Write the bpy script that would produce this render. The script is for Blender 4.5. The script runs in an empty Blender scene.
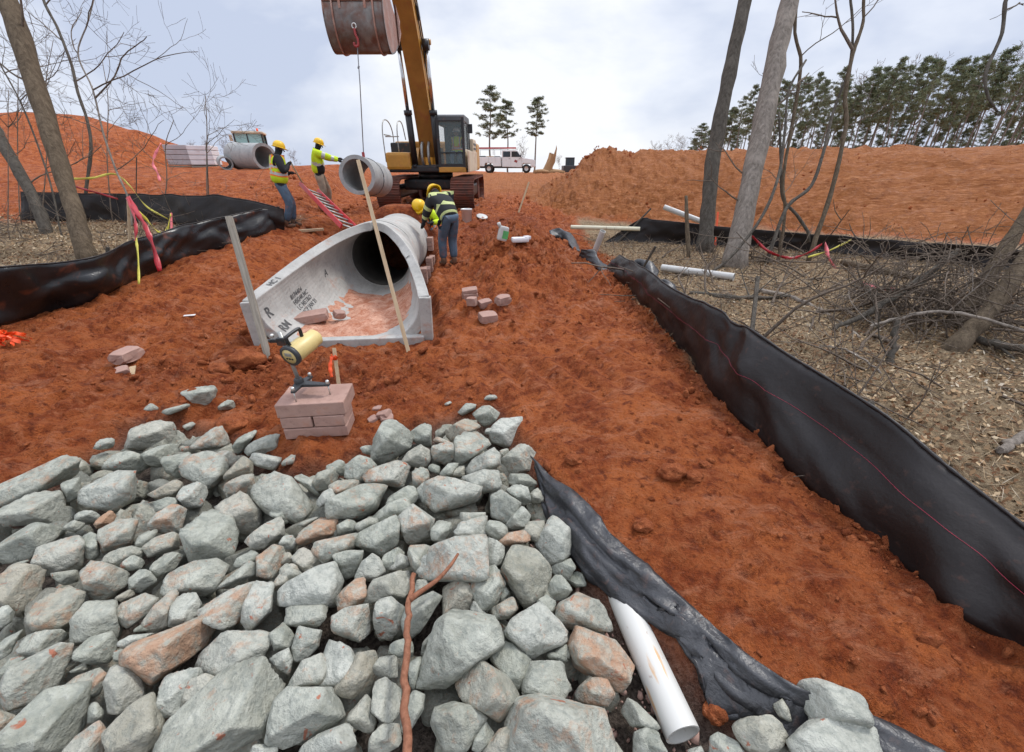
import bpy, bmesh, math, random
import numpy as np
from mathutils import Vector, Matrix, Euler
random.seed(7); RNG = np.random.default_rng(11)
scene = bpy.context.scene
COL = scene.collection
rad = math.radians

# ------------------------------------------------------------------ camera
CAM = np.array([0.0, 0.0, 1.6]); PITCH = rad(27.0); FPX = 400.0; CX, CY = 512.0, 376.0
cP, sP = math.cos(PITCH), math.sin(PITCH)
cd = bpy.data.cameras.new('camera'); cam = bpy.data.objects.new('camera', cd); COL.objects.link(cam)
cam.location = CAM; cam.rotation_euler = (rad(90) - PITCH, 0, 0)
cd.sensor_width = 36.0; cd.lens = FPX / 1024.0 * 36.0; cd.clip_start = 0.03; cd.clip_end = 3000
scene.camera = cam

def ray(u, v):
    a, b = (u - CX) / FPX, (v - CY) / FPX
    return np.array([a, cP - b * sP, -sP - b * cP])
def at(u, v, depth):                       # the real point seen at a pixel, this far along the lens axis
    return CAM + ray(u, v) * depth
def at_z(u, v, z):
    r = ray(u, v); return CAM + r * ((z - CAM[2]) / r[2])
def at_y(u, v, y):
    r = ray(u, v); return CAM + r * (y / r[1])

# ------------------------------------------------------------------ noise
def _h(ix, iy, iz, seed):
    h = (ix.astype(np.int64) * 374761393 + iy.astype(np.int64) * 668265263 + iz.astype(np.int64) * 2147483647 + seed * 1274126177) & 0xffffffff
    h = ((h ^ (h >> 13)) * 1274126177) & 0xffffffff
    h = ((h ^ (h >> 16)) * 2246822519) & 0xffffffff
    return ((h ^ (h >> 15)) & 0xffffff) / float(0xffffff) * 2 - 1
def vnoise(x, y, z, seed=0):
    x = np.asarray(x, float); y = np.asarray(y, float) + 0 * x; z = np.asarray(z, float) + 0 * x
    xi, yi, zi = np.floor(x), np.floor(y), np.floor(z)
    fx, fy, fz = x - xi, y - yi, z - zi
    fx = fx * fx * fx * (fx * (fx * 6 - 15) + 10); fy = fy * fy * fy * (fy * (fy * 6 - 15) + 10); fz = fz * fz * fz * (fz * (fz * 6 - 15) + 10)
    r = 0
    for dx in (0, 1):
        for dy in (0, 1):
            for dz in (0, 1):
                w = (fx if dx else 1 - fx) * (fy if dy else 1 - fy) * (fz if dz else 1 - fz)
                r = r + w * _h(xi + dx, yi + dy, zi + dz, seed)
    return r
def fbm(x, y, z=0.0, f=1.0, octv=4, seed=0, gain=0.5):
    x = np.asarray(x, float); r = 0 * x; a = 1.0; c, s = math.cos(.6), math.sin(.6)
    xx, yy, zz = x * f, np.asarray(y, float) * f + 0 * x, np.asarray(z, float) * f + 0 * x
    for o in range(octv):
        r = r + a * vnoise(xx + 17.3 * o, yy - 9.1 * o, zz + 3.7 * o, seed + o)
        xx, yy = (xx * c - yy * s) * 2.03, (xx * s + yy * c) * 2.03; zz = zz * 2.03; a *= gain
    return r
def sstep(a, b, x):
    t = np.clip((np.asarray(x, float) - a) / (b - a), 0, 1); return t * t * (3 - 2 * t)

# ------------------------------------------------------------------ mesh helpers
def link(name, me, m=None, parent=None):
    o = bpy.data.objects.new(name, me); COL.objects.link(o)
    if m is not None:
        for q in (m if isinstance(m, (list, tuple)) else [m]): me.materials.append(q)
    if parent is not None: o.parent = parent
    return o
def mesh_np(name, V, F, m=None, parent=None, smooth=True, mi=None):
    V = np.asarray(V, np.float32).reshape(-1, 3); me = bpy.data.meshes.new(name)
    F = np.asarray(F, np.int32); n, k = F.shape
    me.vertices.add(len(V)); me.vertices.foreach_set('co', V.ravel())
    me.loops.add(n * k); me.loops.foreach_set('vertex_index', F.ravel())
    me.polygons.add(n); me.polygons.foreach_set('loop_start', np.arange(0, n * k, k, dtype=np.int32))
    me.polygons.foreach_set('use_smooth', np.full(n, smooth, bool))
    if mi is not None: me.polygons.foreach_set('material_index', np.asarray(mi, np.int32))
    me.update(calc_edges=True); me.validate()
    return link(name, me, m, parent)
def empty(name, loc=(0, 0, 0), rz=0.0):
    o = bpy.data.objects.new(name, None); COL.objects.link(o); o.empty_display_size = .2
    o.location = loc; o.rotation_euler = (0, 0, rz); return o
def tag(o, label, cat, group=None, kind=None):
    if label: o['label'] = label
    if cat: o['category'] = cat
    if group: o['group'] = group
    if kind: o['kind'] = kind
    return o
def thing(name, label, cat, loc=(0, 0, 0), rz=0.0, group=None):
    return tag(empty(name, loc, rz), label, cat, group)
def dup(root, loc=None, rot=None, sc=None):
    r = root.copy(); COL.objects.link(r)
    if loc is not None: r.location = loc
    if rot is not None: r.rotation_euler = rot
    if sc is not None: r.scale = sc
    for ch in list(root.children):
        c = ch.copy(); COL.objects.link(c); c.parent = r
        for g in list(ch.children):
            d = g.copy(); COL.objects.link(d); d.parent = c
    return r

class MB:
    """collects shapes into one mesh"""
    def __init__(s): s.V = []; s.F = []; s.M = []; s.S = []
    def add(s, V, F, mi=0, smooth=False):
        o = len(s.V); s.V.extend([tuple(map(float, v)) for v in V])
        for f in F: s.F.append(tuple(int(i) + o for i in f)); s.M.append(mi); s.S.append(smooth)
        return s
    def box(s, c, d, R=None, mi=0, bev=0.0):
        bm = bmesh.new(); bmesh.ops.create_cube(bm, size=1.0)
        for v in bm.verts: v.co = Vector((v.co.x * d[0], v.co.y * d[1], v.co.z * d[2]))
        if bev > 0: bmesh.ops.bevel(bm, geom=bm.edges[:], offset=min(bev, min(d) * .45), segments=2, affect='EDGES', profile=.6)
        M = Matrix.Translation(Vector(c)) @ (R.to_4x4() if R is not None else Matrix.Identity(4))
        bm.transform(M); bm.verts.ensure_lookup_table()
        s.add([v.co[:] for v in bm.verts], [[v.index for v in f.verts] for f in bm.faces], mi); bm.free(); return s
    def tube(s, pts, rs, n=10, mi=0, cap=True, smooth=True):
        P = [np.array(p, float) for p in pts]; k = len(P)
        rs = [rs] * k if np.isscalar(rs) else list(rs)
        V = []; up = None
        for i in range(k):
            t = P[min(i + 1, k - 1)] - P[max(i - 1, 0)]; t = t / (np.linalg.norm(t) + 1e-9)
            if up is None:
                up = np.array([0, 0, 1.0]) if abs(t[2]) < .9 else np.array([1.0, 0, 0])
            a = np.cross(up, t); a /= np.linalg.norm(a) + 1e-9; b = np.cross(t, a); up = b
            for j in range(n):
                q = 2 * math.pi * j / n; V.append(P[i] + rs[i] * (math.cos(q) * a + math.sin(q) * b))
        F = [[i * n + j, i * n + (j + 1) % n, (i + 1) * n + (j + 1) % n, (i + 1) * n + j] for i in range(k - 1) for j in range(n)]
        s.add(V, F, mi, smooth)
        if cap:
            s.add(V[:n], [list(range(n))[::-1]], mi); s.add(V[-n:], [list(range(n))], mi)
        return s
    def cyl(s, a, b, r, n=16, mi=0, r2=None): return s.tube([a, b], [r, r if r2 is None else r2], n, mi)
    def prism(s, poly, axis, d0, d1, mi=0):
        """poly: 2D outline, extruded along axis ('x','y','z') from d0 to d1"""
        def P(p, d): return {'x': (d, p[0], p[1]), 'y': (p[0], d, p[1]), 'z': (p[0], p[1], d)}[axis]
        n = len(poly); V = [P(p, d0) for p in poly] + [P(p, d1) for p in poly]
        F = [list(range(n)), list(range(2 * n - 1, n - 1, -1))] + [[i, i + n, (i + 1) % n + n, (i + 1) % n] for i in range(n)]
        return s.add(V, F, mi)
    def lathe(s, prof, n=20, M=None, mi=0, smooth=True):
        V = []
        for r, z in prof:
            for j in range(n):
                q = 2 * math.pi * j / n; p = Vector((r * math.cos(q), r * math.sin(q), z)); V.append((M @ p if M is not None else p)[:])
        k = len(prof); F = [[i * n + j, i * n + (j + 1) % n, (i + 1) * n + (j + 1) % n, (i + 1) * n + j] for i in range(k - 1) for j in range(n)]
        return s.add(V, F, mi, smooth)
    def ball(s, c, r, n=12, mi=0):
        r = (r, r, r) if np.isscalar(r) else r
        V = []; F = []; m = n // 2 + 1
        for i in range(m + 1):
            th = math.pi * i / m
            for j in range(n):
                ph = 2 * math.pi * j / n
                V.append((c[0] + r[0] * math.sin(th) * math.cos(ph), c[1] + r[1] * math.sin(th) * math.sin(ph), c[2] + r[2] * math.cos(th)))
        for i in range(m):
            for j in range(n): F.append([i * n + j, (i + 1) * n + j, (i + 1) * n + (j + 1) % n, i * n + (j + 1) % n])
        return s.add(V, F, mi, True)
    def build(s, name, m, parent=None, fix=True, bevel=0.0):
        me = bpy.data.meshes.new(name); me.from_pydata(s.V, [], s.F)
        me.polygons.foreach_set('material_index', s.M); me.polygons.foreach_set('use_smooth', s.S)
        if fix:
            bm = bmesh.new(); bm.from_mesh(me); bmesh.ops.remove_doubles(bm, verts=bm.verts, dist=1e-5)
            bmesh.ops.recalc_face_normals(bm, faces=bm.faces); bm.to_mesh(me); bm.free()
        me.update(); o = link(name, me, m, parent)
        if bevel > 0:
            b = o.modifiers.new('Bevel', 'BEVEL'); b.width = bevel; b.segments = 2; b.limit_method = 'ANGLE'; b.angle_limit = rad(40)
        return o
def RX(a): return Matrix.Rotation(a, 3, 'X')
def RY(a): return Matrix.Rotation(a, 3, 'Y')
def RZ(a): return Matrix.Rotation(a, 3, 'Z')
def frame_to(d, up=(0, 0, 1)):
    """3x3 whose local Z runs along d"""
    z = Vector(d).normalized(); u = Vector(up)
    if abs(z.dot(u)) > .98: u = Vector((1, 0, 0))
    x = u.cross(z).normalized(); y = z.cross(x); return Matrix((x, y, z)).transposed()
def spline(pts, n):
    """Catmull-Rom through pts, n samples per span"""
    P = [np.array(p, float) for p in pts]; P = [2 * P[0] - P[1]] + P + [2 * P[-1] - P[-2]]; out = []
    for i in range(1, len(P) - 2):
        for k in range(n):
            t = k / n; a, b, c, d = P[i - 1], P[i], P[i + 1], P[i + 2]
            out.append(.5 * (2 * b + (c - a) * t + (2 * a - 5 * b + 4 * c - d) * t * t + (3 * b - a - 3 * c + d) * t ** 3))
    out.append(P[-2]); return out

# ------------------------------------------------------------------ materials
class NT:
    def __init__(s, name):
        s.m = bpy.data.materials.new(name); s.m.use_nodes = True; s.t = s.m.node_tree; s.t.nodes.clear()
        s.out = s.n('ShaderNodeOutputMaterial'); s.b = s.n('ShaderNodeBsdfPrincipled'); s.l(s.b.outputs[0], s.out.inputs[0])
    def n(s, t, **k):
        x = s.t.nodes.new(t)
        for a, v in k.items(): setattr(x, a, v)
        return x
    def l(s, a, b): s.t.links.new(a, b)
    def put(s, sock, v):
        if hasattr(v, 'is_output') or isinstance(v, bpy.types.NodeSocket): s.l(v, sock)
        else: sock.default_value = v
    def obj(s): return s.n('ShaderNodeTexCoord').outputs['Object']
    def pos(s): return s.n('ShaderNodeNewGeometry').outputs['Position']
    def noise(s, vec, scale, detail=4, rough=.55, dist=0.0):
        x = s.n('ShaderNodeTexNoise'); s.l(vec, x.inputs['Vector']); x.inputs['Scale'].default_value = scale
        x.inputs['Detail'].default_value = detail; x.inputs['Roughness'].default_value = rough; x.inputs['Distortion'].default_value = dist
        return x.outputs['Fac']
    def vor(s, vec, scale, feature='F1', out='Distance', rnd=1.0):
        x = s.n('ShaderNodeTexVoronoi', feature=feature); s.l(vec, x.inputs['Vector']); x.inputs['Scale'].default_value = scale; x.inputs['Randomness'].default_value = rnd
        return x.outputs[out]
    def ramp(s, fac, stops, interp='LINEAR'):
        x = s.n('ShaderNodeValToRGB'); s.l(fac, x.inputs[0]); e = x.color_ramp.elements; x.color_ramp.interpolation = interp
        while len(e) < len(stops): e.new(.5)
        for q, (p, c) in zip(e, stops):
            q.position = p; q.color = (c, c, c, 1) if np.isscalar(c) else (*c, 1)
        return x.outputs[0]
    def mix(s, fac, a, b, mode='MIX'):
        x = s.n('ShaderNodeMix', data_type='RGBA', blend_type=mode); s.put(x.inputs[0], fac)
        for q, v in ((6, a), (7, b)):
            if isinstance(v, bpy.types.NodeSocket): s.l(v, x.inputs[q])
            else: x.inputs[q].default_value = (*v, 1)
        return x.outputs[2]
    def math(s, op, a, b=0.0, clamp=False):
        x = s.n('ShaderNodeMath', operation=op, use_clamp=clamp)
        for q, v in ((0, a), (1, b)): s.put(x.inputs[q], v)
        return x.outputs[0]
    def bump(s, h, strength=.5, dist=.02, nrm=None):
        x = s.n('ShaderNodeBump'); x.inputs['Strength'].default_value = strength; x.inputs['Distance'].default_value = dist
        s.l(h, x.inputs['Height'])
        if nrm is not None: s.l(nrm, x.inputs['Normal'])
        s.l(x.outputs[0], s.b.inputs['Normal']); return x.outputs[0]
    def scaled(s, vec, sc):
        x = s.n('ShaderNodeMapping'); s.l(vec, x.inputs[0]); x.inputs['Scale'].default_value = sc; return x.outputs[0]
    def fin(s, col=None, rough=.6, metal=0.0, spec=None, **kw):
        if col is not None:
            if isinstance(col, bpy.types.NodeSocket): s.l(col, s.b.inputs['Base Color'])
            else: s.b.inputs['Base Color'].default_value = (*col, 1)
        s.put(s.b.inputs['Roughness'], rough); s.b.inputs['Metallic'].default_value = metal
        if spec is not None: s.b.inputs['Specular IOR Level'].default_value = spec
        for k, v in kw.items(): s.put(s.b.inputs[k.replace('_', ' ')], v)
        return s.m

def mat_plain(name, col, rough=.6, metal=0.0, var=.25, scale=8, bump=.15, dirt=0.0, bscale=40, spec=None, dirtcol=(.30, .085, .035)):
    t = NT(name); o = t.obj(); n1 = t.noise(o, scale, 5, .6); n2 = t.noise(o, bscale, 4, .6)
    c = t.mix(t.ramp(n1, [(.3, 0.0), (.7, 1.0)]), tuple(x * (1 - var) for x in col), tuple(min(1, x * (1 + var * .7)) for x in col))
    if dirt > 0:
        d = t.noise(o, scale * .6 + 1.3, 6, .65, .4)
        c = t.mix(t.ramp(d, [(.62 - .35 * dirt, 0.0), (.80 - .25 * dirt, min(1, .5 + dirt * .5))]), c, dirtcol)
    t.bump(n2, bump, .01)
    r = t.math('ADD', t.math('MULTIPLY', n1, .25), rough - .12, True)
    return t.fin(c, r, metal, spec)

def mat_rock():
    t = NT('riprap_stone'); o = t.obj(); info = t.n('ShaderNodeObjectInfo'); sep = t.n('ShaderNodeSeparateColor'); t.l(info.outputs['Color'], sep.inputs[0])
    stain, tan, lite = sep.outputs[0], sep.outputs[1], sep.outputs[2]
    off = t.n('ShaderNodeVectorMath', operation='ADD'); t.l(o, off.inputs[0])
    cmb = t.n('ShaderNodeCombineXYZ'); r9 = t.math('MULTIPLY', info.outputs['Random'], 37.0)
    for i in range(3): t.l(r9, cmb.inputs[i])
    t.l(cmb.outputs[0], off.inputs[1]); p = off.outputs[0]
    n1 = t.noise(p, 9, 6, .62, .3); n2 = t.noise(p, 38, 5, .65); n3 = t.noise(p, 140, 3, .6)
    base = t.mix(t.ramp(n1, [(.32, 0.0), (.68, 1.0)]), (.21, .217, .175), (.43, .437, .372))
    base = t.mix(tan, base, t.mix(n1, (.25, .22, .16), (.43, .38, .295)))
    base = t.mix(t.math('MULTIPLY', lite, .6), base, (.55, .55, .50))
    base = t.mix(t.ramp(n2, [(.38, .5), (.50, 0.0)]), base, t.mix(.5, base, (.10, .12, .11)))       # dark mineral flecks
    base = t.mix(t.ramp(n2, [(.58, 0.0), (.74, .32)]), base, (.60, .60, .55))                        # pale crust
    # veins along the foliation
    w = t.n('ShaderNodeTexWave', wave_type='BANDS', bands_direction='DIAGONAL'); t.l(p, w.inputs['Vector']); w.inputs['Scale'].default_value = 6; w.inputs['Distortion'].default_value = 9; w.inputs['Detail'].default_value = 4; w.inputs['Detail Scale'].default_value = 2.2
    base = t.mix(t.ramp(w.outputs['Fac'], [(.0, .35), (.25, 0.0)]), base, (.17, .19, .17))
    s1 = t.noise(p, 5.5, 7, .7, .8); s2 = t.noise(p, 22, 5, .65, .5)
    thr = t.math('SUBTRACT', .615, t.math('MULTIPLY', stain, .22))
    q = t.math('SUBTRACT', t.math('ADD', t.math('MULTIPLY', s1, .5), t.math('MULTIPLY', s2, .5)), thr)
    mk = t.math('MULTIPLY', t.math('MULTIPLY', q, 8.0, True), .7)
    rust = t.mix(n2, (.33, .125, .05), (.50, .30, .18))
    base = t.mix(mk, base, rust)
    s3 = t.noise(p, 13, 4, .6, 1.0)                                                                   # red mud dabs
    base = t.mix(t.ramp(s3, [(.66, 0.0), (.70, .85)]), base, (.36, .105, .05))
    hh = t.math('ADD', t.math('MULTIPLY', n1, 1.2), t.math('ADD', t.math('MULTIPLY', n2, .7), t.math('MULTIPLY', n3, .22)))
    hh = t.math('ADD', hh, t.math('MULTIPLY', w.outputs['Fac'], .12))
    t.bump(hh, .85, .024)
    return t.fin(base, .82, 0, .3)

def mat_ground():
    t = NT('site_ground'); p = t.pos(); a = t.n('ShaderNodeVertexColor', layer_name='zone'); sep = t.n('ShaderNodeSeparateColor'); t.l(a.outputs['Color'], sep.inputs[0])
    litter, bank, wet = sep.outputs[0], sep.outputs[1], sep.outputs[2]
    n0 = t.noise(p, .8, 5, .6, .3); n1 = t.noise(p, 3.1, 6, .65, .4); n2 = t.noise(p, 13, 6, .65); n3 = t.noise(p, 60, 5, .65); n4 = t.noise(p, 220, 3, .6)
    c = t.mix(t.ramp(n1, [(.40, 0.0), (.60, 1.0)]), (.26, .055, .0145), (.47, .128, .035))
    c = t.mix(t.ramp(n2, [(.48, 0.0), (.68, .8)]), c, (.45, .145, .055))
    c = t.mix(t.ramp(n2, [(.34, .95), (.47, 0.0)]), c, (.15, .032, .012))
    smear = t.noise(t.scaled(p, (1.0, 2.0, 1.0)), 2.6, 8, .74, .8)
    c = t.mix(t.ramp(smear, [(.53, 0.0), (.64, .72)]), c, (.52, .200, .100))
    c = t.mix(t.ramp(n3, [(.35, .5), (.46, 0.0)]), c, (.12, .027, .011))
    c = t.mix(t.ramp(n3, [(.58, 0.0), (.72, .4)]), c, (.50, .20, .10))
    bc = t.mix(t.ramp(n1, [(.3, 0.0), (.7, 1.0)]), (.265, .086, .026), (.40, .150, .052))
    bs = t.noise(t.scaled(p, (.6, 2.2, 6.0)), 4.5, 7, .75, .3)
    bc = t.mix(t.ramp(bs, [(.53, 0.0), (.64, .8)]), bc, (.54, .245, .115))
    bc = t.mix(t.ramp(bs, [(.34, .85), (.47, 0.0)]), bc, (.17, .048, .015))
    c = t.mix(bank, c, bc)
    c = t.mix(t.math('MULTIPLY', wet, .75), c, t.mix(n2, (.085, .020, .011), (.19, .040, .022)))
    l1 = t.noise(p, 21, 6, .7, .5); l2 = t.vor(p, 34, out='Color')
    lc = t.mix(t.ramp(l1, [(.3, 0.0), (.7, 1.0)]), (.12, .076, .042), (.46, .345, .215))
    sp = t.n('ShaderNodeSeparateColor'); t.l(l2, sp.inputs[0])
    lc = t.mix(t.ramp(sp.outputs[0], [(.55, 0.0), (.95, .8)]), lc, (.37, .26, .15))
    lc = t.mix(t.ramp(sp.outputs[1], [(.70, 0.0), (1.0, .7)]), lc, (.16, .068, .030))
    c = t.mix(litter, c, lc)
    c = t.mix(t.math('SUBTRACT', 1.0, a.outputs['Alpha']), c, t.mix(t.ramp(n3, [(.35, 0.0), (.62, 1.0)]), (.045, .034, .028), (.17, .135, .11)))
    h = t.math('ADD', t.math('MULTIPLY', n2, 1.6), t.math('ADD', t.math('MULTIPLY', n3, .9), t.math('MULTIPLY', n4, .3)))
    t.bump(h, 1.0, .05)
    return t.fin(c, t.math('SUBTRACT', .86, t.math('MULTIPLY', t.ramp(smear, [(.50, 0.0), (.66, 1.0)]), .40)), 0, .16)

def mat_sheet():
    t = NT('black_sheeting'); o = t.obj(); n1 = t.noise(o, 3, 5, .6, .4); n2 = t.noise(o, 14, 5, .6); n3 = t.noise(o, 90, 2, .5)
    c = t.mix(n1, (.009, .0068, .0064), (.022, .0165, .0155))
    c = t.mix(t.ramp(n2, [(.60, 0.0), (.80, .35)]), c, (.16, .065, .04))
    h = t.math('ADD', n1, t.math('ADD', t.math('MULTIPLY', n2, .35), t.math('MULTIPLY', n3, .05)))
    t.bump(h, .35, .03)
    return t.fin(c, t.math('ADD', t.math('MULTIPLY', n2, .25), .32), 0, .34)

def mat_bark(name, a, b, scale=1.0):
    t = NT(name); o = t.obj(); s = t.scaled(o, (14 * scale, 14 * scale, 2.2 * scale)); n1 = t.noise(s, 1.6, 6, .7, .6); n2 = t.noise(o, 2.2, 4, .6); n3 = t.noise(o, 40, 4, .6)
    c = t.mix(t.ramp(n1, [(.33, 0.0), (.66, 1.0)]), a, b)
    c = t.mix(t.ramp(n2, [(.52, 0.0), (.72, .45)]), c, tuple(x * 1.5 for x in b))
    t.bump(t.math('ADD', n1, t.math('MULTIPLY', n3, .3)), .9, .03)
    return t.fin(c, .9, 0, .15)

def mat_wood(name, a, b):
    t = NT(name); o = t.obj(); s = t.scaled(o, (40, 40, 2.5)); n1 = t.noise(s, 1.5, 5, .65, .3); n2 = t.noise(o, 9, 5, .65)
    c = t.mix(t.ramp(n1, [(.3, 0.0), (.7, 1.0)]), a, b)
    c = t.mix(t.ramp(n2, [(.60, 0.0), (.78, .6)]), c, (.20, .085, .045))
    t.bump(n1, .5, .006); return t.fin(c, .8, 0, .2)

def mat_concrete(name, a, b, dirt=.4):
    t = NT(name); o = t.obj(); n1 = t.noise(o, 2.6, 6, .65, .3); n2 = t.noise(o, 26, 6, .65); n3 = t.vor(o, 70)
    c = t.mix(t.ramp(n1, [(.3, 0.0), (.7, 1.0)]), a, b)
    c = t.mix(t.ramp(n2, [(.3, .4), (.48, 0.0)]), c, tuple(x * .6 for x in a))
    d = t.noise(o, 3.7, 7, .72, .6)
    c = t.mix(t.ramp(d, [(.68 - .2 * dirt, 0.0), (.86 - .2 * dirt, .7)]), c, (.40, .17, .095))
    pit = t.ramp(n3, [(.05, 0.0), (.16, 1.0)])
    t.bump(t.math('ADD', n2, t.math('MULTIPLY', pit, .25)), .35, .012); return t.fin(c, .85, 0, .25)

M = {}

def mat_loose():
    t = NT('grey_black_plastic'); o = t.obj(); n1 = t.noise(o, 4, 5, .6, .4); n2 = t.noise(o, 22, 5, .6, .6)
    c = t.mix(n1, (.018, .018, .020), (.045, .045, .049)); c = t.mix(t.ramp(n2, [(.58, 0.0), (.78, .4)]), c, (.20, .10, .07)); t.bump(t.math('ADD', n1, t.math('MULTIPLY', n2, .5)), .55, .03)
    return t.fin(c, t.math('ADD', t.math('MULTIPLY', n2, .25), .24), 0, .55)
M['loose'] = mat_loose(); M['rock'] = mat_rock(); M['ground'] = mat_ground(); M['sheet'] = mat_sheet()
M['concrete'] = mat_concrete('precast_concrete', (.31, .30, .28), (.47, .455, .425), .55)
M['concrete2'] = mat_concrete('grey_pipe_concrete', (.27, .275, .27), (.40, .40, .39), .25)
M['brick'] = mat_concrete('pinkish_brick', (.30, .180, .145), (.44, .285, .235), .6)
M['barkA'] = mat_bark('dark_bark', (.055, .047, .038), (.135, .118, .098))
M['barkB'] = mat_bark('grey_bark', (.14, .118, .098), (.32, .275, .235))
M['barkC'] = mat_bark('brown_bark', (.075, .055, .037), (.165, .125, .085))
M['twig'] = mat_bark('twig_bark', (.10, .076, .058), (.235, .185, .145), 3)
M['pine_bark'] = mat_bark('pine_bark', (.12, .10, .085), (.26, .225, .195))
M['grey_wood'] = mat_wood('weathered_wood', (.17, .15, .12), (.33, .295, .245))
M['lath'] = mat_wood('new_lath', (.34, .235, .14), (.50, .38, .25))
M['pvc'] = mat_plain('white_plastic_pipe', (.52, .51, .485), .42, 0, .10, 5, .05, .25)
M['pvc_y'] = mat_plain('cream_plastic_pipe', (.66, .62, .46), .45, 0, .1, 5, .05, .2)
M['yellow'] = mat_plain('machine_yellow', (.50, .245, .035), .42, 0, .18, 3, .05, .30)
M['yellow_shaded'] = mat_plain('shaded_boom_yellow', (.33, .155, .030), .5, 0, .2, 3, .05, .25)  # darker copy of machine yellow, the boom's shade painted in
M['cream'] = mat_plain('pale_side_panel', (.60, .50, .36), .5, 0, .15, 3, .05, .35)
M['black'] = mat_plain('black_paint', (.018, .018, .019), .42, 0, .3, 6, .05, .12)
M['blackm'] = mat_plain('black_rubber', (.022, .021, .020), .8, 0, .3, 9, .2, .25)
M['track'] = mat_plain('muddy_track_steel', (.13, .060, .045), .62, .35, .35, 7, .4, .55, dirtcol=(.24, .062, .032))
M['steel'] = mat_plain('worn_steel', (.21, .19, .175), .40, .7, .4, 3.5, .25, .58, dirtcol=(.15, .055, .032))
M['steel_mud'] = mat_plain('muddy_steel', (.40, .25, .20), .5, .45, .3, 5, .3, .6, dirtcol=(.30, .10, .055))
M['chrome'] = mat_plain('polished_rod', (.62, .62, .62), .2, 1, .1, 5, .02)
M['cable'] = mat_plain('steel_cable', (.26, .26, .27), .45, .8, .2, 30, .2)
M['glass'] = NT('cab_glass').fin((.35, .45, .45), .05, 0, .5, Alpha=.16)
M['glass_d'] = NT('dark_window_glass').fin((.03, .04, .045), .06, 0, .5)
M['glass_g'] = NT('green_tint_glass').fin((.28, .45, .44), .08, 0, .5)
M['white'] = mat_plain('white_vehicle_paint', (.78, .78, .77), .32, 0, .05, 2, .02, .12)
M['red'] = mat_plain('red_fibreglass', (.46, .014, .018), .45, 0, .15, 5, .05, .1)
M['hook'] = mat_plain('red_hook_paint', (.34, .045, .045), .5, .1, .3, 12, .2, .3)
M['stitch'] = mat_plain('red_stitching', (.33, .03, .06), .7, 0, .3, 20, .1)
M['tape_r'] = mat_plain('red_tape', (.38, .006, .014), .35, 0, .2, 20, .2)
M['tape_p'] = mat_plain('pink_tape', (.85, .20, .22), .4, 0, .15, 20, .2)
M['tape_y'] = mat_plain('yellow_tape', (.70, .62, .10), .4, 0, .15, 20, .2)
M['tape_o'] = mat_plain('orange_tape', (.90, .10, .02), .4, 0, .15, 20, .2)
M['hivis'] = mat_plain('lime_fabric', (.55, .72, .015), .8, 0, .14, 9, .3, .0)
M['hivis_o'] = mat_plain('orange_trim', (.88, .22, .03), .8, 0, .1, 9, .2)
M['reflect'] = mat_plain('silver_trim', (.50, .51, .50), .45, .2, .1, 20, .1)
M['helmet'] = mat_plain('yellow_helmet', (.80, .48, .008), .35, 0, .06, 5, .02, .05)
M['helmet_w'] = mat_plain('white_helmet', (.75, .75, .74), .35, 0, .05, 5, .02)
M['jeans'] = mat_plain('blue_denim', (.075, .115, .165), .9, 0, .35, 9, .3, .25)
M['khaki'] = mat_plain('khaki_cloth', (.27, .215, .16), .9, 0, .25, 9, .3, .3)
M['darkcloth'] = mat_plain('black_cloth', (.016, .016, .019), .9, 0, .4, 9, .3)
M['skin'] = mat_plain('skin', (.20, .105, .070), .55, 0, .1, 9, .05)
M['boot'] = mat_plain('brown_boot', (.13, .075, .045), .75, 0, .3, 9, .3, .4)
M['lens_y'] = mat_plain('instrument_yellow', (.62, .48, .20), .38, 0, .08, 9, .03, .12)
M['grey_pl'] = mat_plain('grey_metal', (.36, .36, .34), .4, .5, .15, 9, .05, .15)
M['dkgrey'] = mat_plain('dark_grey_casting', (.045, .047, .050), .45, .2, .2, 9, .1, .12)
M['galv'] = mat_plain('galvanised', (.62, .61, .58), .3, .8, .15, 9, .05, .1)
M['ink'] = mat_plain('black_stencil_ink', (.085, .083, .082), .8, 0, .6, 30, .1)
M['branch'] = mat_wood('red_brown_branch', (.16, .062, .034), (.30, .135, .08))
M['wrap'] = mat_plain('wrapped_block', (.42, .39, .40), .6, 0, .15, 2, .2, .15)
M['wrap_w'] = mat_plain('white_wrap', (.72, .69, .70), .45, 0, .1, 2, .2, .1)
M['stump'] = mat_wood('fresh_split_wood', (.26, .15, .075), (.46, .28, .15))
M['litterleaf'] = None
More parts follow.
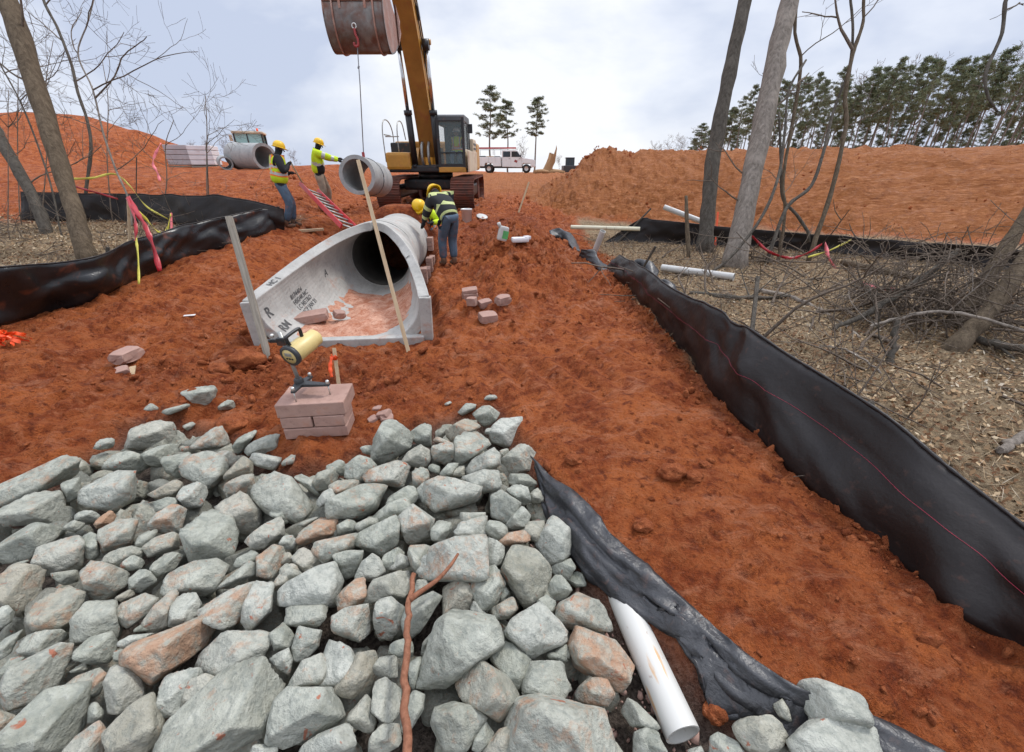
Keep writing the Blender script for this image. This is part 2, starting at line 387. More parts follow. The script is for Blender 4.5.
# ------------------------------------------------------------------ terrain
ROCK_PX = [(-90, 560), (0, 476), (60, 452), (110, 425), (150, 408), (205, 415), (232, 425), (262, 436), (300, 462), (345, 452), (385, 425), (440, 405), (500, 402),
           (532, 440), (552, 478), (600, 548), (660, 605), (720, 660), (790, 705), (900, 760), (960, 800)]
ROCK_POLY = np.array([at_z(u, v, 0.02)[:2] for u, v in ROCK_PX] + [(1.2, .1), (1.0, -1.6), (-2.6, -1.6), (-3.2, .6)])
def poly_sd(x, y, P):
    """signed distance to a polygon, negative inside"""
    x = np.asarray(x, float); y = np.asarray(y, float); d = np.full(x.shape, 1e9); ins = np.zeros(x.shape, bool)
    for i in range(len(P)):
        a = P[i]; b = P[(i + 1) % len(P)]; e = b - a; wx, wy = x - a[0], y - a[1]
        t = np.clip((wx * e[0] + wy * e[1]) / (e @ e + 1e-12), 0, 1); d = np.minimum(d, np.hypot(wx - t * e[0], wy - t * e[1]))
        c = ((a[1] > y) != (b[1] > y)); xx = np.where(c, (b[0] - a[0]) * (y - a[1]) / ((b[1] - a[1]) + 1e-12) + a[0], 1e9)
        ins ^= (c & (x < xx))
    return np.where(ins, -d, d)
AX0 = np.array([-1.81, 4.06]); AXD = np.array([-.10, 1.0]); AXD = AXD / np.linalg.norm(AXD); AXN = np.array([AXD[1], -AXD[0]])   # pipe run axis
RF = lambda y: np.interp(y, [-2, .6, .9, 2.7, 5, 7.4, 9], [2.05, 2.0, 1.95, 1.68, 1.72, 1.85, 1.75])                              # foot of the near silt fence
LF = lambda y: np.interp(y, [-2, 2, 4.4, 6, 9.2, 11], [-7.6, -6.9, -6.0, -5.75, -4.85, -4.6])
TOE = lambda x: np.interp(x, [-2, 1.7, 10.4, 20, 60], [13.8, 12.6, 9.9, 8.2, 4])
def macro(x, y):
    x = np.asarray(x, float); y = np.asarray(y, float)
    zc = np.interp(y, [-5, 7.8, 10.5, 12.5, 14.5, 38, 60, 400], [0, 0, .22, .40, .50, 1.50, 1.52, 1.55])
    zl = np.interp(y, [-5, 4.6, 9.2, 12, 20, 24, 60, 400], [.02, .06, .60, .80, 1.70, 1.85, 1.9, 1.9])
    x0 = np.interp(y, [4, 9, 11, 13, 20, 40], [-3.1, -3.3, -3.7, -5.4, -6.8, -9])
    wl = sstep(x0, x0 - 1.7, x); z = zc * (1 - wl) + zl * wl
    # right bank: planar slope up to a level top, its near end rounded off
    d1 = (y - TOE(x)) * .94; d2 = (x - (1.5 - .15 * (np.minimum(y, 20.5) - 12.6) + .30 * np.maximum(0, y - 20.5)))
    d2 = d2 + .35 * fbm(x, y, 0, .5, 3, 5)
    hb = np.minimum(np.clip(d1 / 7.3, 0, 1), np.clip(d2 / 3.4, 0, 1)); hb = hb - .10 * sstep(.85, 1.0, hb) * (1 - hb)
    zb = .08 + 2.30 * hb + .16 * np.exp(-((x - 3.9) / .7) ** 2 - ((y - 19.2) / .9) ** 2)
    zr = .10 * sstep(1.7, 2.2, x) * sstep(10, 8, y)
    z = np.where(hb > 0, np.maximum(z + zr, zb), z + zr)
    bank = sstep(.0, .06, hb)
    # spoil heaped beside the trench
    z = z + .60 * np.exp(-(((x - .12) / .78) ** 2 + ((y - 8.0) / 1.9) ** 2)) + .14 * np.exp(-(((x + .1) / .6) ** 2 + ((y - 5.7) / .9) ** 2))
    z = z + .10 * np.exp(-(((x - .9) / .6) ** 2 + ((y - 2.2) / 1.4) ** 2))
    # red stockpile far left
    r = np.hypot(np.where(x < -32, .55, 1) * (x + 32) / 9.5, (y - 33) / 10.0); z = z + 3.5 * np.clip(1.12 - r, 0, 1) * (1 + .1 * vnoise(x * .25, y * .25, 0, 4)) * (1 - .35 * sstep(.25, 0, r))
    z = z + 1.1 * np.clip(1.0 - np.hypot((x + 24.6) / 3.2, (y - 31) / 4), 0, 1)
    # trench bed for the pipe run
    s = (x - AX0[0]) * AXD[0] + (y - AX0[1]) * AXD[1]; q = np.abs((x - AX0[0]) * AXN[0] + (y - AX0[1]) * AXN[1])
    hw = np.interp(s, [-.3, 0, 2.4, 5.2], [1.0, 1.0, .62, .62]); inb = sstep(hw + .14, hw - .02, q) * sstep(-.16, .0, s) * sstep(5.4, 5.0, s)
    z = z * (1 - inb) + (-.10) * inb
    z = z + 1.12 * np.exp(-(np.abs((x + 2.30) / .74) ** 4 + np.abs((y - 8.82) / .52) ** 4))  # heap added at the pipe's far end to keep light out
    z = z + (.05 * np.exp(-((q - hw - .32) / .2) ** 2) * sstep(.2, .8, s) * sstep(4, 3, s))
    # low, dug-over ground in front of the end section
    z = z - .05 * np.exp(-(((x + 1.75) / 1.1) ** 2 + ((y - 3.2) / .5) ** 2))
    sd = poly_sd(x, y, ROCK_POLY); near = (np.abs(x) < 8) & (y < 6)
    chan = np.where(near, sstep(.06, -.22, sd), 0); z = z - .17 * chan
    return z, bank, chan, inb, sd
def H(x, y, detail=True, full=False):
    x = np.asarray(x, float); y = np.asarray(y, float)
    z, bank, chan, inb, sd = macro(x, y)
    rf, lf = RF(y), LF(y)
    wj = .22 * fbm(x, y, 0, 1.7, 3, 31)
    lit_r = sstep(-.05, .25, x - rf + wj * .4) * sstep(.9, -.1, y - TOE(x) + .55 + wj)
    lit_l = sstep(.05, -.3, x - lf + wj * .4) * sstep(10.4, 9.5, y - .1 * (x + 5))
    lit = np.clip(np.where(x > 0, lit_r, lit_l), 0, 1) * (1 - bank)
    if detail:
        dist = np.hypot(x, y); fade = 1 / (1 + (dist / 14) ** 2)
        soil = (1 - lit) * (1 - .8 * chan) * (1 - .9 * inb)
        calm = 1 - .55 * np.exp(-(((x - .6) / 1.2) ** 2 + ((y - 2.2) / 2.2) ** 2))
        rough = 1 + .9 * np.exp(-(((x - .1) / 1.5) ** 2 + ((y - 7.5) / 2.5) ** 2)) + .5 * np.exp(-(((x + 2) / 1.6) ** 2 + ((y - 3.1) / .6) ** 2))
        n1 = fbm(x, y, 0, 1.5, 3, 1); n2 = fbm(x, y, 0, 5.5, 4, 2); n3 = fbm(x, y, 0, 19, 4, 3, .6)
        rd = 1 - np.abs(fbm(x, y, 0, 3.4, 4, 9)); 
        lump = np.abs(fbm(x, y, 0, 7.5, 3, 17)) - .35
        clod = np.maximum(0, fbm(x, y, 0, 9.5, 3, 12) - .28)
        pm = np.exp(-(((x - .35) / .8) ** 4 + ((y - 3.6) / 1.0) ** 4)) * sstep(-.6, .1, fbm(x, y * .8, 0, 1.3, 2, 41))
        z = z + soil * rough * calm * (1 - .80 * pm) * (.038 * n1 + .034 * n2 + .017 * n3 + .038 * (rd - .7) + .030 * lump + .035 * clod)
        # cleat marks left by the machines
        tx = x * math.cos(.30) + y * math.sin(.30)
        z = z + soil * .085 * pm * (np.abs(np.sin(np.pi * (tx / .24 + .05 * n1 + .03 * n2))) ** 1.6 - .5)
        pm2 = np.exp(-(((x - 1.15) / .35) ** 2 + ((y - 1.5) / 1.3) ** 2)) * sstep(-.3, .3, fbm(x, y, 0, 2.0, 2, 43))
        z = z + soil * .034 * pm2 * (np.abs(np.sin(np.pi * ((y - .5 * x) / .15 + .3 * n1))) ** .7 - .6)
        z = z + soil * .022 * np.exp(-((x + 4.2) / 1.4) ** 2 - ((y - 4.8) / 1.2) ** 2) * np.sin(2 * np.pi * ((.5 * x + y) / .17 + .4 * n1))
        # bank: track-walked ribs and lumps
        z = z + bank * (.075 * np.sin(2 * np.pi * (y + .06 * x + .25 * n1) / .42) * sstep(-.4, .4, fbm(x, y, 0, .6, 2, 51)) + .05 * n1 + .05 * n2 + .03 * np.maximum(0, fbm(x, y, 0, 2.6, 3, 55)))
        z = z + lit * (.035 * n1 + .02 * n2 + .008 * n3)
        z = z + sstep(14, 30, dist) * (.12 * fbm(x, y, 0, .35, 4, 61)) * (1 - bank) * (1 - .85 * sstep(30, 40, y) * sstep(-16, -12, x))
        z = z - chan * .02 * n2
    if full:
        wet = np.clip(.9 * np.exp(-(((x + .2) / 1.5) ** 2 + ((y - 11) / 2.6) ** 2)) + .55 * inb + .55 * np.exp(-(((x + 1.9) / 1.3) ** 2 + ((y - 3.1) / .5) ** 2)) + .75 * chan
                      + .35 * np.exp(-((x - rf + .12) / .15) ** 2) * (y < 8), 0, 1) * (1 - lit)
        wet = wet * (.5 + .5 * sstep(-.5, .4, fbm(x, y, 0, 2.2, 3, 71)))
        bk = np.maximum(bank, sstep(16, 24, y) * sstep(-9, -5, x) * .9)
        return z, lit, bk, wet, chan
    return z
def Hs(x, y): return float(H(np.array([x]), np.array([y]))[0])
def on_ground(u, v, dz=0.0):
    """where the line of sight of a pixel meets the ground"""
    r = ray(u, v); ts = np.concatenate([np.linspace(.5, 14, 1400), np.linspace(14.02, 90, 1500)])
    P = CAM[None] + ts[:, None] * r[None]; z = H(P[:, 0], P[:, 1]) + dz; k = np.argmax(P[:, 2] < z)
    if P[k, 2] >= z[k]: k = len(ts) - 1
    return P[k]

def axis_samples(lim, s0, g, far, g2):
    a = [0.0]
    while a[-1] < lim: a.append(a[-1] + s0 + g * a[-1])
    st = a[-1] - a[-2]
    while a[-1] < far: st *= g2; a.append(a[-1] + st)
    return np.array(a)
ax = axis_samples(8, .016, .0055, 420, 1.09); xs = np.concatenate([-ax[:0:-1], ax]) 
ay = axis_samples(15, .012, .0056, 700, 1.075); ys = np.concatenate([np.linspace(-6, .28, 40), ay[ay > .3]])
GX, GY = np.meshgrid(xs, ys); gx, gy = GX.ravel(), GY.ravel()
gz, g_lit, g_bank, g_wet, g_chan = H(gx, gy, True, True)
nx, ny = len(xs), len(ys)
idx = np.arange(nx * ny).reshape(ny, nx)
F = np.stack([idx[:-1, :-1].ravel(), idx[:-1, 1:].ravel(), idx[1:, 1:].ravel(), idx[1:, :-1].ravel()], 1)
ground = mesh_np('ground', np.stack([gx, gy, gz], 1), F, M['ground'])
ca = ground.data.color_attributes.new('zone', 'FLOAT_COLOR', 'POINT')
ca.data.foreach_set('color', np.stack([g_lit, g_bank, g_wet, 1 - g_chan], 1).astype(np.float32).ravel())
ground['kind'] = 'structure'

# ------------------------------------------------------------------ sky and sun
w = bpy.data.worlds.new('World'); scene.world = w; w.use_nodes = True; nt = w.node_tree; nt.nodes.clear()
def wn(t, **k):
    x = nt.nodes.new(t)
    for a, v in k.items(): setattr(x, a, v)
    return x
SUN_EL, SUN_AZ = rad(54), rad(52)      # azimuth measured clockwise from +Y
sky = wn('ShaderNodeTexSky', sky_type='NISHITA'); sky.sun_disc = False; sky.sun_elevation = SUN_EL; sky.sun_rotation = SUN_AZ; sky.dust_density = 2.5
tc = wn('ShaderNodeTexCoord'); mp = wn('ShaderNodeMapping'); nt.links.new(tc.outputs['Generated'], mp.inputs[0]); mp.inputs['Scale'].default_value = (1, 1, 2.1)
def wnoise(sc, det, ro, dist, off):
    m2 = wn('ShaderNodeMapping'); nt.links.new(mp.outputs[0], m2.inputs[0]); m2.inputs['Location'].default_value = off
    x = wn('ShaderNodeTexNoise'); nt.links.new(m2.outputs[0], x.inputs['Vector']); x.inputs['Scale'].default_value = sc; x.inputs['Detail'].default_value = det; x.inputs['Roughness'].default_value = ro; x.inputs['Distortion'].default_value = dist
    return x.outputs['Fac']
def wmath(op, a, b):
    x = wn('ShaderNodeMath', operation=op)
    for q, v in ((0, a), (1, b)):
        if isinstance(v, bpy.types.NodeSocket): nt.links.new(v, x.inputs[q])
        else: x.inputs[q].default_value = v
    return x.outputs[0]
na = wnoise(1.7, 6, .52, .25, (3.1, .4, 1.7)); nb = wnoise(4.2, 5, .55, .2, (.3, 7.4, 2.2))
sm = wmath('ADD', wmath('MULTIPLY', na, .72), wmath('MULTIPLY', nb, .28))
rp = wn('ShaderNodeValToRGB'); nt.links.new(sm, rp.inputs[0]); e = rp.color_ramp.elements
e[0].position = .43; e[0].color = (4.2, 4.7, 5.9, 1); e[1].position = .61; e[1].color = (7.1, 7.25, 7.55, 1)
q = e.new(.53); q.color = (5.8, 6.15, 6.95, 1)
mx = wn('ShaderNodeMix', data_type='RGBA'); mx.inputs[0].default_value = .93
# an overcast sky is brightest overhead
sx = wn('ShaderNodeSeparateXYZ'); nt.links.new(tc.outputs['Generated'], sx.inputs[0]); mr = wn('ShaderNodeMapRange', interpolation_type='SMOOTHSTEP'); nt.links.new(sx.outputs[2], mr.inputs[0])
mr.inputs[1].default_value = .50; mr.inputs[2].default_value = .95; mr.inputs[3].default_value = 1.0; mr.inputs[4].default_value = 2.4
vm = wn('ShaderNodeVectorMath', operation='SCALE'); nt.links.new(rp.outputs[0], vm.inputs[0]); nt.links.new(mr.outputs[0], vm.inputs['Scale'])
nt.links.new(sky.outputs[0], mx.inputs[6]); nt.links.new(vm.outputs[0], mx.inputs[7])
bg = wn('ShaderNodeBackground'); nt.links.new(mx.outputs[2], bg.inputs[0]); bg.inputs[1].default_value = .1
wo = wn('ShaderNodeOutputWorld'); nt.links.new(bg.outputs[0], wo.inputs[0])
sl = bpy.data.lights.new('sun', 'SUN'); so = bpy.data.objects.new('sun', sl); COL.objects.link(so); so.location = (0, 0, 30)
sl.energy = 1.5; sl.angle = rad(10); sl.color = (1.0, .965, .91)
dirv = Vector((math.sin(SUN_AZ) * math.cos(SUN_EL), math.cos(SUN_AZ) * math.cos(SUN_EL), math.sin(SUN_EL)))
so.rotation_euler = dirv.to_track_quat('Z', 'Y').to_euler()
vs = scene.view_settings; vs.view_transform = 'Standard'; vs.look = 'None'; vs.exposure = .52; vs.gamma = 1.0; vs.use_curve_mapping = False
scene.cycles.use_denoising = True
scene.cycles.max_bounces = 6; scene.cycles.diffuse_bounces = 3; scene.cycles.glossy_bounces = 3; scene.cycles.transparent_max_bounces = 12
scene.cycles.use_adaptive_sampling = True; scene.cycles.adaptive_threshold = .015
# ------------------------------------------------------------------ riprap: every stone its own thing
TILES = dict(A=(0, 400, .15957), B=(140, 400, .15957), C=(280, 400, .15957), D=(420, 390, .15957), E=(0, 510, .15957), F=(140, 510, .15957), G=(280, 510, .15957),
             H=(420, 500, .15957), I=(0, 620, .17553), J=(155, 620, .17553), K=(310, 620, .17553), L=(465, 600, .20213), M=(640, 600, .30273), N=(520, 440, .34568), P=(0, 300, .2734))
# tile, outline, (rust stain, tan, pale), short name when the stone is big enough to be a landmark
ROCKS = [
 ('A', '-60,560 0,530 250,410 480,320 580,340 590,380 400,510 200,600 60,660 -60,640', (.5, .1, .2), 'long slanting slab with a pinkish crust'),
 ('A', '-60,750 130,600 300,560 360,540 430,620 455,700 340,770 150,780 -60,790', (.25, .1, .3), 'wedge stone under the slanting slab'),
 ('A', '480,580 500,520 640,430 760,385 850,460 870,530 830,620 720,700 600,680 500,640', (.35, 0, .5), 'pale rounded block beside the slanting slab'),
 ('A', '590,360 640,310 760,305 880,350 930,410 910,450 850,460 740,390 620,420', (.1, 0, .1), None),
 ('B', '-90,250 -50,150 20,95 140,80 220,130 270,210 270,260 100,270 0,300 -80,290', (.3, .4, .3), 'loaf-shaped stone topping the back edge'),
 ('A', '590,300 620,240 680,210 730,240 700,300 640,310', (.4, 0, .4), None),
 ('A', '380,520 500,490 500,600 430,650', (0, 0, 0), None),
 ('A', '470,700 520,680 610,710 640,740 560,780 470,770', (.1, 0, .5), None),
 ('E', '560,70 680,0 730,40 700,80 610,115', (1.9, .5, 0), None),
 ('B', '5,330 50,280 180,270 290,290 130,340 110,420 50,400', (.05, 0, 0), None),
 ('B', '120,370 150,310 260,290 310,330 260,420 290,480 260,505 170,450', (0, 0, .0), None),
 ('B', '250,420 310,340 420,320 530,370 540,440 510,500 440,550 350,500 270,470', (.45, 0, .3), 'speckled block behind the grey boulder'),
 ('B', '410,310 480,295 580,330 625,375 560,430 535,380', (.6, .3, .4), None),
 ('B', '310,300 400,220 420,180 510,160 560,270 480,300 380,310', (.6, .3, .4), None),
 ('B', '580,290 620,230 720,170 745,185 690,250 650,310 620,340', (.1, 0, .0), None),
 ('B', '655,310 690,270 820,200 865,200 860,260 820,350 690,340', (.1, .1, .3), None),
 ('B', '655,340 700,330 780,360 880,360 880,390 840,440 730,410', (0, 0, .9), None),
 ('B', '520,500 540,460 620,390 650,350 700,400 700,470 600,470', (.1, .8, 0), None),
 ('B', '15,570 160,475 260,520 260,560 200,610 100,615', (.3, .8, .1), None),
 ('B', '230,610 270,520 340,505 410,540 420,580 380,660 290,675', (.3, 0, .6), None),
 ('B', '85,640 170,610 230,620 250,680 160,670 95,700', (0, 0, 0), None),
 ('B', '410,640 430,580 600,545 680,590 750,690 760,750 740,820 650,840 560,740 430,660', (.35, .7, .4), 'tan slab behind the grey boulder'),
 ('B', '440,570 530,500 620,460 700,470 720,600 650,580 600,545', (.6, .4, .3), None),
 ('B', '690,470 790,425 860,480 940,500 1010,560 1060,650 980,770 880,740 800,700 700,600', (.3, .1, .3), 'broad stone below the brick stack'),
 ('B', '700,560 720,510 810,500 830,560 820,620 780,650 710,620', (0, .1, .5), None),
 ('B', '890,390 940,340 990,350 985,390 890,415', (.4, .4, .4), None),
 ('P', '668,340 700,295 770,300 790,330 770,380 720,390 680,365', (0, 0, .15), 'grey stone lying alone on the red dirt'),
 ('P', '795,370 830,360 870,380 850,405 800,400', (.3, 0, .1), None),
 ('P', '520,385 545,373 580,395 570,410 525,402', (0, 0, .2), None),
 ('P', '585,405 640,395 690,378 690,392 620,420', (0, 0, .1), None),
 ('P', '665,460 700,445 715,455 690,480', (.3, .2, .5), None),
 ('C', '580,380 595,250 650,140 710,125 790,180 820,230 800,300 640,410 590,410', (.1, 0, .2), 'upright pointed stone beside the brick stack'),
 ('C', '500,300 590,255 590,350 520,330', (0, 0, .1), None),
 ('C', '820,200 880,170 930,120 945,120 940,290 870,270 825,240', (0, 0, .1), None),
 ('C', '765,390 800,330 880,285 930,320 940,370 910,415 790,410', (0, .5, .3), None),
 ('C', '530,440 700,390 740,385 830,430 830,510 770,545 650,530 550,510', (.6, .4, .5), 'rust-topped slab under the upright stone'),
 ('C', '285,400 320,360 400,390 410,480 350,460 290,440', (0, 0, .0), None),
 ('C', '410,480 420,370 480,345 560,370 600,410 530,440 545,510 450,500', (.15, 0, .1), None),
 ('C', '210,510 240,460 320,430 370,450 360,500 280,560 240,560', (.5, .2, .1), None),
 ('C', '90,490 120,450 220,500 200,540 240,600 150,540', (.4, 0, .2), None),
 ('C', '310,540 340,505 450,500 540,515 420,580 350,600', (.5, .3, .2), None),
 ('C', '225,650 270,580 320,555 360,610 250,670', (.2, 0, .6), None),
 ('C', '185,680 370,620 500,540 580,530 650,545 640,610 590,690 480,745 300,760 170,740', (.35, 0, .1), 'long grey wedge with an orange ridge'),
 ('C', '830,410 870,400 945,450 930,500 860,560 835,520', (.6, 0, .2), None),
 ('C', '860,560 900,520 945,500 1000,590 960,640 900,660', (.3, 0, .3), None),
 ('C', '700,600 820,530 870,610 820,660 760,660 650,660', (0, 0, 0), None),
 ('C', '570,740 680,650 770,620 850,660 760,690 750,750 600,770', (.1, 0, 0), None),
 ('G', '750,50 780,0 830,-30 900,0 960,60 940,180 810,215 760,140', (.5, .2, .5), 'squarish pale stone with an orange dab'),
 ('D', '330,150 380,105 430,100 500,145 470,190 410,230 350,180', (.35, 0, .1), None),
 ('D', '420,280 500,180 600,155 635,170 630,320 540,355 440,320', (0, 0, .9), 'clean whitish block at the far corner of the pile'),
 ('D', '140,260 290,175 370,190 380,230 270,250 200,320', (.45, .7, .1), None),
 ('D', '220,430 225,310 280,240 360,250 440,340 420,370 330,420 270,460', (.4, 0, .2), 'blocky stone with orange streaks near the far corner'),
 ('D', '65,370 130,320 200,340 220,400 200,460 150,475 90,430', (.5, .2, .4), None),
 ('D', '75,320 120,295 220,340 220,360 130,330', (.7, .2, .3), None),
 ('D', '500,510 520,430 600,360 660,320 690,380 750,430 700,510 600,525', (.45, .3, .3), 'peaked stone touching the end of the black sheeting'),
 ('D', '270,510 340,430 460,365 500,410 500,470 440,500 300,530', (.45, .1, .5), None),
 ('D', '270,550 400,500 500,510 535,550 490,620 400,640 380,600', (.35, .1, .5), None),
 ('D', '0,600 50,570 130,545 260,560 380,610 350,690 280,720 100,760 0,690', (.45, .1, .5), 'broad pale slab with rusty veins'),
 ('D', '520,570 560,530 680,530 730,580 690,640 610,580', (0, .1, 0), None),
 ('D', '550,630 620,575 670,610 690,690 650,725 600,680', (0, 0, .3), None),
 ('D', '690,650 740,610 775,680 760,710 690,710', (0, .4, .2), None),
 ('D', '445,700 450,640 490,615 560,650 625,710 600,790 540,830 450,790', (.2, 0, .3), None),
 ('D', '200,540 240,480 280,470 280,540', (0, .5, 0), None),
 ('D', '125,520 180,460 240,460 200,540 140,545', (0, 0, 0), None),
 ('D', '500,440 500,380 590,360 520,430', (0, .3, .2), None),
 ('D', '50,500 70,455 120,480 120,530', (0, 0, 0), None),
 ('D', '405,270 415,235 450,240 430,280', (0, 0, .7), None),
 ('D', '240,140 290,80 350,90 340,120 270,160', (0, 0, .1), None),
 ('D', '400,60 440,10 490,50 440,65', (.3, 0, .5), None),
 ('D', '150,90 190,65 200,80 170,98', (0, 0, .5), None),
 ('E', '-60,80 50,70 130,95 300,90 420,115 340,150 200,270 180,300 0,350 -60,350', (.2, 0, .1), 'wide blue-grey slab beneath the wedge stone'),
 ('E', '195,280 240,210 330,150 440,140 560,190 570,230 500,350 430,400 350,410 210,330', (.4, .3, .5), 'rounded yellowish stone beside the blue-grey slab'),
 ('E', '330,90 420,55 530,85 520,110 470,140 410,120', (0, .1, .1), None),
 ('E', '480,140 560,120 610,170 620,270 580,310 540,290 580,200', (0, 0, 0), None),
 ('E', '610,130 740,60 850,10 855,90 820,220 740,240 650,260 620,180', (.45, .2, .3), None),
 ('E', '620,310 690,260 820,230 900,250 880,300 820,290 730,360', (.3, .3, .1), None),
 ('E', '740,365 820,280 910,320 880,370 800,380', (.1, 0, .1), None),
 ('E', '500,390 530,310 580,310 720,370 800,390 790,460 680,550 580,575 530,520', (.5, .1, .3), 'stone with a bright orange drip down its face'),
 ('E', '0,430 90,335 170,330 290,380 300,460 240,560 110,650 50,610 -40,570 -40,460', (.35, .7, .1), 'squat brownish boulder below the blue-grey slab'),
 ('E', '170,680 200,600 330,465 430,470 530,530 510,590 450,700 350,750 220,760', (.4, .4, .1), 'brownish boulder with a rusty shoulder'),
 ('E', '450,700 470,640 540,580 720,575 760,740 730,820 460,830', (.3, .1, .2), None),
 ('E', '710,620 760,580 900,530 985,560 940,640 870,700 790,740', (.45, .2, .3), None),
 ('E', '815,430 880,370 940,390 980,440 900,520 820,490', (0, 0, .3), None),
 ('E', '-40,580 30,590 85,640 70,700 0,740 -40,740', (0, 0, .4), None),
 ('E', '300,400 480,380 480,450 400,470', (0, .2, 0), None),
 ('E', '0,420 60,350 180,310 180,330 90,335', (0, 0, 0), None),
 ('E', '720,550 810,500 860,520 770,575', (.2, .7, .2), None),
 ('E', '850,220 880,140 940,110 985,120 960,200 900,240', (.1, .1, .2), None),
 ('F', '60,90 110,20 200,-30 290,0 250,60 250,130 160,150 70,130', (.6, .1, .5), None),
 ('F', '245,100 290,10 400,-25 520,-20 555,10 610,160 610,290 560,355 440,320 320,320 270,240', (.05, 0, .1), 'big upright grey boulder'),
 ('F', '30,230 100,170 200,140 245,160 240,240 130,265 60,290', (.35, .5, .2), None),
 ('F', '50,330 100,270 200,265 300,290 310,330 200,360 110,410', (.25, .1, .1), None),
 ('F', '70,490 130,420 330,330 470,305 540,350 520,440 440,530 340,545 200,480 130,540', (.4, .1, .2), 'long low slab under the grey boulder'),
 ('F', '15,710 90,600 210,490 240,510 190,620 190,720 60,745', (.45, .6, .4), None),
 ('F', '190,610 240,510 320,485 380,590 340,680 270,720 190,720', (.2, 0, .6), 'pale wedge with two clean faces'),
 ('F', '375,620 500,520 600,450 700,450 710,500 640,600 630,690 540,745 490,700 400,690', (.6, .2, .5), 'red-speckled stone leaning beside its twin'),
 ('F', '640,690 650,600 720,500 730,430 830,470 830,540 820,630 730,720 680,760', (.4, .1, .7), 'whitish stone leaning on the red-speckled one'),
 ('F', '660,190 780,90 890,30 910,70 890,160 790,230 720,245', (.3, .4, .4), None),
 ('F', '590,350 610,300 700,250 740,280 730,320 650,360', (0, 0, .1), None),
 ('F', '480,490 560,420 680,325 740,340 710,410 620,440 540,480', (.1, .1, .2), None),
 ('F', '740,400 735,260 790,210 900,230 945,260 930,330 850,430 770,430', (.6, .2, .2), None),
 ('F', '830,470 900,370 945,340 1010,380 990,450 850,500', (.2, .6, .4), None),
 ('F', '870,210 900,165 960,160 980,210 960,250 900,240', (.2, 0, .5), None),
 ('F', '790,20 830,-10 940,0 920,90 880,30', (0, 0, .1), None),
 ('G', '100,170 160,110 260,30 350,35 360,90 340,150 230,190 140,220', (1.0, .2, .2), 'block with a wide rust band'),
 ('G', '0,190 60,165 110,190 90,240 0,225', (.3, 0, .6), None),
 ('G', '360,100 420,60 480,80 470,140 400,165 365,155', (0, 0, .0), None),
 ('G', '460,90 560,50 640,60 600,90 500,140', (.3, .1, .1), None),
 ('G', '450,200 500,140 620,80 710,45 735,70 720,230 640,290 540,250', (.2, 0, .15), 'dark grey angular block amid the pile'),
 ('G', '180,220 260,190 480,150 450,240 380,270 280,340 220,290', (.55, .2, .3), None),
 ('G', '70,300 120,240 160,235 250,310 260,345 160,400 90,330', (.1, .8, .5), None),
 ('G', '330,280 430,260 515,260 500,340 440,450 400,420 390,340', (.1, 0, .2), None),
 ('G', '470,430 520,320 580,275 620,300 660,380 600,440 500,440', (0, .1, .6), None),
 ('G', '0,490 120,430 230,360 340,330 390,360 395,450 330,590 220,600 0,590 -40,560', (.15, 0, .8), 'large whitish wedge amid the pile'),
 ('G', '310,610 400,500 470,440 570,425 550,560 400,640', (.9, .1, .3), None),
 ('G', '530,580 560,480 600,440 800,370 845,385 840,460 780,540 640,550', (.3, .3, .3), 'long stone touching the branch tip'),
 ('G', '690,370 700,310 750,275 800,300 810,350 720,380', (.1, .2, .6), None),
 ('G', '805,230 900,220 1010,260 940,290 880,330 860,400 820,340', (.5, .1, .2), None),
 ('G', '860,380 890,300 940,270 1000,300 980,430 890,430', (.4, 0, .7), None),
 ('G', '15,660 40,610 130,600 290,600 325,660 300,730 200,740 100,720 40,720', (.25, .1, .2), None),
 ('G', '340,760 330,670 420,620 570,590 590,660 560,760 500,830 400,800', (.35, .2, .4), None),
 ('G', '590,660 610,570 700,555 780,620 770,680 690,760 680,850 600,800', (.4, .1, .6), None),
 ('G', '770,700 800,600 900,540 945,520 1000,560 960,650 880,760 800,830', (.1, 0, .3), None),
 ('G', '650,350 640,290 740,230 790,260 690,380', (0, 0, 0), None),
 ('G', '0,260 60,265 80,300 70,340 0,330', (.3, .6, .1), None),
 ('G', '0,370 40,330 150,410 90,440 0,480', (.3, .3, .3), None),
 ('G', '840,500 860,440 930,440 940,480 850,540', (.2, .3, .2), None),
 ('G', '100,90 200,50 260,40 160,105', (.3, .2, .2), None),
 ('H', '0,480 20,370 80,300 250,240 400,235 410,470 340,515 250,490 150,500 50,495', (.55, 0, .6), 'big pale block crossed by the side twig'),
 ('H', '195,150 300,150 420,90 410,190 400,240 250,250 210,200', (.4, .1, .5), None),
 ('H', '230,100 260,80 410,80 400,110 330,150 240,140', (.3, .2, .2), None),
 ('H', '70,190 90,130 180,100 195,180 150,255 80,250', (.25, 0, .1), None),
 ('H', '545,150 590,90 640,45 720,130 650,175 570,180', (0, 0, .2), None),
 ('H', '415,190 430,130 500,140 560,180 545,220 480,260 430,220', (0, 0, .1), None),
 ('H', '500,260 560,210 650,190 700,230 680,260 590,260 520,290', (1.1, .3, .2), None),
 ('H', '640,180 680,140 775,135 770,200 740,270 690,240', (0, .5, .2), None),
 ('H', '735,270 780,150 830,90 870,100 940,190 935,330 880,400 820,410 770,350', (.2, 0, .6), 'tall pale stone close to the black sheeting'),
 ('H', '520,450 550,310 590,255 680,260 750,330 820,430 800,560 720,620 660,660 600,600', (0, .35, 0), 'olive-grey egg-shaped boulder'),
 ('H', '410,300 420,220 530,290 530,330 470,350 500,400 430,420', (.1, 0, .6), None),
 ('H', '330,520 420,420 470,415 530,530 480,640 400,690 340,600', (.3, 0, .2), None),
 ('H', '150,600 150,540 240,500 310,530 330,580 300,720 160,740', (.3, .7, .2), None),
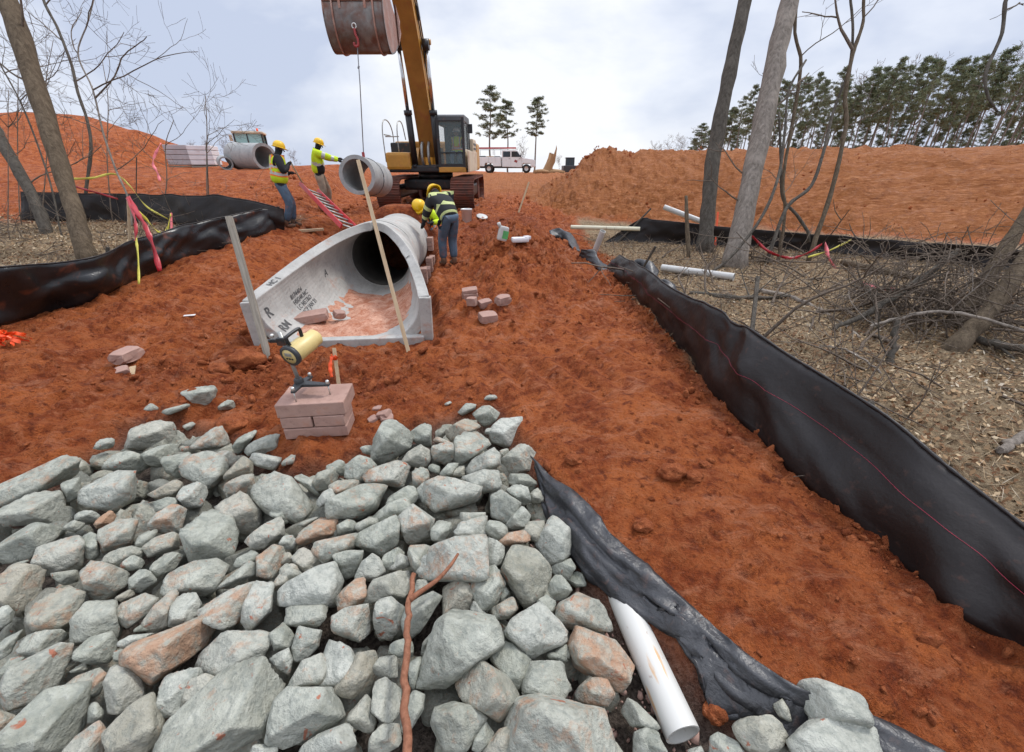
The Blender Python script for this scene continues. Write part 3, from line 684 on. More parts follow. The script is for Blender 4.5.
 ('H', '420,700 500,650 580,610 605,680 550,740 450,750', (.6, .2, .2), None),
 ('H', '795,570 840,480 890,480 945,560 890,640 810,620', (0, 0, .2), None),
 ('H', '820,420 880,400 940,370 970,420 920,500 830,460', (0, 0, 0), None),
 ('H', '320,610 440,740 430,780 300,730', (.1, 0, .7), None),
 ('H', '500,640 580,600 600,620 510,660', (0, 0, 0), None),
 ('H', '720,650 790,590 850,640 830,700 740,690', (0, 0, .2), None),
 ('H', '500,590 530,540 560,580 510,640', (0, 0, 0), None),
 ('L', '195,170 240,100 370,20 440,70 505,160 490,200 320,285 240,240', (.3, 0, .75), 'whitish cube-like block by the plastic pipe'),
 ('L', '440,90 480,20 560,-30 660,10 760,130 700,150 550,130 450,130', (.5, .2, .4), 'triangular stone pointing at the plastic pipe'),
 ('L', '525,230 560,140 640,150 740,210 830,310 890,400 870,470 740,440 560,330', (.9, .6, .3), 'tan mud-caked slab beside the plastic pipe'),
 ('L', '280,420 330,310 400,295 490,310 550,430 450,500 300,470', (.15, 0, .2), None),
 ('L', '500,490 620,390 710,390 735,470 700,520 560,500', (.8, .3, .3), None),
 ('L', '730,500 780,475 850,510 960,620 930,650 820,620', (.1, .1, .2), None),
 ('L', '240,620 260,500 380,470 460,500 560,500 680,530 740,560 830,680 840,770 200,800 200,700', (.45, .1, .3), 'huge rust-patched boulder by the pipe mouth'),
 ('L', '100,740 170,650 260,620 300,700 200,810 100,810', (.2, .6, .2), None),
 ('L', '0,390 80,310 200,390 260,490 220,550 160,590 60,530 0,500 -60,420', (.45, .3, .1), 'cube-like stone with a brown broken edge'),
 ('L', '-230,420 -200,350 -130,220 -130,120 -60,70 20,80 130,90 175,170 175,230 120,270 0,345 -90,410 -180,440', (.1, 0, .2), 'big grey boulder beside the branch'),
 ('L', '130,290 200,200 320,290 330,320 280,400 270,440 200,390', (0, 0, 0), None),
 ('L', '380,290 430,255 520,280 520,310', (0, 0, .1), None),
 ('L', '400,280 500,220 525,270 520,290', (0, 0, 0), None),
 ('L', '0,560 40,530 100,590 50,680 0,740 -100,740 -160,610 -140,540 -60,510', (.15, .1, .1), 'flat grey block at the foot of the branch'),
 ('L', '50,680 110,600 160,650 90,740 30,760', (0, 0, .1), None),
 ('L', '210,640 230,540 260,510 270,640', (0, .2, 0), None),
 ('L', '840,770 840,660 900,630 960,660 960,770', (.1, 0, .2), None),
 ('L', '265,460 330,440 440,490 380,475 300,490', (.2, .5, .3), None),
 ('M', '490,310 540,270 590,268 720,310 760,370 775,410 700,375 600,390 510,410', (.05, 0, .5), 'pale boulder lying on the black sheeting'),
 ('M', '485,450 560,400 690,372 780,420 800,480 790,530 520,530', (.05, 0, .6), 'large pale boulder in front of the sheeting'),
 ('M', '300,420 350,390 450,380 490,410 480,470 430,510 350,490', (.1, .4, .1), 'tan stone between the pipe and the pale boulders'),
 ('M', '220,460 260,440 320,470 350,520 230,530', (0, 0, .3), None),
 ('M', '0,470 0,430 60,450 95,510 0,530', (0, 0, .2), None),
 ('M', '440,350 470,330 490,360 500,400 460,385', (0, .3, 0), None),
 ('M', '915,510 960,488 1000,500 1000,520 920,530', (0, 0, .5), None),
 ('M', '140,500 210,480 230,510 150,525', (0, 0, .4), None),
 ('I', '65,170 110,90 170,65 330,60 405,100 360,130 190,205 100,190', (.3, .1, .2), None),
 ('I', '0,420 70,270 200,210 330,140 405,145 370,290 330,360 200,460 50,510 0,480', (.4, .1, .3), 'layered slab with pinkish bands'),
 ('I', '405,150 480,100 620,70 660,130 640,230 540,245 430,220', (.05, 0, 0), None),
 ('I', '640,140 740,90 880,75 830,110 720,160', (.2, 0, .5), None), ('I', '640,180 730,160 730,250 650,230', (0, 0, 0), None),
 ('I', '330,380 440,310 560,275 605,310 560,420 510,440 500,380', (.4, .3, .2), None),
 ('I', '-40,700 130,520 260,410 380,380 490,375 525,430 490,600 390,690 300,760 0,820', (.05, 0, .1), 'large blue-grey slab with one red dab'),
 ('I', '595,360 640,280 710,260 790,320 820,420 720,470 640,580 610,520', (.1, .4, .4), None),
 ('I', '590,650 640,580 750,490 870,420 920,570 880,690 800,770 640,770', (.1, .5, .1), 'speckled tan boulder beside the giant boulder'),
 ('I', '350,760 450,650 560,580 600,640 580,770', (.5, .3, .4), None),
 ('I', '500,580 510,480 550,470 595,520 570,580', (0, 0, .1), None),
 ('I', '-40,660 -40,510 0,510 90,550 60,620', (.7, .4, .2), None),
 ('I', '0,130 50,60 130,40 100,90 60,180 0,220 -40,200', (.1, 0, .2), None), ('I', '0,290 60,220 150,210 60,280 0,370', (.1, 0, .1), None),
 ('I', '380,300 470,245 540,245 520,280 420,300', (0, .2, 0), None),
 ('I', '740,70 800,30 860,60', (0, 0, .1), None),
 ('J', '-158,160 -60,110 110,50 260,-15 370,35 330,110 110,280 0,340 -100,290 -153,240', (.9, .3, .2), 'large rust-orange slab'),
 ('J', '205,240 290,140 400,70 470,60 560,100 660,70 670,170 620,225 450,215 370,310 250,275', (.35, .2, .5), 'broad pale stone behind the giant boulder'),
 ('J', '10,700 60,580 250,510 340,380 460,220 620,230 720,300 730,370 680,500 610,580 610,650 500,690 340,770 0,790', (.08, .1, .15), 'giant grey boulder'),
 ('J', '0,450 60,330 180,275 270,290 200,380 140,520 60,570 0,560', (.2, 0, .6), None),
 ('J', '155,470 200,350 280,315 345,340 320,420 260,490 170,520', (.1, .5, .3), None),
 ('J', '660,80 730,20 800,90 770,160 680,170', (0, 0, 0), None),
 ('J', '780,160 820,45 940,70 930,150 850,235 790,230', (.3, 0, .4), None),
 ('J', '650,215 760,165 780,230 760,310 720,290', (.4, 0, .4), None),
 ('J', '750,380 800,250 940,200 1000,260 960,390 820,380', (.3, .2, .5), None),
 ('J', '645,620 690,480 760,400 900,375 1000,400 1060,540 940,640 740,725 650,680', (.2, 0, .3), 'angular grey boulder next to the giant boulder'),
 ('J', '530,740 560,710 680,710 760,750 540,790', (.1, 0, .5), None),
 ('J', '790,750 850,710 940,655 1080,600 1180,640 1220,680 1100,770 800,810', (.05, 0, .6), 'smooth pale stone at the pile\'s near edge'),
 ('K', '25,360 70,180 120,110 230,170 285,290 260,340 190,380 80,380', (.2, 0, .8), 'whitish pear-shaped stone'),
 ('K', '110,430 180,370 280,340 270,200 370,180 380,240 300,380 200,510', (.2, .7, 0), None),
 ('K', '365,270 400,215 480,205 525,240 520,320 430,330 380,310', (0, .3, .3), None),
 ('K', '355,520 370,370 430,335 520,400 515,510 450,605 390,580', (0, .2, .4), None),
 ('K', '195,570 320,430 360,480 370,580 350,640 230,600', (.1, .4, .2), None),
 ('K', '340,770 340,650 380,580 500,600 510,680 480,790', (.4, .2, .2), None),
 ('K', '520,620 530,500 590,410 650,430 640,510 600,600 560,650', (0, 0, .1), None),
 ('K', '570,370 560,230 640,220 620,320 600,400', (0, 0, 0), None),
 ('K', '460,190 470,130 540,110 630,140 630,200 520,210', (0, 0, 0), None),
 ('K', '640,190 650,120 740,20 780,10 700,90 680,190', (.3, .2, .2), None),
 ('N', '130,400 180,370 195,420 160,425', (0, 0, .0), None),
]
_ico = {}
def ico(sub):
    if sub not in _ico:
        bm = bmesh.new(); bmesh.ops.create_icosphere(bm, subdivisions=sub, radius=1.0); bm.verts.ensure_lookup_table()
        _ico[sub] = (np.array([v.co[:] for v in bm.verts]), np.array([[v.index for v in f.verts] for f in bm.faces])); bm.free()
    return _ico[sub]
def stone(N, D, sub, size, seed, p=120.0, rough=1.0):
    """rounded-edge polyhedron bounded by planes n.x <= d, then weathered"""
    U, F = ico(sub); N = np.array(N, float); N /= np.linalg.norm(N, axis=1)[:, None]; D = np.array(D, float)
    q = np.maximum(U @ N.T, 0) / D[None]
    r = (q ** p).sum(1) ** (-1 / p); V = U * r[:, None]
    f = 1.0 / size; s = seed * 3.1
    d = .034 * fbm(V[:, 0] * f + s, V[:, 1] * f, V[:, 2] * f, 1.6, 3, seed) + .018 * (1 - 2 * np.abs(fbm(V[:, 0] * f, V[:, 1] * f + s, V[:, 2] * f, 3.6, 3, seed + 5))) + .013 * fbm(V[:, 0] * f, V[:, 1] * f, V[:, 2] * f + s, 8, 4, seed + 9)
    # stepped flakes
    st = fbm(V[:, 0] * f, V[:, 1] * f, V[:, 2] * f, 2.2, 2, seed + 3); d = d + .016 * np.round(st * 3.0)
    return V * (1 + rough * .9 * d)[:, None], F
def pile_z(x, y):
    return .03 + .05 * vnoise(x * 1.3, y * 1.3, 0, 77) - .10 * np.exp(-((x - np.interp(y, [.4, 1, 2], [.62, .42, .1])) / .25) ** 2)
placed = []        # (centre px, size px, world centre, object, stain...)
def hull2(P):
    P = sorted(map(tuple, P)); 
    def half(Q):
        h = []
        for p in Q:
            while len(h) > 1 and (h[-1][0] - h[-2][0]) * (p[1] - h[-2][1]) - (h[-1][1] - h[-2][1]) * (p[0] - h[-2][0]) <= 0: h.pop()
            h.append(p)
        return h[:-1]
    return half(P) + half(P[::-1])
def outline_rock(k, pts, col, on_dirt=False):
    P = np.array(pts, float); c = P.mean(0); rng = np.random.default_rng(1000 + k)
    r = ray(*c); 
    # the stone's centre: on the pile's surface (or on the dirt) where this line of sight meets it
    ts = np.linspace(.6, 6.5, 1200); Q = CAM[None] + ts[:, None] * r[None]
    g = H(Q[:, 0], Q[:, 1]); pz = pile_z(Q[:, 0], Q[:, 1])
    surf = np.where(np.full(len(ts), on_dirt), g, np.maximum(g, pz))
    i = int(np.argmax(Q[:, 2] < surf)); ctr = Q[i]
    wdir = -r / np.linalg.norm(r); xdir = np.array([1.0, 0, 0]); xdir = xdir - wdir * (xdir @ wdir); xdir /= np.linalg.norm(xdir); ydir = np.cross(wdir, xdir)
    L = []
    for u, v in P:
        q = ray(u, v); t = ((ctr - CAM) @ wdir) / (q @ wdir); e = CAM + q * t - ctr; L.append((e @ xdir, e @ ydir))
    L = hull2(L)
    while len(L) > 6:                 # keep the strongest corners
        q = [abs((L[i][0] - L[i - 1][0]) * (L[(i + 1) % len(L)][1] - L[i - 1][1]) - (L[i][1] - L[i - 1][1]) * (L[(i + 1) % len(L)][0] - L[i - 1][0])) for i in range(len(L))]
        i = int(np.argmin(q)); tot = .06 * (max(a[0] for a in L) - min(a[0] for a in L)) * (max(a[1] for a in L) - min(a[1] for a in L))
        if q[i] > tot and len(L) <= 8: break
        L.pop(i)
    L = np.array(L); L = L.mean(0) + (L - L.mean(0)) * 1.14; ext = L.max(0) - L.min(0); size = float(np.sqrt(ext[0] * ext[1])) ; th = size * rng.uniform(.70, .95)
    # the stone rests: lift it so that about its lower half sits in the pile
    lift = (.22 if not on_dirt else .30) * th; t2 = 1 - lift / max(.6, abs(r[2]) * np.linalg.norm(ctr - CAM)) * abs(r[2]) / 1.0 * 1.0
    sc = np.linalg.norm(ctr - CAM); ctr2 = ctr + wdir * lift; k2 = np.linalg.norm(ctr2 - CAM) / sc; L = L * k2; size *= k2; ctr = ctr2
    N, D = [], []
    n = len(L); area = .5 * sum(L[i][0] * L[(i + 1) % n][1] - L[(i + 1) % n][0] * L[i][1] for i in range(n)); sg = 1 if area > 0 else -1
    cen = L.mean(0)
    for i in range(n):
        a, b = L[i], L[(i + 1) % n]; e = b - a; ln = np.hypot(*e)
        if ln < 1e-6: continue
        o = np.array([e[1], -e[0]]) / ln * sg; d = o @ a
        d = max(d, size * .12)
        tf, tb = rng.uniform(.0, .55), rng.uniform(.0, .25)
        N.append((o[0], o[1], tf)); D.append(d * 1.0 / math.sqrt(1 + tf * tf) * (1 + .0) + 0); 
        N.append((o[0], o[1], -tb)); D.append(d / math.sqrt(1 + tb * tb))
    wu = np.array([0 * xdir[2], ydir[2], wdir[2]])        # world up in the stone's frame
    wu = np.array([xdir[2], ydir[2], wdir[2]])
    ridge = np.array([rng.uniform(-.1, .1) * ext[0], rng.uniform(-.22, .12) * ext[1], th * .5])
    def plane(nv, pt):
        nv = np.array(nv, float); nv /= np.linalg.norm(nv); N.append(nv); D.append(max(nv @ pt, size * .14))
    plane(wu + rng.normal(0, .16, 3), ridge)                                              # upper face
    plane(np.array([rng.uniform(-.35, .35), -.55 + rng.normal(0, .2), .75]), ridge)       # front face
    plane(np.array([rng.choice([-1, 1]) * rng.uniform(.5, .8), rng.uniform(-.2, .4), .7]), ridge * np.array([1, 1, .92]))
    for _ in range(2):
        nv = rng.normal(0, 1, 3); nv[2] = abs(nv[2]) * .8 + .25; nv /= np.linalg.norm(nv)
        sup = max(nv @ np.array([l[0], l[1], th * .3]) for l in L); N.append(nv); D.append(max(sup * rng.uniform(.84, 1.0), size * .14))
    for _ in range(4):
        nv = rng.normal(0, 1, 3); nv[2] = -abs(nv[2]) - .4; nv /= np.linalg.norm(nv); N.append(nv); D.append(th * rng.uniform(.40, .6))
    N.append((0, 0, -1)); D.append(th * .5); N.append((0, 0, 1)); D.append(th * .62)
    px = P.max(0) - P.min(0); pxs = float(np.sqrt(px[0] * px[1]))
    sub = 5 if pxs > 62 else 4 if pxs > 22 else 3
    V, F = stone(N, D, sub, size, 100 + k)
    R = np.stack([xdir, ydir, wdir], 1); Vw = V @ R.T
    o = mesh_np('riprap_rock', Vw, F, M['rock']); o.location = ctr
    o.color = (min(1, col[0] if col[0] < 1.3 else 1.0), col[1], col[2], 1)
    return o, ctr, size, c, pxs, px
for k, (tl, s, col, nm) in enumerate(ROCKS):
    x0, y0, q = TILES[tl]; pts = [(x0 + float(a.split(',')[0]) * q, y0 + float(a.split(',')[1]) * q) for a in s.split()]
    dirt = tl == 'P' or (tl == 'D' and s.split()[0] in ('240,140', '400,60', '150,90'))
    o, ctr, size, c, pxs, px = outline_rock(k, pts, col, dirt)
    placed.append(dict(o=o, ctr=ctr, size=size, c=c, pxs=pxs, px=px, col=col, nm=nm, dirt=dirt, n=len(pts)))
# smaller stones down in the gaps, seen only in glimpses between the large ones
PC = np.array([p['ctr'] for p in placed]); PS = np.array([p['size'] for p in placed])
protos = []
for k in range(14):
    rg = np.random.default_rng(500 + k); N = rg.normal(0, 1, (15, 3)); D = rg.uniform(.72, 1.0, 15); N = np.vstack([N, np.eye(3), -np.eye(3)]); D = np.concatenate([D, np.full(6, 1.05)])
    V, F = stone(N, D, 4, 1.6, 700 + k); V = V * np.array([1.15, .9, .75]); o = mesh_np('riprap_rock', V, F, M['rock']); protos.append(o)
fill = []; rg = np.random.default_rng(5); tries = 0
PA_, PB_ = at_z(683, 735, -.075)[:2], at_z(612, 576, -.075)[:2]
def off_pipe(x, y):
    e = PB_ - PA_; t = np.clip(((x - PA_[0]) * e[0] + (y - PA_[1]) * e[1]) / (e @ e), 0, 1); return np.hypot(x - PA_[0] - t * e[0], y - PA_[1] - t * e[1])
while len(fill) < 100 and tries < 9000:
    tries += 1
    x, y = rg.uniform(-3.6, 1.25), rg.uniform(.25, 2.75)
    if poly_sd(np.array([x]), np.array([y]), ROCK_POLY)[0] > -.14: continue
    s = rg.uniform(.075, .135)
    if off_pipe(x, y) < s + .075: continue
    if any((x - a) ** 2 + (y - b) ** 2 < (1.22 * max(s, c_)) ** 2 for a, b, c_ in fill): continue
    if y < 1.9 and abs(x - np.interp(y, [.4, 1, 2], [.62, .44, .16])) < .16 : continue
    fill.append((x, y, s))
for i, (x, y, s) in enumerate(fill):
    pr = protos[i % 14]; o = pr if i < 14 else pr.copy()
    if i >= 14: COL.objects.link(o)
    o.location = (x, y, float(pile_z(x, y)) - .145 + rg.uniform(-.02, .01)); o.rotation_euler = rg.uniform(0, 6.28, 3); o.scale = (s, s, s)
    o.color = (rg.uniform(0, .5), rg.uniform(0, .5), rg.uniform(0, .3), 1)
    tag(o, 'small grey stone half hidden low in the gaps of the riprap pile', 'rock', 'small stones in the gaps of the pile')
# the stones below those: too many to count, one object
V_, F_, n_ = [], [], 0
for k in range(420):
    x, y = rg.uniform(-3.9, 1.3), rg.uniform(.2, 2.8)
    if poly_sd(np.array([x]), np.array([y]), ROCK_POLY)[0] > -.07 or off_pipe(x, y) < .15: continue
    pd = protos[k % 14].data; v = np.empty(len(pd.vertices) * 3, np.float32); pd.vertices.foreach_get('co', v)
    v = v.reshape(-1, 3) * rg.uniform(.05, .105); R = np.array(Euler(rg.uniform(0, 6.28, 3)).to_matrix()); 
    f = np.empty(len(pd.loops), np.int32); pd.loops.foreach_get('vertex_index', f)
    V_.append(v @ R.T + np.array([x, y, -.145 + rg.uniform(-.02, .02)])); F_.append(f.reshape(-1, 3) + n_); n_ += len(v)
o = mesh_np('stone_rubble', np.concatenate(V_), np.concatenate(F_), M['rock']); o.color = (.35, .3, 0, 1); o['kind'] = 'stuff'
# a label for each stone: its own look, then the nearest landmark
heroes = [p for p in placed if p['nm']]
def dirword(d):
    a = math.degrees(math.atan2(-d[1], d[0])) % 360
    return ['to the right of', 'up and right from', 'just above', 'up and left from', 'to the left of', 'down and left from', 'just below', 'down and right from'][int((a + 22.5) // 45) % 8]
used = set()
for p in sorted(placed, key=lambda p: -p['pxs']):
    if p['nm']:
        lab = p['nm']; lab = lab if lab.split()[0] != 'giant' else 'giant grey boulder, the biggest stone of the riprap pile'
        if len(lab.split()) < 6: lab += ' in the riprap pile'
    else:
        st, tn, lt = p['col']; sz = 'fist-sized' if p['pxs'] < 17 else 'small' if p['pxs'] < 27 else 'medium'
        asp = p['px'][0] / p['px'][1]; sh = 'flat' if asp > 1.9 else 'upright' if asp < .75 else 'pointed' if p['n'] <= 5 else 'blocky'
        hue = 'red' if st > 1.3 else 'rusty' if st >= .6 else 'tan' if tn >= .5 else 'whitish' if lt >= .5 else 'dark grey' if lt < .05 else 'pale grey' if lt >= .3 else 'grey'
        look = f'{sz} {sh} {hue} stone'; 
        hs = sorted(heroes, key=lambda h: np.hypot(*(h['c'] - p['c'])) - .3 * h['pxs']); lab = None
        for h in hs[:6]:
            for lk in (look, f'{sz} {hue} stone'):
                t = f"{lk} {dirword(p['c'] - h['c'])} the {h['nm']}"
                if t not in used and len(t.split()) <= 16: lab = t; break
            if lab: break
        if not lab: lab = look + ' in the riprap pile'
        if p['dirt']:
            lab = lab.replace('stone', 'stone on the dirt', 1) if len(lab.split()) <= 13 else lab
    used.add(lab); tag(p['o'], lab, 'rock', 'rocks of the riprap pile')
# ------------------------------------------------------------------ silt fences and loose sheeting
M['gloss'] = mat_plain('glossy_black_film', (.014, .014, .015), .30, 0, .3, 4, .25, .12, spec=.5)
def sheet_fence(name, label, base, tops, seed, posts=(), lean=0.0, thread=None, wr=1.0, group=None, belly=.05, nw=12, pside=-.05, fab_m='sheet'):
    """base: ground points (x,y,z) along the foot; tops: points along the upper edge; draped black sheet between them"""
    B = np.array(spline(base, 14)); T = np.array(spline(tops, 14)); n = len(B); root = thing(name, label, 'fence', tuple(map(float, B[n // 2])), 0, group)
    o0 = B[n // 2]; V = []
    s = np.concatenate([[0], np.cumsum(np.linalg.norm(np.diff(B, axis=0), axis=1))])
    for i in range(n):
        d = B[min(i + 1, n - 1)] - B[max(i - 1, 0)]; d[2] = 0; d /= np.linalg.norm(d); nn = np.array([-d[1], d[0], 0])
        for j in range(nw + 1):
            t = j / nw; p = B[i] * (1 - t) + T[i] * t
            amp = math.sin(math.pi * min(1, t * 1.02)) 
            f = wr * (.045 * float(vnoise(s[i] * 1.6 + .6 * t, t * 1.3, 0, seed)) + .022 * float(vnoise(s[i] * 5 + 2.2 * t, t * 2.4, 0, seed + 1)) + .014 * (1 - 2 * abs(float(vnoise(s[i] * 3.2 - 3.5 * t, t * 2, 0, seed + 2)))))
            p = p + nn * (f * (.25 + amp) + belly * amp)
            p = p + np.array([0, 0, (.018 * float(vnoise(s[i] * 2.3, 0, 0, seed + 3)) * t)])
            V.append(p - o0)
    F = [[i * (nw + 1) + j, (i + 1) * (nw + 1) + j, (i + 1) * (nw + 1) + j + 1, i * (nw + 1) + j + 1] for i in range(n - 1) for j in range(nw)]
    fab = mesh_np('fabric', V, F, M[fab_m], root); so_ = fab.modifiers.new('Solidify', 'SOLIDIFY'); so_.thickness = .006; so_.offset = 0
    V = np.array(V).reshape(n, nw + 1, 3)
    mb = MB(); mb.tube([V[i, nw] for i in range(0, n)], [.007 + .004 * abs(float(vnoise(i * .7, 0, 0, seed))) for i in range(n)], 6); mb.build('top_hem', M['sheet'], root)
    if thread:
        jj = int(thread * nw); mb = MB(); side = np.array([-1, 0, 0]) * .008
        mb.tube([V[i, jj] + side for i in range(n)], .0013, 4); mb.build('stitched_thread', M['stitch'], root)
    for (i_, r, ht, tilt) in posts:
        i = int(i_ * (n - 1)); b = B[i]; t = T[i]; d = B[min(i + 1, n - 1)] - B[max(i - 1, 0)]; d[2] = 0; d /= np.linalg.norm(d); nn = np.array([-d[1], d[0], 0])
        off = nn * pside
        up = (t - b) / np.linalg.norm(t - b) + np.array([tilt, 0, 0]); mb = MB(); a = b + off - up * .1 - o0; e = t + off + up * ht - o0
        mb.box((a + e) / 2, (r * 2, r * 2, np.linalg.norm(e - a)), frame_to(e - a), 0, .004); mb.build('post', M['barkA'], root)
    return root
def gz_(x, y, dz=0): return (x, y, Hs(x, y) + dz)
def pxg(lst, dz=0): return [tuple(on_ground(u, v)) if len(t) == 0 else tuple(at(u, v, t[0])) for (u, v, *t) in lst]

# near right-hand fence: foot and upper edge read off along its run
rb, rt = [], []
for (u0, v0, u1, v1) in [(1180, 790, 1150, 625), (1024, 648, 1024, 522), (960, 606, 948, 464), (900, 560, 880, 412), (840, 508, 812, 368), (780, 456, 757, 331), (725, 402, 735, 322), (690, 362, 706, 304), (655, 318, 668, 284), (628, 286, 640, 266), (606, 268, 620, 255)]:
    b = on_ground(u0, v0); 
    # upper edge stands above the foot line, a little behind it
    r = ray(u1, v1); t = (b[0] + .10 - 0) / r[0]; p = CAM + r * t
    if p[1] > b[1] + .35 or p[1] < b[1] - .35 or True:
        # choose the distance so that the sheet is near vertical over its own line
        best = min(np.linspace(.5, 9, 1700), key=lambda q: abs((CAM + r * q)[0] - (RF((CAM + r * q)[1]) + .07)))
        p = CAM + r * best
    rb.append((b[0], b[1], b[2] - .04)); rt.append(tuple(p))
print('RIGHT FENCE', [tuple(np.round(b, 2)) for b in rb], [tuple(np.round(b, 2)) for b in rt])
PS_R = -.05
sheet_fence('silt_fence', 'long black silt fence with a red stitched line beside the dead-leaf woodland floor', rb, rt, 21, posts=[(.10, .018, -.02, 0), (.33, .018, -.02, 0), (.575, .014, .42, .16), (.90, .013, .34, .05)], thread=.66, belly=.03, wr=1.25, group='black silt fences', pside=PS_R)
# near left-hand fence
lb, lt = [], []
for (u0, v0, u1, v1) in [(-160, 376, -170, 290), (-60, 340, -70, 275), (0, 324, 0, 266), (45, 312, 50, 263), (90, 300, 95, 258), (130, 281, 128, 243), (165, 266, 162, 232), (205, 252, 200, 221), (245, 240, 240, 213), (283, 228, 280, 206)]:
    b = on_ground(u0, v0); r = ray(u1, v1); t = (b[1] + .10) / r[1]; p = CAM + r * t
    lb.append((b[0], b[1], b[2] - .03)); lt.append(tuple(p))
sheet_fence('silt_fence', 'glossy sagging black silt fence below the leaning tree and red flagging tape', lb, lt, 33, posts=[(.50, .018, .05, 0)], wr=1.7, fab_m='gloss', pside=.06, belly=-.07, group='black silt fences')
lb, lt = [], []
for (u0, v0, u1, v1) in [(20, 219, 20, 192), (85, 221, 85, 193), (130, 222, 130, 194), (175, 224, 175, 195), (220, 226, 220, 196), (262, 229, 262, 203), (284, 230, 284, 209)]:
    b = on_ground(u0, v0); r = ray(u1, v1); p = CAM + r * ((b[1] + .06) / r[1]); lb.append((b[0], b[1], b[2] - .03)); lt.append(tuple(p))
sheet_fence('silt_fence', 'black silt fence running behind the bare saplings to the worker in blue jeans', lb, lt, 37, posts=[(.35, .008, .75, .05), (.62, .008, .8, -.05)], wr=.9, pside=.05, belly=-.03, group='black silt fences')
# far fence at the toe of the right bank
lb, lt = [], []
for (u0, v0, u1, v1) in [(604, 243, 606, 241), (618, 242, 640, 220), (660, 243, 660, 221), (720, 246, 720, 227), (780, 249, 780, 232), (850, 255, 850, 237), (920, 262, 920, 243), (990, 268, 990, 248), (1080, 276, 1080, 255)]:
    b = on_ground(u0, v0); r = ray(u1, v1); p = CAM + r * ((b[1] + .05) / r[1]); lb.append((b[0], b[1], b[2] - .04)); lt.append(tuple(p))
sheet_fence('silt_fence', 'black silt fence along the toe of the orange bank behind the two trunks', lb, lt, 41, posts=[(.12, .015, .35, .05), (.5, .015, .05, 0)], wr=.8, belly=.03, group='black silt fences')

def drape(name, label, ups, los, seed, amp=.03, nw=14, cat='sheeting', sub=14, flat=True):
    U = np.array(spline(ups, sub)); Lo = np.array(spline(los, sub)); n = len(U); c = U[n // 2]; V = []
    s = np.concatenate([[0], np.cumsum(np.linalg.norm(np.diff(U, axis=0), axis=1))])
    for i in range(n):
        d = U[min(i + 1, n - 1)] - U[max(i - 1, 0)]; d /= np.linalg.norm(d); a = Lo[i] - U[i]; nn = np.cross(d, a); nn /= np.linalg.norm(nn) + 1e-9
        if nn[2] < 0: nn = -nn
        for j in range(nw + 1):
            t = j / nw; p = U[i] + a * t
            f = amp * (1.0 * float(vnoise(s[i] * 2.2 - t * .8, t * 3.2, 0, seed)) + .75 * (1 - 2 * abs(float(vnoise(s[i] * 2.2 + t * 2.6, t * 5.0, 0, seed + 1)))) + .5 * (1 - 2 * abs(float(vnoise(s[i] * 6.5 - t * 3.0, t * 3.0, 0, seed + 7)))) + .3 * float(vnoise(s[i] * 9, t * 5, 0, seed + 2)))
            p = p + nn * (f + amp * .35 * math.sin(math.pi * t))
            e = .02 * float(vnoise(s[i] * 7, j, 0, seed + 4)) if j in (0, nw) else 0
            V.append(p + a * e * 2)
    V = np.array(V); g = H(V[:, 0], V[:, 1]); V[:, 2] = np.maximum(V[:, 2], g + .012 + .010 * (1 + fbm(V[:, 0], V[:, 1], 0, 9, 2, seed))) if flat else V[:, 2]; V = V - c
    F = [[i * (nw + 1) + j, (i + 1) * (nw + 1) + j, (i + 1) * (nw + 1) + j + 1, i * (nw + 1) + j + 1] for i in range(n - 1) for j in range(nw)]
    o = mesh_np(name, V, F, M['loose']); o.location = c; q = o.modifiers.new('Solidify', 'SOLIDIFY'); q.thickness = .005; q.offset = 0
    return tag(o, label, cat)
UP = [(537, 458), (550, 476), (575, 492), (612, 533), (652, 570), (690, 603), (730, 638), (762, 664), (800, 684), (870, 712), (945, 752), (1010, 800)]
LO = [(538, 480), (541, 508), (556, 538), (580, 570), (606, 598), (644, 626), (684, 656), (724, 694), (760, 714), (795, 740), (870, 785), (940, 830)]
drape('plastic_sheet', 'crumpled black plastic sheeting draped down the edge between stones and red dirt', [at_z(u, v, Hs(*at_z(u, v, .04)[:2]) + .030) for u, v in UP], [at_z(u, v, -.045) for u, v in LO], 51, .028)
drape('plastic_sheet', 'loose black sheeting flap in the gap beside the mouth of the rust-streaked pipe', [at_z(u, v, -.06) for u, v in [(655, 618), (690, 645), (730, 680), (778, 706)]], [at_z(u, v, -.17) for u, v in [(668, 640), (692, 700), (712, 735), (778, 742)]], 57, .025, 10)
for (lab, ups, los, sd) in [('torn black sheeting wrapped on a short lath at the far end of the silt fence', [(549, 231), (560, 228), (570, 233), (578, 246)], [(551, 236), (562, 240), (571, 248), (580, 251)], 61),
                            ('folded black sheeting flap lying against the short propped white pipe', [(582, 250), (594, 250), (602, 262), (612, 268)], [(578, 258), (592, 264), (600, 270), (612, 272)], 63),
                            ('dark curled sheeting scrap standing behind the silt fence near the white pipe', [(632, 262), (640, 258), (650, 260), (656, 270)], [(638, 275), (645, 280), (652, 286), (656, 288)], 65),
                            ('black sheeting scrap slumped on leaves between silt fence and white pipe', [(656, 280), (664, 279), (672, 286), (682, 296)], [(658, 292), (668, 300), (680, 304), (692, 304)], 67)]:
    dp = on_ground(*los[1]); d_ = float((dp - CAM) @ np.array([0, cP, -sP]))
    drape('plastic_sheet', lab, [at(u, v, d_ + .05) for u, v in ups], [on_ground(u, v) for u, v in los], sd, .03, 8, 'sheeting', 8, False)

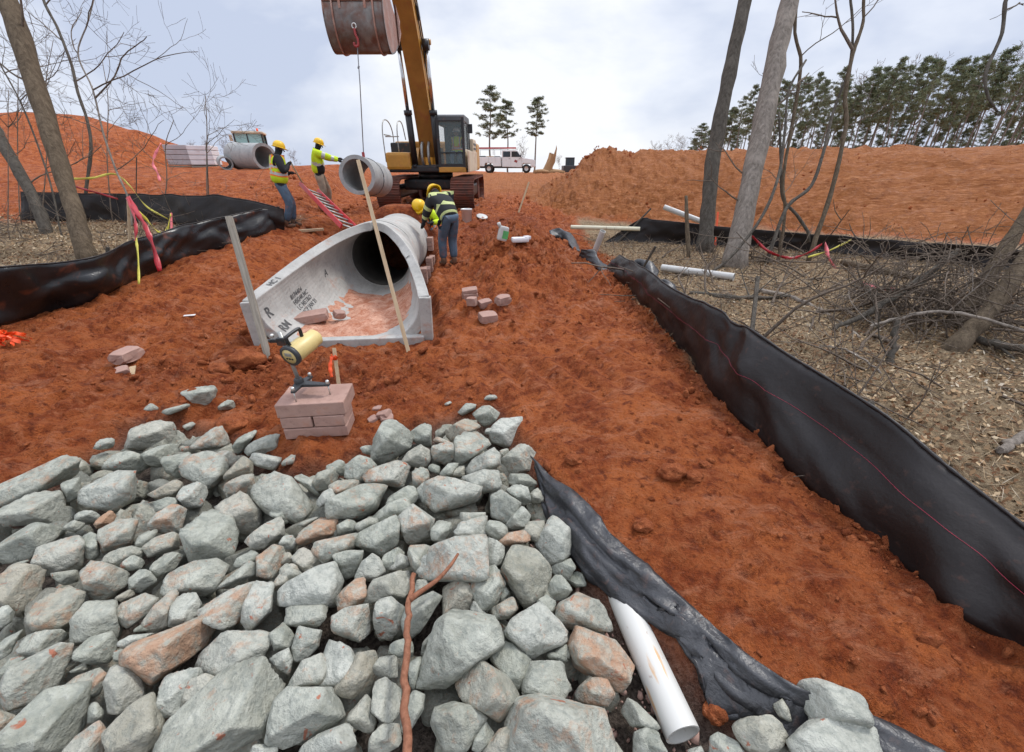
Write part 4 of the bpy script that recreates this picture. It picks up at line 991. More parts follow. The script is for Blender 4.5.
# ------------------------------------------------------------------ concrete flared end section and pipe run
AR = math.atan2(-AXD[0], AXD[1])
FESL = 2.35; R_IN = .435; TH = .115
def fes_par(s):
    """s: 0 at the pipe, 1 at the toe -> radius, half flat, opening angle"""
    f = .40 * s ** 1.1; R = R_IN - .01 * s
    ph = math.pi if s < .10 else math.pi - (math.pi - 1.66) * ((s - .10) / .90) ** .62
    return R, f, ph
def fes_pt(s, t, off=0.0):
    """t in -1..1 round the section, off = outward offset"""
    R, f, ph = fes_par(s); L1 = f; L2 = R * ph; tot = L1 + L2; q = abs(t) * tot; sg = 1 if t >= 0 else -1
    if q <= L1: x, z = q, -off
    else:
        a = (q - L1) / R; x = f + (R + off) * math.sin(a); z = R - (R + off) * math.cos(a)
    return np.array([sg * x, (1 - s) * FESL, z])
fes = thing('flared_end_section', 'grey precast concrete flared end section with black stencil marks and open mouth', 'culvert end', (AX0[0], AX0[1], -.03), AR)
ss = [0, .03, .06, .1, .104, .12, .14, .17, .21, .26, .32, .4, .48, .56, .64, .72, .8, .88, .94, 1.0]; NT_ = 48; V = []; F = []
for off in (0.0, TH):
    for s in ss:
        for j in range(NT_ + 1): V.append(fes_pt(s, -1 + 2 * j / NT_, off))
k = len(ss); W = NT_ + 1; I = lambda o, i, j: o * k * W + i * W + j
for i in range(k - 1):
    for j in range(NT_):
        F.append([I(0, i, j), I(0, i, j + 1), I(0, i + 1, j + 1), I(0, i + 1, j)]); F.append([I(1, i, j), I(1, i + 1, j), I(1, i + 1, j + 1), I(1, i, j + 1)])
    for j in (0, NT_): F.append([I(0, i, j), I(0, i + 1, j), I(1, i + 1, j), I(1, i, j)])
for i in (0, k - 1):
    for j in range(NT_): F.append([I(0, i, j), I(1, i, j), I(1, i, j + 1), I(0, i, j + 1)])
V = np.array(V); V = V + (.004 * fbm(V[:, 0], V[:, 1], V[:, 2], 6, 3, 5))[:, None] * np.array([1, .6, 1])
mb = MB(); mb.add(V, F); 
sh = mb.build('shell', M['concrete'], fes)
bv = sh.modifiers.new('Bevel', 'BEVEL'); bv.width = .010; bv.segments = 2; bv.limit_method = 'ANGLE'; bv.angle_limit = rad(50)
mb = MB(); mb.box((0, -.035, -.045), (1.70, .11, .17), None, 0, .012); mb.build('toe_beam', M['concrete'], fes)
for sgn in (-1, 1):
    mb = MB(); p0 = fes_pt(1, sgn, 0); mb.box((sgn * (.40 + R_IN + .048), .012, .215), (.125, .10, .48), RY(sgn * .03), 0, .012); mb.build('end_post', M['concrete'], fes)
def text_on(body, size, fn, name, parent, mat_):
    cu = bpy.data.curves.new('stencil', 'FONT'); cu.body = body; cu.size = size; cu.resolution_u = 2; cu.align_x = 'LEFT'; cu.space_line = .95; cu.offset = size * .022
    to = bpy.data.objects.new('stencil', cu); COL.objects.link(to); bpy.context.view_layer.update()
    me = bpy.data.meshes.new_from_object(to.evaluated_get(bpy.context.evaluated_depsgraph_get())); bpy.data.objects.remove(to)
    bm = bmesh.new(); bm.from_mesh(me); bmesh.ops.triangulate(bm, faces=bm.faces); bmesh.ops.subdivide_edges(bm, edges=[e for e in bm.edges if e.calc_length() > size * .2], cuts=2)
    for v in bm.verts: v.co = Vector(fn(v.co.x, v.co.y))
    bm.to_mesh(me); bm.free(); me.name = name
    return link(name, me, mat_, parent)
def wallfn(s0, t0, sgn=-1):
    def fn(x, y):         # text x runs back along the section, y up the wall
        s = s0 - x / FESL; R, f, ph = fes_par(s); tot = f + R * ph; t = (t0 + y) / tot
        return fes_pt(s, sgn * t, -.004)
    return fn
text_on('R', .16, wallfn(.965, .86), 'stencil_letter', fes, M['ink'])
text_on('RM', .13, wallfn(.965, .66), 'stencil_letter', fes, M['ink'])
text_on('8174404\nHSG48.MC\nLC METRO\nMCP JAN 21', .075, wallfn(.76, .84), 'stencil_text', fes, M['ink'])
text_on('A', .13, wallfn(.40, .76), 'stencil_letter', fes, M['ink'])
def rimfn(s0, sgn):
    def fn(x, y):
        s = s0 - x / FESL; a = fes_pt(s, sgn, .018 + (y if sgn > 0 else y)); b = fes_pt(s, sgn, 0); return a + np.array([sgn * -.0, 0, .0]) + rim_n(s, sgn) * .004
    return fn
def rim_n(s, sgn):
    d = fes_pt(s - .01, sgn, 0) - fes_pt(s + .01, sgn, 0); o = fes_pt(s, sgn, .05) - fes_pt(s, sgn, 0); n = np.cross(d, o); n /= np.linalg.norm(n); return n if n[2] > 0 else -n
text_on('HC 1', .085, rimfn(.86, -1), 'stencil_text', fes, M['ink'])
text_on('E', .075, rimfn(.58, 1), 'stencil_letter', fes, M['ink'])
# red dirt lying on the apron
rg = np.random.default_rng(4); V = []; n1, n2 = 46, 30
for i in range(n1 + 1):
    for j in range(n2 + 1):
        s = .99 - .80 * i / n1; t = -.56 + 1.36 * j / n2; p = fes_pt(s, t * (1 if s > .4 else .8), 0); e = min(1, 6 * min(i / n1, 1 - i / n1, j / n2, 1 - j / n2))
        h = .030 * e + .03 * e * float(fbm(np.array([p[0]]), np.array([p[1]]), 0, 4, 4, 8)[0]) + .045 * max(0, float(vnoise(p[0] * 2.1, p[1] * 2.1, 0, 3)))*e - .006
        V.append((p[0], p[1], p[2] * .85 + h))
F = [[i * (n2 + 1) + j, i * (n2 + 1) + j + 1, (i + 1) * (n2 + 1) + j + 1, (i + 1) * (n2 + 1) + j] for i in range(n1) for j in range(n2)]
t_ = NT('dried_red_mud'); o_ = t_.obj(); q1 = t_.noise(o_, 6, 6, .7, .4); q2 = t_.noise(o_, 40, 5, .7)
c_ = t_.mix(t_.ramp(q1, [(.35, 0.0), (.65, 1.0)]), (.36, .125, .065), (.60, .36, .26)); c_ = t_.mix(t_.ramp(q2, [(.36, .6), (.5, 0.0)]), c_, (.2, .06, .03)); t_.bump(q2, .7, .02); M['drymud'] = t_.fin(c_, .9, 0, .2)
t_ = NT('loose_red_soil'); o_ = t_.obj(); i_ = t_.n('ShaderNodeObjectInfo'); q1 = t_.noise(o_, 12, 6, .7, .3); q2 = t_.noise(o_, 60, 4, .7)
c_ = t_.mix(t_.ramp(q1, [(.35, 0.0), (.65, 1.0)]), (.22, .054, .019), (.42, .130, .047)); c_ = t_.mix(t_.ramp(q2, [(.6, 0.0), (.72, .6)]), c_, (.55, .25, .14)); t_.bump(t_.math('ADD', q1, q2), 1.0, .03); M['soil'] = t_.fin(c_, .92, 0, .2)
mud = mesh_np('spilled_dirt', V, F, M['drymud']); mud.location = fes.location; mud.rotation_euler = fes.rotation_euler
tag(mud, 'dried red mud spread over the concrete apron in the culvert mouth', 'dirt', None, 'stuff')

M['bore_shade'] = mat_concrete('shade_dark_concrete', (.085, .08, .072), (.15, .142, .13), .3)  # dark bore concrete: shade inside the pipe painted into its colour
def concrete_pipe(name, label, cat, length, r_in, th, loc, dirv_, bell=True, mat_='concrete', grooves=(.33, .66), group=None, bore_shade=False):
    root = thing(name, label, cat, tuple(loc), 0, group); Rm = frame_to(dirv_).to_4x4(); ro = r_in + th
    prof_o = [(r_in, 0), (ro, 0)]
    for g in grooves: prof_o += [(ro, g * length - .012), (ro - .008, g * length - .004), (ro - .008, g * length + .004), (ro, g * length + .012)]
    if bell: prof_o += [(ro, length - .22), (ro + .035, length - .14), (ro + .035, length)]
    else: prof_o += [(ro, length)]
    mb = MB(); mb.lathe(prof_o + [(r_in + .02, length)] + [(r_in + .02 if bell else r_in, length - .08), (r_in, length - .1), (r_in, 0)], 44, Rm, 0, False)
    o = mb.build('barrel', [M[mat_], M['bore_shade']] if bore_shade else M[mat_], root)
    if bore_shade:
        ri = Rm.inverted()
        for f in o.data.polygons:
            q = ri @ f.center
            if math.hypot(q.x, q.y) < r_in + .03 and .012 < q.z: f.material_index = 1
    for f in o.data.polygons: f.use_smooth = True
    e = o.modifiers.new('Edge', 'EDGE_SPLIT'); e.split_angle = rad(35)
    return root
d_ = np.array([AXD[0], AXD[1], 0.0]); b_ = np.array([AX0[0], AX0[1], -.02 + R_IN]) 
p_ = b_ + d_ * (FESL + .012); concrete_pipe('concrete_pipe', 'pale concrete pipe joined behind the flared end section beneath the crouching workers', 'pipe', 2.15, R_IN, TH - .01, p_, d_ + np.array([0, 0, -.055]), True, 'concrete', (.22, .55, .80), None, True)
# bricks packed beside the pipe and lying about
def brick(label, c, dims, rot, seed, group=None, mat_='brick', chip=.0):
    bm = bmesh.new(); bmesh.ops.create_cube(bm, size=1.0); bmesh.ops.scale(bm, vec=dims, verts=bm.verts)
    bmesh.ops.bevel(bm, geom=bm.edges[:], offset=.006, segments=2, affect='EDGES', profile=.5); bmesh.ops.triangulate(bm, faces=bm.faces)
    bmesh.ops.subdivide_edges(bm, edges=[e for e in bm.edges if e.calc_length() > .03], cuts=2, use_grid_fill=False)
    for v in bm.verts:
        q = v.co; n = float(vnoise(q.x * 18 + seed * 3, q.y * 18, q.z * 18, seed)); v.co = q * (1 + .012 * n)
        if chip:
            e = (abs(q.x) / dims[0] + abs(q.y) / dims[1] + abs(q.z) / dims[2]) * 2 / 3; v.co *= 1 - chip * max(0, e - .72) * (1.2 + n)
    me = bpy.data.meshes.new('brick'); bm.to_mesh(me); bm.free(); o = link('brick', me, M[mat_]); o.location = c; o.rotation_euler = rot
    return tag(o, label, 'brick', group)
bc = at_z(316, 440, .0); bx, by = bc[0], bc[1] + .14; bz = Hs(bx, by - .1) - .015; rz = .10
def bl(x, y): return (bx + x * math.cos(rz) - y * math.sin(rz), by + x * math.sin(rz) + y * math.cos(rz))
GB = 'pinkish bricks stacked under the pipe laser'
for (lab, x, y, z, dx) in [('brick half sunk in dirt, bottom course of the brick stack', 0, -.05, .04, .40), ('brick with its short front face to the west, middle course of the brick stack', -.103, -.05, .125, .194), ('brick with a chipped corner side, middle course of the brick stack', .103, -.05, .125, .194),
                           ('wide muddy-topped slab brick on top of the stack carrying the instrument tripod', .0, -.01, .215, .425)]:
    if z == .125: lab = 'left brick of the middle course in the brick stack' if x < 0 else 'right brick of the middle course in the brick stack'
    d = (dx, .19 if z < .2 else .265, .078 if z < .2 else .095); q = bl(x, y); brick(lab, (q[0], q[1], bz + z), d, (0, 0, rz + .02 * math.sin(z * 40)), int(z * 100), GB)
STACK_TOP = bz + .215 + .048
GL = 'loose bricks on the dirt right of the culvert'
for i, (u, v, sx, sy, sz, ro, lab) in enumerate([(470, 298, .20, .14, .09, .3, 'brick standing under another in the loose brick heap'), (470, 298, .20, .13, .06, .1, 'flat brick topmost in the loose brick heap'), (472, 304, .12, .10, .10, -.2, 'half brick on edge amid the loose brick heap'),
                              (485, 306, .16, .12, .09, .5, 'pinkish brick lying behind the front brick of the heap'), (488, 320, .20, .16, .10, .4, 'large brick lying at the front of the loose heap'), (503, 303, .19, .12, .11, .7, 'broken brick with a muddy side at the end of the heap')]):
    p = on_ground(u, v); brick(lab, (p[0], p[1], p[2] + sz * .35 + (.078 if i == 1 else 0)), (sx, sy, sz), (rg.uniform(-.15, .15), rg.uniform(-.15, .15), ro), 30 + i, GL, chip=.5 if i == 5 else .25)
for i, (u, v, s_, lab) in enumerate([(378, 410, .05, 'small pink brick chip standing beside the brick stack'), (384, 416, .07, 'flat pink brick fragment near the upright pointed stone'), (373, 421, .06, 'cube-shaped pink brick fragment near the brick stack'), (387, 419, .06, 'tilted pink brick fragment nearest the upright pointed stone'),
                                  (128, 358, .15, 'broken brown brick lying alone on the dirt slope'), (122, 372, .07, 'brick crumb below the broken brown brick')]):
    p = on_ground(u, v); brick(lab, (p[0], p[1], p[2] + s_ * .2), (s_ * 1.5, s_ * 1.1, s_ * .7), (rg.uniform(-.4, .4), rg.uniform(-.4, .4), rg.uniform(0, 3)), 50 + i, 'brick fragments on the dirt', chip=.5)
pf = lambda x, y, z: np.array(fes.location) + np.array(Matrix.Rotation(AR, 3, 'Z') @ Vector((x, y, z)))
q = pf(-.50, .50, .115); brick('large muddy-topped pink brick lying in the culvert mouth', q, (.36, .20, .10), (.05, -.08, .25 + AR), 71, chip=.2)
q = pf(-.22, .62, .095); brick('small broken brick beside the large one in the culvert mouth', q, (.13, .10, .09), (.3, .2, .8), 72, chip=.6)
for i in range(7):
    q = pf(.60 + .03 * (i % 2), 2.65 + i * .27, .05); zz = Hs(q[0] + .05, q[1])
    for c in range(2 if i % 3 else 3):
        lvl = ['bottom', 'second', 'third'][c]; brick(f'pink brick packed under the pipe side, {lvl} of {["first","second","third","fourth","fifth","sixth","farthest"][i]} pile', (q[0], q[1], zz + .035 + c * .085), (.11, .19, .08), (0, 0, AR + rg.uniform(-.1, .1)), 80 + i * 3 + c, 'bricks packed beside the concrete pipe')

# ------------------------------------------------------------------ stakes, laths
def stake(name, label, p0, p1, w, d, mat_, cat='stake', twist=0.0, group=None):
    p0, p1 = np.array(p0), np.array(p1); ln = np.linalg.norm(p1 - p0); mb = MB(); mb.box((0, 0, ln / 2), (w, d, ln), RZ(twist), 0, .004); o = mb.build(name, M[mat_])
    v = np.array([q.co[:] for q in o.data.vertices]); 
    o.location = p0; o.rotation_euler = frame_to(p1 - p0, (0, 1, 0)).to_euler(); return tag(o, label, cat, group)
b = on_ground(266, 349); t = at(229, 217, (b - CAM) @ np.array([0, cP, -sP]) - .02)
stake('wooden_stake', 'grey weathered square stake leaning beside the flared end section', b - (t - b) * .08, t, .058, .045, 'grey_wood', twist=.35)
b = on_ground(408, 350)
t = at(358, 160, (b - CAM) @ np.array([0, cP, -sP]) + .12)
stake('wooden_lath', 'long thin tan lath leaning in front of the culvert mouth', b - (t - b) * .05, t, .040, .014, 'lath', 'lath', .3)
b = on_ground(519, 211); t = at(529, 182, (b - CAM) @ np.array([0, cP, -sP])); stake('wooden_lath', 'pale lath stuck in the dirt near the excavator tracks', b - (t - b) * .1, t, .05, .016, 'lath', 'lath')
b = on_ground(339, 386); t = at(334, 348, (b - CAM) @ np.array([0, cP, -sP])); stk = thing('grade_stake', 'short lath stake with an orange ribbon behind the brick stack', 'stake', tuple(b))
mb = MB(); mb.box((t - b) / 2 - (t - b) * .1, (.030, .012, np.linalg.norm(t - b) * 1.2), frame_to(t - b), 0, .002); mb.build('lath', M['lath'], stk)
def ribbon(mb, pts, w, up=(0, 0, 1), seed=0, n=8, tw=.8):
    P = spline(pts, n); k = len(P); V = []
    for i in range(k):
        d = P[min(i + 1, k - 1)] - P[max(i - 1, 0)]; d = d / (np.linalg.norm(d) + 1e-9); u = np.array(up, float); sd = np.cross(d, u); sd /= np.linalg.norm(sd) + 1e-9; u2 = np.cross(sd, d)
        a = tw * math.sin(i * .55 + seed) ; q = math.cos(a) * u2 + math.sin(a) * sd; ww = w * (.82 + .10 * math.sin(i * 1.3 + seed)); V += [P[i] - q * ww / 2, P[i] + q * ww / 2]
    mb.add(V, [[2 * i, 2 * i + 1, 2 * i + 3, 2 * i + 2] for i in range(k - 1)], 0, True); return mb
def ribbon_obj(name, pts, w, m, parent=None, label=None, cat='tape', up=(0, 0, 1), seed=0, group=None, tw=.8):
    c = np.array(pts[0], float); mb = MB(); ribbon(mb, [np.array(p) - c for p in pts] if parent is None else pts, w, up, seed, tw=tw); o = mb.build(name, M[m], parent, fix=False)
    q = o.modifiers.new('Solidify', 'SOLIDIFY'); q.thickness = .0015
    if parent is None: o.location = c
    if label: tag(o, label, cat, group)
    return o
e = t - b
ribbon_obj('ribbon', [e * .78 + np.array([-.028, -.012, .01]), e * .76 + np.array([.0, -.022, .0]), e * .80 + np.array([.022, -.016, 0])], .05, 'tape_o', stk, tw=.1)
ribbon_obj('ribbon', [e * .80 + np.array([-.018, -.022, 0]), e * .55 + np.array([-.04, -.03, 0]), e * .28 + np.array([-.036, -.035, 0])], .038, 'tape_o', stk, up=(1, 0, 0), tw=.4)
# ------------------------------------------------------------------ pipe laser on its tripod
D0 = 2.62; lz = thing('pipe_laser', 'yellow survey laser with black handle on a low three-legged stand atop bricks', 'survey laser', (bx, by, STACK_TOP)); o0 = np.array(lz.location)
def L_(u, v, d): return at(u, v, d) - o0
hub = L_(296, 379, D0 - .02); f1 = L_(294, 385, D0 - .10); f2 = L_(336, 380, D0 + .0); f3 = L_(302, 374, D0 + .12)
hz = .075
hub = np.array([-.085, -.01, hz]); feet = [np.array([-.075, -.115, hz]), np.array([.105, -.02, hz]), np.array([-.06, .09, hz])]
mb = MB()
for f in feet:
    d = f - hub; d2 = d / np.linalg.norm(d); s_ = np.cross(d2, [0, 0, 1]); 
    mb.add([hub + s_ * .032 + [0, 0, .012], hub - s_ * .032 + [0, 0, .012], f - s_ * .013 + d2 * .012 + [0, 0, .006], f + s_ * .013 + d2 * .012 + [0, 0, .006],
            hub + s_ * .032 - [0, 0, .012], hub - s_ * .032 - [0, 0, .012], f - s_ * .013 + d2 * .012 - [0, 0, .008], f + s_ * .013 + d2 * .012 - [0, 0, .008]], [[0, 1, 2, 3], [7, 6, 5, 4], [0, 3, 7, 4], [1, 5, 6, 2], [2, 6, 7, 3], [0, 4, 5, 1]])
mb.lathe([(0, -.018), (.030, -.018), (.030, .03), (.022, .045), (0, .045)], 18, Matrix.Translation(Vector(hub))); mb.build('tripod_base', M['dkgrey'], lz, bevel=.003)
for f in feet:
    mb = MB(); mb.cyl(f + [0, 0, -hz], f + [0, 0, .0], .0045, 10); mb.lathe([(0, 0), (.012, 0), (.012, .018), (.008, .026), (0, .026)], 12, Matrix.Translation(Vector(f + np.array([0, 0, .006])))); mb.build('levelling_foot', M['galv'], lz)
top = hub + np.array([-.045, .01, .36])
mb = MB(); mb.cyl(hub + [0, 0, .03], top, .0125, 14); mb.build('upright_rod', M['grey_pl'], lz)
cl = hub + np.array([-.040, .01, .30]); mb = MB(); mb.box(cl, (.055, .05, .05), None, 0, .006); mb.box(cl + [-.045, 0, .0], (.05, .02, .022), None, 0, .004); mb.ball(cl + [-.075, 0, 0], .014); mb.build('clamp', M['black'], lz)
mb = MB(); mb.lathe([(0, 0), (.011, 0), (.013, .012), (.006, .020), (0, .02)], 12, Matrix.Translation(Vector(cl + np.array([-.05, -.01, .03])))); mb.build('clamp_knob', M['galv'], lz)
# instrument body: barrel pointing up the pipe, its round face towards the camera
ax_ = np.array([.30, .93, .18]); ax_ /= np.linalg.norm(ax_); c0 = hub + np.array([.035, -.085, .235]); Rm = Matrix.Translation(Vector(c0)) @ frame_to(ax_).to_4x4()
mb = MB(); mb.lathe([(0, .004), (.058, .004), (.062, .012), (.062, .18), (.056, .195), (.056, .235), (.040, .25), (0, .25)], 28, Rm); mb.build('body', M['lens_y'], lz)
mb = MB(); mb.lathe([(.063, -.002), (.068, -.002), (.068, .022), (.063, .022)], 28, Rm); mb.lathe([(.050, -.004), (.064, -.002), (.064, .004), (.050, .004)], 28, Rm); mb.build('face_ring', M['dkgrey'], lz)
mb = MB(); mb.lathe([(0, -.003), (.050, -.003), (.050, .003), (0, .003)], 28, Rm); fp = mb.build('face_plate', M['lens_y'], lz)
mb = MB(); fr = frame_to(ax_, (0, 0, 1)); wl = lambda x, y, z: c0 + np.array(fr @ Vector((x, y, z)))
mb.box(wl(0, .014, -.006), (.05, .022, .004), fr, 0, .001); mb.build('display', M['grey_pl'], lz)
for kx in (-.02, 0, .02):
    mb = MB(); mb.box(wl(kx, -.016, -.006), (.012, .010, .005), fr, 0, .002); mb.build('button', M['black'], lz)
hp = [wl(0, .055, .035), wl(0, .105, .03), wl(0, .118, .045), wl(0, .118, .13), wl(0, .105, .145), wl(0, .055, .14)]
mb = MB(); mb.tube(spline(hp, 4), .011, 10); mb.build('carry_handle', M['black'], lz)
mb = MB(); mb.cyl(cl, c0 + ax_ * .08, .013, 12); mb.build('mounting_arm', M['dkgrey'], lz)

# ------------------------------------------------------------------ plastic pipes
def pvc(label, p0, p1, r, mat_='pvc', cap=False, group='white plastic pipes'):
    p0, p1 = np.array(p0), np.array(p1); ln = np.linalg.norm(p1 - p0); mb = MB(); mb.lathe([(r, 0), (r, ln), (r * .88, ln), (r * .88, 0), (r, 0)], 24, None, 0, False); o = mb.build('plastic_pipe', M[mat_])
    for f in o.data.polygons: f.use_smooth = True
    e_ = o.modifiers.new('Edge', 'EDGE_SPLIT'); e_.split_angle = rad(40)
    o.location = p0; o.rotation_euler = frame_to(p1 - p0).to_euler(); return tag(o, label, 'pipe', group)
a = at_z(683, 735, -.075); b = at_z(620, 594, -.075); pvc('white plastic pipe with a rust streak coming out from under the black sheeting', a, b + (b - a) * .25, .060)
t_ = NT('rust_streaked_pipe'); o_ = t_.obj(); st = t_.noise(t_.scaled(o_, (30, 30, 5)), 1.0, 4, .6); st2 = t_.noise(o_, 40, 4, .6)
lo = t_.n('ShaderNodeSeparateXYZ'); t_.l(o_, lo.inputs[0])
c_ = t_.mix(t_.ramp(st, [(.60, 0.0), (.70, .85)]), (.55, .54, .505), (.52, .28, .10)); c_ = t_.mix(t_.ramp(st2, [(.68, 0.0), (.75, .5)]), c_, (.3, .2, .15)); t_.bump(st2, .05, .003)
bpy.data.objects['plastic_pipe'].data.materials[0] = t_.fin(c_, .35, 0, .45)
a = on_ground(733, 281); b = on_ground(661, 273); pvc('white plastic pipe lying on dead leaves in front of the grey trunk', a + [0, 0, .06], b + [0, 0, .09], .058)
a = on_ground(700, 228); pvc('white plastic pipe leaning up behind the dark trunk', at(703, 222, 9.6), at(664, 207, 9.9), .06)
pvc('cream plastic pipe lying level at the foot of the orange bank', at(571, 227, 9.4), at(640, 229, 8.9), .045, 'pvc_y')
pvc('short white pipe propped at the torn end of the silt fence', on_ground(594, 254) + [0, 0, .02], at(603, 231, 7.6), .055, 'pvc')

# ------------------------------------------------------------------ ladder
a = at(309, 187, 9.0); b = at(352, 230, 7.2); lad = thing('ladder', 'red fibreglass ladder sloping down behind the flared end section', 'ladder', tuple(b)); d = a - b; ln = np.linalg.norm(d)
Rl = frame_to(d, (0, 0, 1)) @ RZ(rad(24)); 
for s_ in (-1, 1):
    mb = MB(); mb.box((s_ * .19, 0, ln / 2), (.032, .085, ln), None, 0, .006); mb.box((s_ * .178, .0, ln / 2), (.02, .055, ln * .98), None); mb.build('side_rail', M['red'], lad).matrix_local = Rl.to_4x4()
for k in range(int(ln / .3)):
    mb = MB(); mb.cyl((-.18, 0, .15 + k * .3), (.18, 0, .15 + k * .3), .017, 10); mb.build('rung', M['grey_pl'], lad).matrix_local = Rl.to_4x4()

# ------------------------------------------------------------------ small things
bp = on_ground(467, 222); bk = thing('bucket', 'white plastic bucket standing by the excavator track', 'bucket', tuple(bp + np.array([0, 0, -.02])))
mb = MB(); mb.lathe([(0, 0), (.125, 0), (.15, .34), (.160, .34), (.160, .37), (.145, .37), (.120, .01)], 24); mb.build('tub', M['white'], bk)
mb = MB(); mb.tube([(.16 * math.cos(q), .04 - .10 * math.sin(q), .33 - .05 * math.sin(q)) for q in np.linspace(0, math.pi, 12)], .004, 6); mb.build('bail_handle', M['grey_pl'], bk)
mb = MB(); mb.lathe([(0, 0), (.16, 0), (.165, .02), (.15, .03), (0, .03)], 20); o = mb.build('plastic_disc', M['pvc']); p = on_ground(482, 218); o.location = p + [0, 0, .03]; o.rotation_euler = (.3, .2, 0); tag(o, 'round white lid lying beside the plastic bucket', 'lid')
p = on_ground(503, 242); bt = thing('spray_bottle', 'white bottle with green label lying on the spoil heap', 'bottle', tuple(p + np.array([0, 0, .02])), .3)
mb = MB(); mb.box((0, 0, .12), (.17, .10, .24), RY(.25), 0, .03); mb.build('bottle_body', M['pvc'], bt); mb = MB(); mb.box((.03, -.053, .10), (.10, .006, .13), RY(.25)); mb.build('label', mat_plain('green_label', (.10, .38, .12), .5), bt); mb = MB(); mb.cyl((-.05, 0, .23), (-.075, 0, .30), .03, 12); mb.build('cap', M['pvc'], bt)
p = on_ground(520, 242); mb = MB(); mb.box((0, 0, .04), (.30, .16, .08), RZ(.2), 0, .03); mb.box((.12, .02, .07), (.12, .10, .06), RZ(.6), 0, .02); o = mb.build('crumpled_bag', M['wrap_w']); o.location = p; tag(o, 'grey and white crumpled bag beside the bottle with a green label', 'bag')
p = on_ground(271, 236); mb = MB(); mb.box((0, 0, .03), (.50, .09, .05), RZ(.65), 0, .006); o = mb.build('timber_offcut', M['lath']); o.location = p + [0.35, -.1, .02]; tag(o, 'pale timber offcut lying behind the culvert rim', 'timber')
p = on_ground(312, 233); o.location = p + np.array([0, 0, .03])
p = on_ground(3, 344); mb = MB(); 
for k in range(26):
    a_ = rg.uniform(0, 6.28); c = np.array([rg.normal(0, .09), rg.normal(0, .05), .02 + rg.uniform(0, .06)]); e_ = np.array([math.cos(a_), math.sin(a_) * .6, rg.uniform(-.2, .3)]) * .12
    ribbon(mb, [c - e_, c + [0, 0, .03], c + e_], .04, (0, 0, 1), k)
o = mb.build('tape_bundle', M['tape_o'], None, False); o.location = p; tag(o, 'crumpled heap of orange flagging tape on the red dirt', 'tape', None, None)
p = on_ground(133, 372); mb = MB(); mb.box((0, 0, .015), (.05, .13, .012), RZ(.3), 0, .004); o = mb.build('wood_chip', M['lath']); o.location = p; o.rotation_euler = (.3, 0, .2); tag(o, 'pale wood splinter beside the broken brown brick', 'wood chip')
p = on_ground(190, 316); mb = MB(); mb.box((0, 0, .01), (.12, .05, .012), RZ(.2), 0, .005); o = mb.build('paper_scrap', M['white']); o.location = p; tag(o, 'white paper scrap lying on the red dirt slope', 'litter')
# dead branch across the stones
a = at(411, 790, 1.15); pts = [at(407, 778, 1.05), at(407, 740, 1.13), at(405, 690, 1.26), at(407, 640, 1.38), at(409, 605, 1.48), at(413, 574, 1.60)]; br = thing('dead_branch', 'thin red-brown dead branch with a side twig lying on the stones', 'branch', tuple(pts[3])); c0 = np.array(pts[3])
mb = MB(); P = spline([np.array(p) - c0 for p in pts], 6); mb.tube([p + np.array([.006 * float(vnoise(i * .9, 0, 0, 3)), 0, .004 * float(vnoise(i * 1.1, 5, 0, 3))]) for i, p in enumerate(P)], np.linspace(.014, .010, len(P)), 9); mb.build('stem', M['branch'], br)
pts2 = [at(410, 600, 1.495), at(420, 592, 1.52), at(437, 580, 1.56), at(450, 566, 1.60), at(458, 554, 1.66)]; mb = MB(); mb.tube([p - c0 for p in spline(pts2, 5)], np.linspace(.011, .006, 21), 8); mb.build('side_twig', M['branch'], br)
# ------------------------------------------------------------------ excavator
EX, EY = -2.80, 16.5; EZ = Hs(EX, EY - 1.9) - .02
exc = thing('excavator', 'yellow tracked excavator with raised boom holding a pipe on its bucket hook', 'excavator', (EX, EY, EZ), rad(-.8))
exc.rotation_euler = (rad(1.2), 0, rad(-.8))
def P(name, mb, m, par=None, bevel=0.0): return mb.build(name, M[m] if isinstance(m, str) else [M[q] for q in m], par or exc, bevel=bevel)
for sx in (-1, 1):
    x0 = sx * 1.21; mb = MB(); Ltr, Rtr = 1.75, .46
    # closed loop of shoes
    loop = []
    for k in range(24): loop.append((-Ltr + 2 * Ltr * k / 23, .93, 0))
    for k in range(1, 10): a = math.pi / 2 - math.pi * k / 10; loop.append((Ltr + Rtr * math.cos(a), .47 + Rtr * math.sin(a), 0))
    for k in range(24): loop.append((Ltr - 2 * Ltr * k / 23, .02, 0))
    for k in range(1, 10): a = -math.pi / 2 - math.pi * k / 10; loop.append((-Ltr + Rtr * math.cos(a), .47 + Rtr * math.sin(a), 0))
    n = len(loop)
    for k in range(n):
        a = np.array(loop[k][:2]); b = np.array(loop[(k + 1) % n][:2]); c = (a + b) / 2; d = b - a; ang = math.atan2(d[1], d[0])
        R = RX(ang); mb.box((x0, c[0], c[1]), (.76, np.linalg.norm(d) * .93, .045), R, 0, .006)
        for g in (-.3, .3): mb.box((x0, c[0] - math.sin(ang) * .035 * 1 + g * .12 * math.cos(ang), c[1] + math.cos(ang) * .035 + g * .12 * math.sin(ang)), (.76, .018, .035), R)
    tr = P('track', mb, 'track'); mb = MB(); mb.box((x0, 0, .50), (.34, 3.2, .42), None, 0, .08); P('track_frame', mb, 'black', tr)
    for yy in (-1.75, 1.75): mb = MB(); mb.cyl((x0 - .2, yy, .47), (x0 + .2, yy, .47), .40, 24); P('idler_wheel', mb, 'track', tr)
mb = MB(); mb.box((0, 0, .72), (2.0, 1.7, .35), None, 0, .08); mb.cyl((0, 0, .85), (0, 0, 1.12), .62, 32); P('undercarriage', mb, 'black')
HZ = 1.12
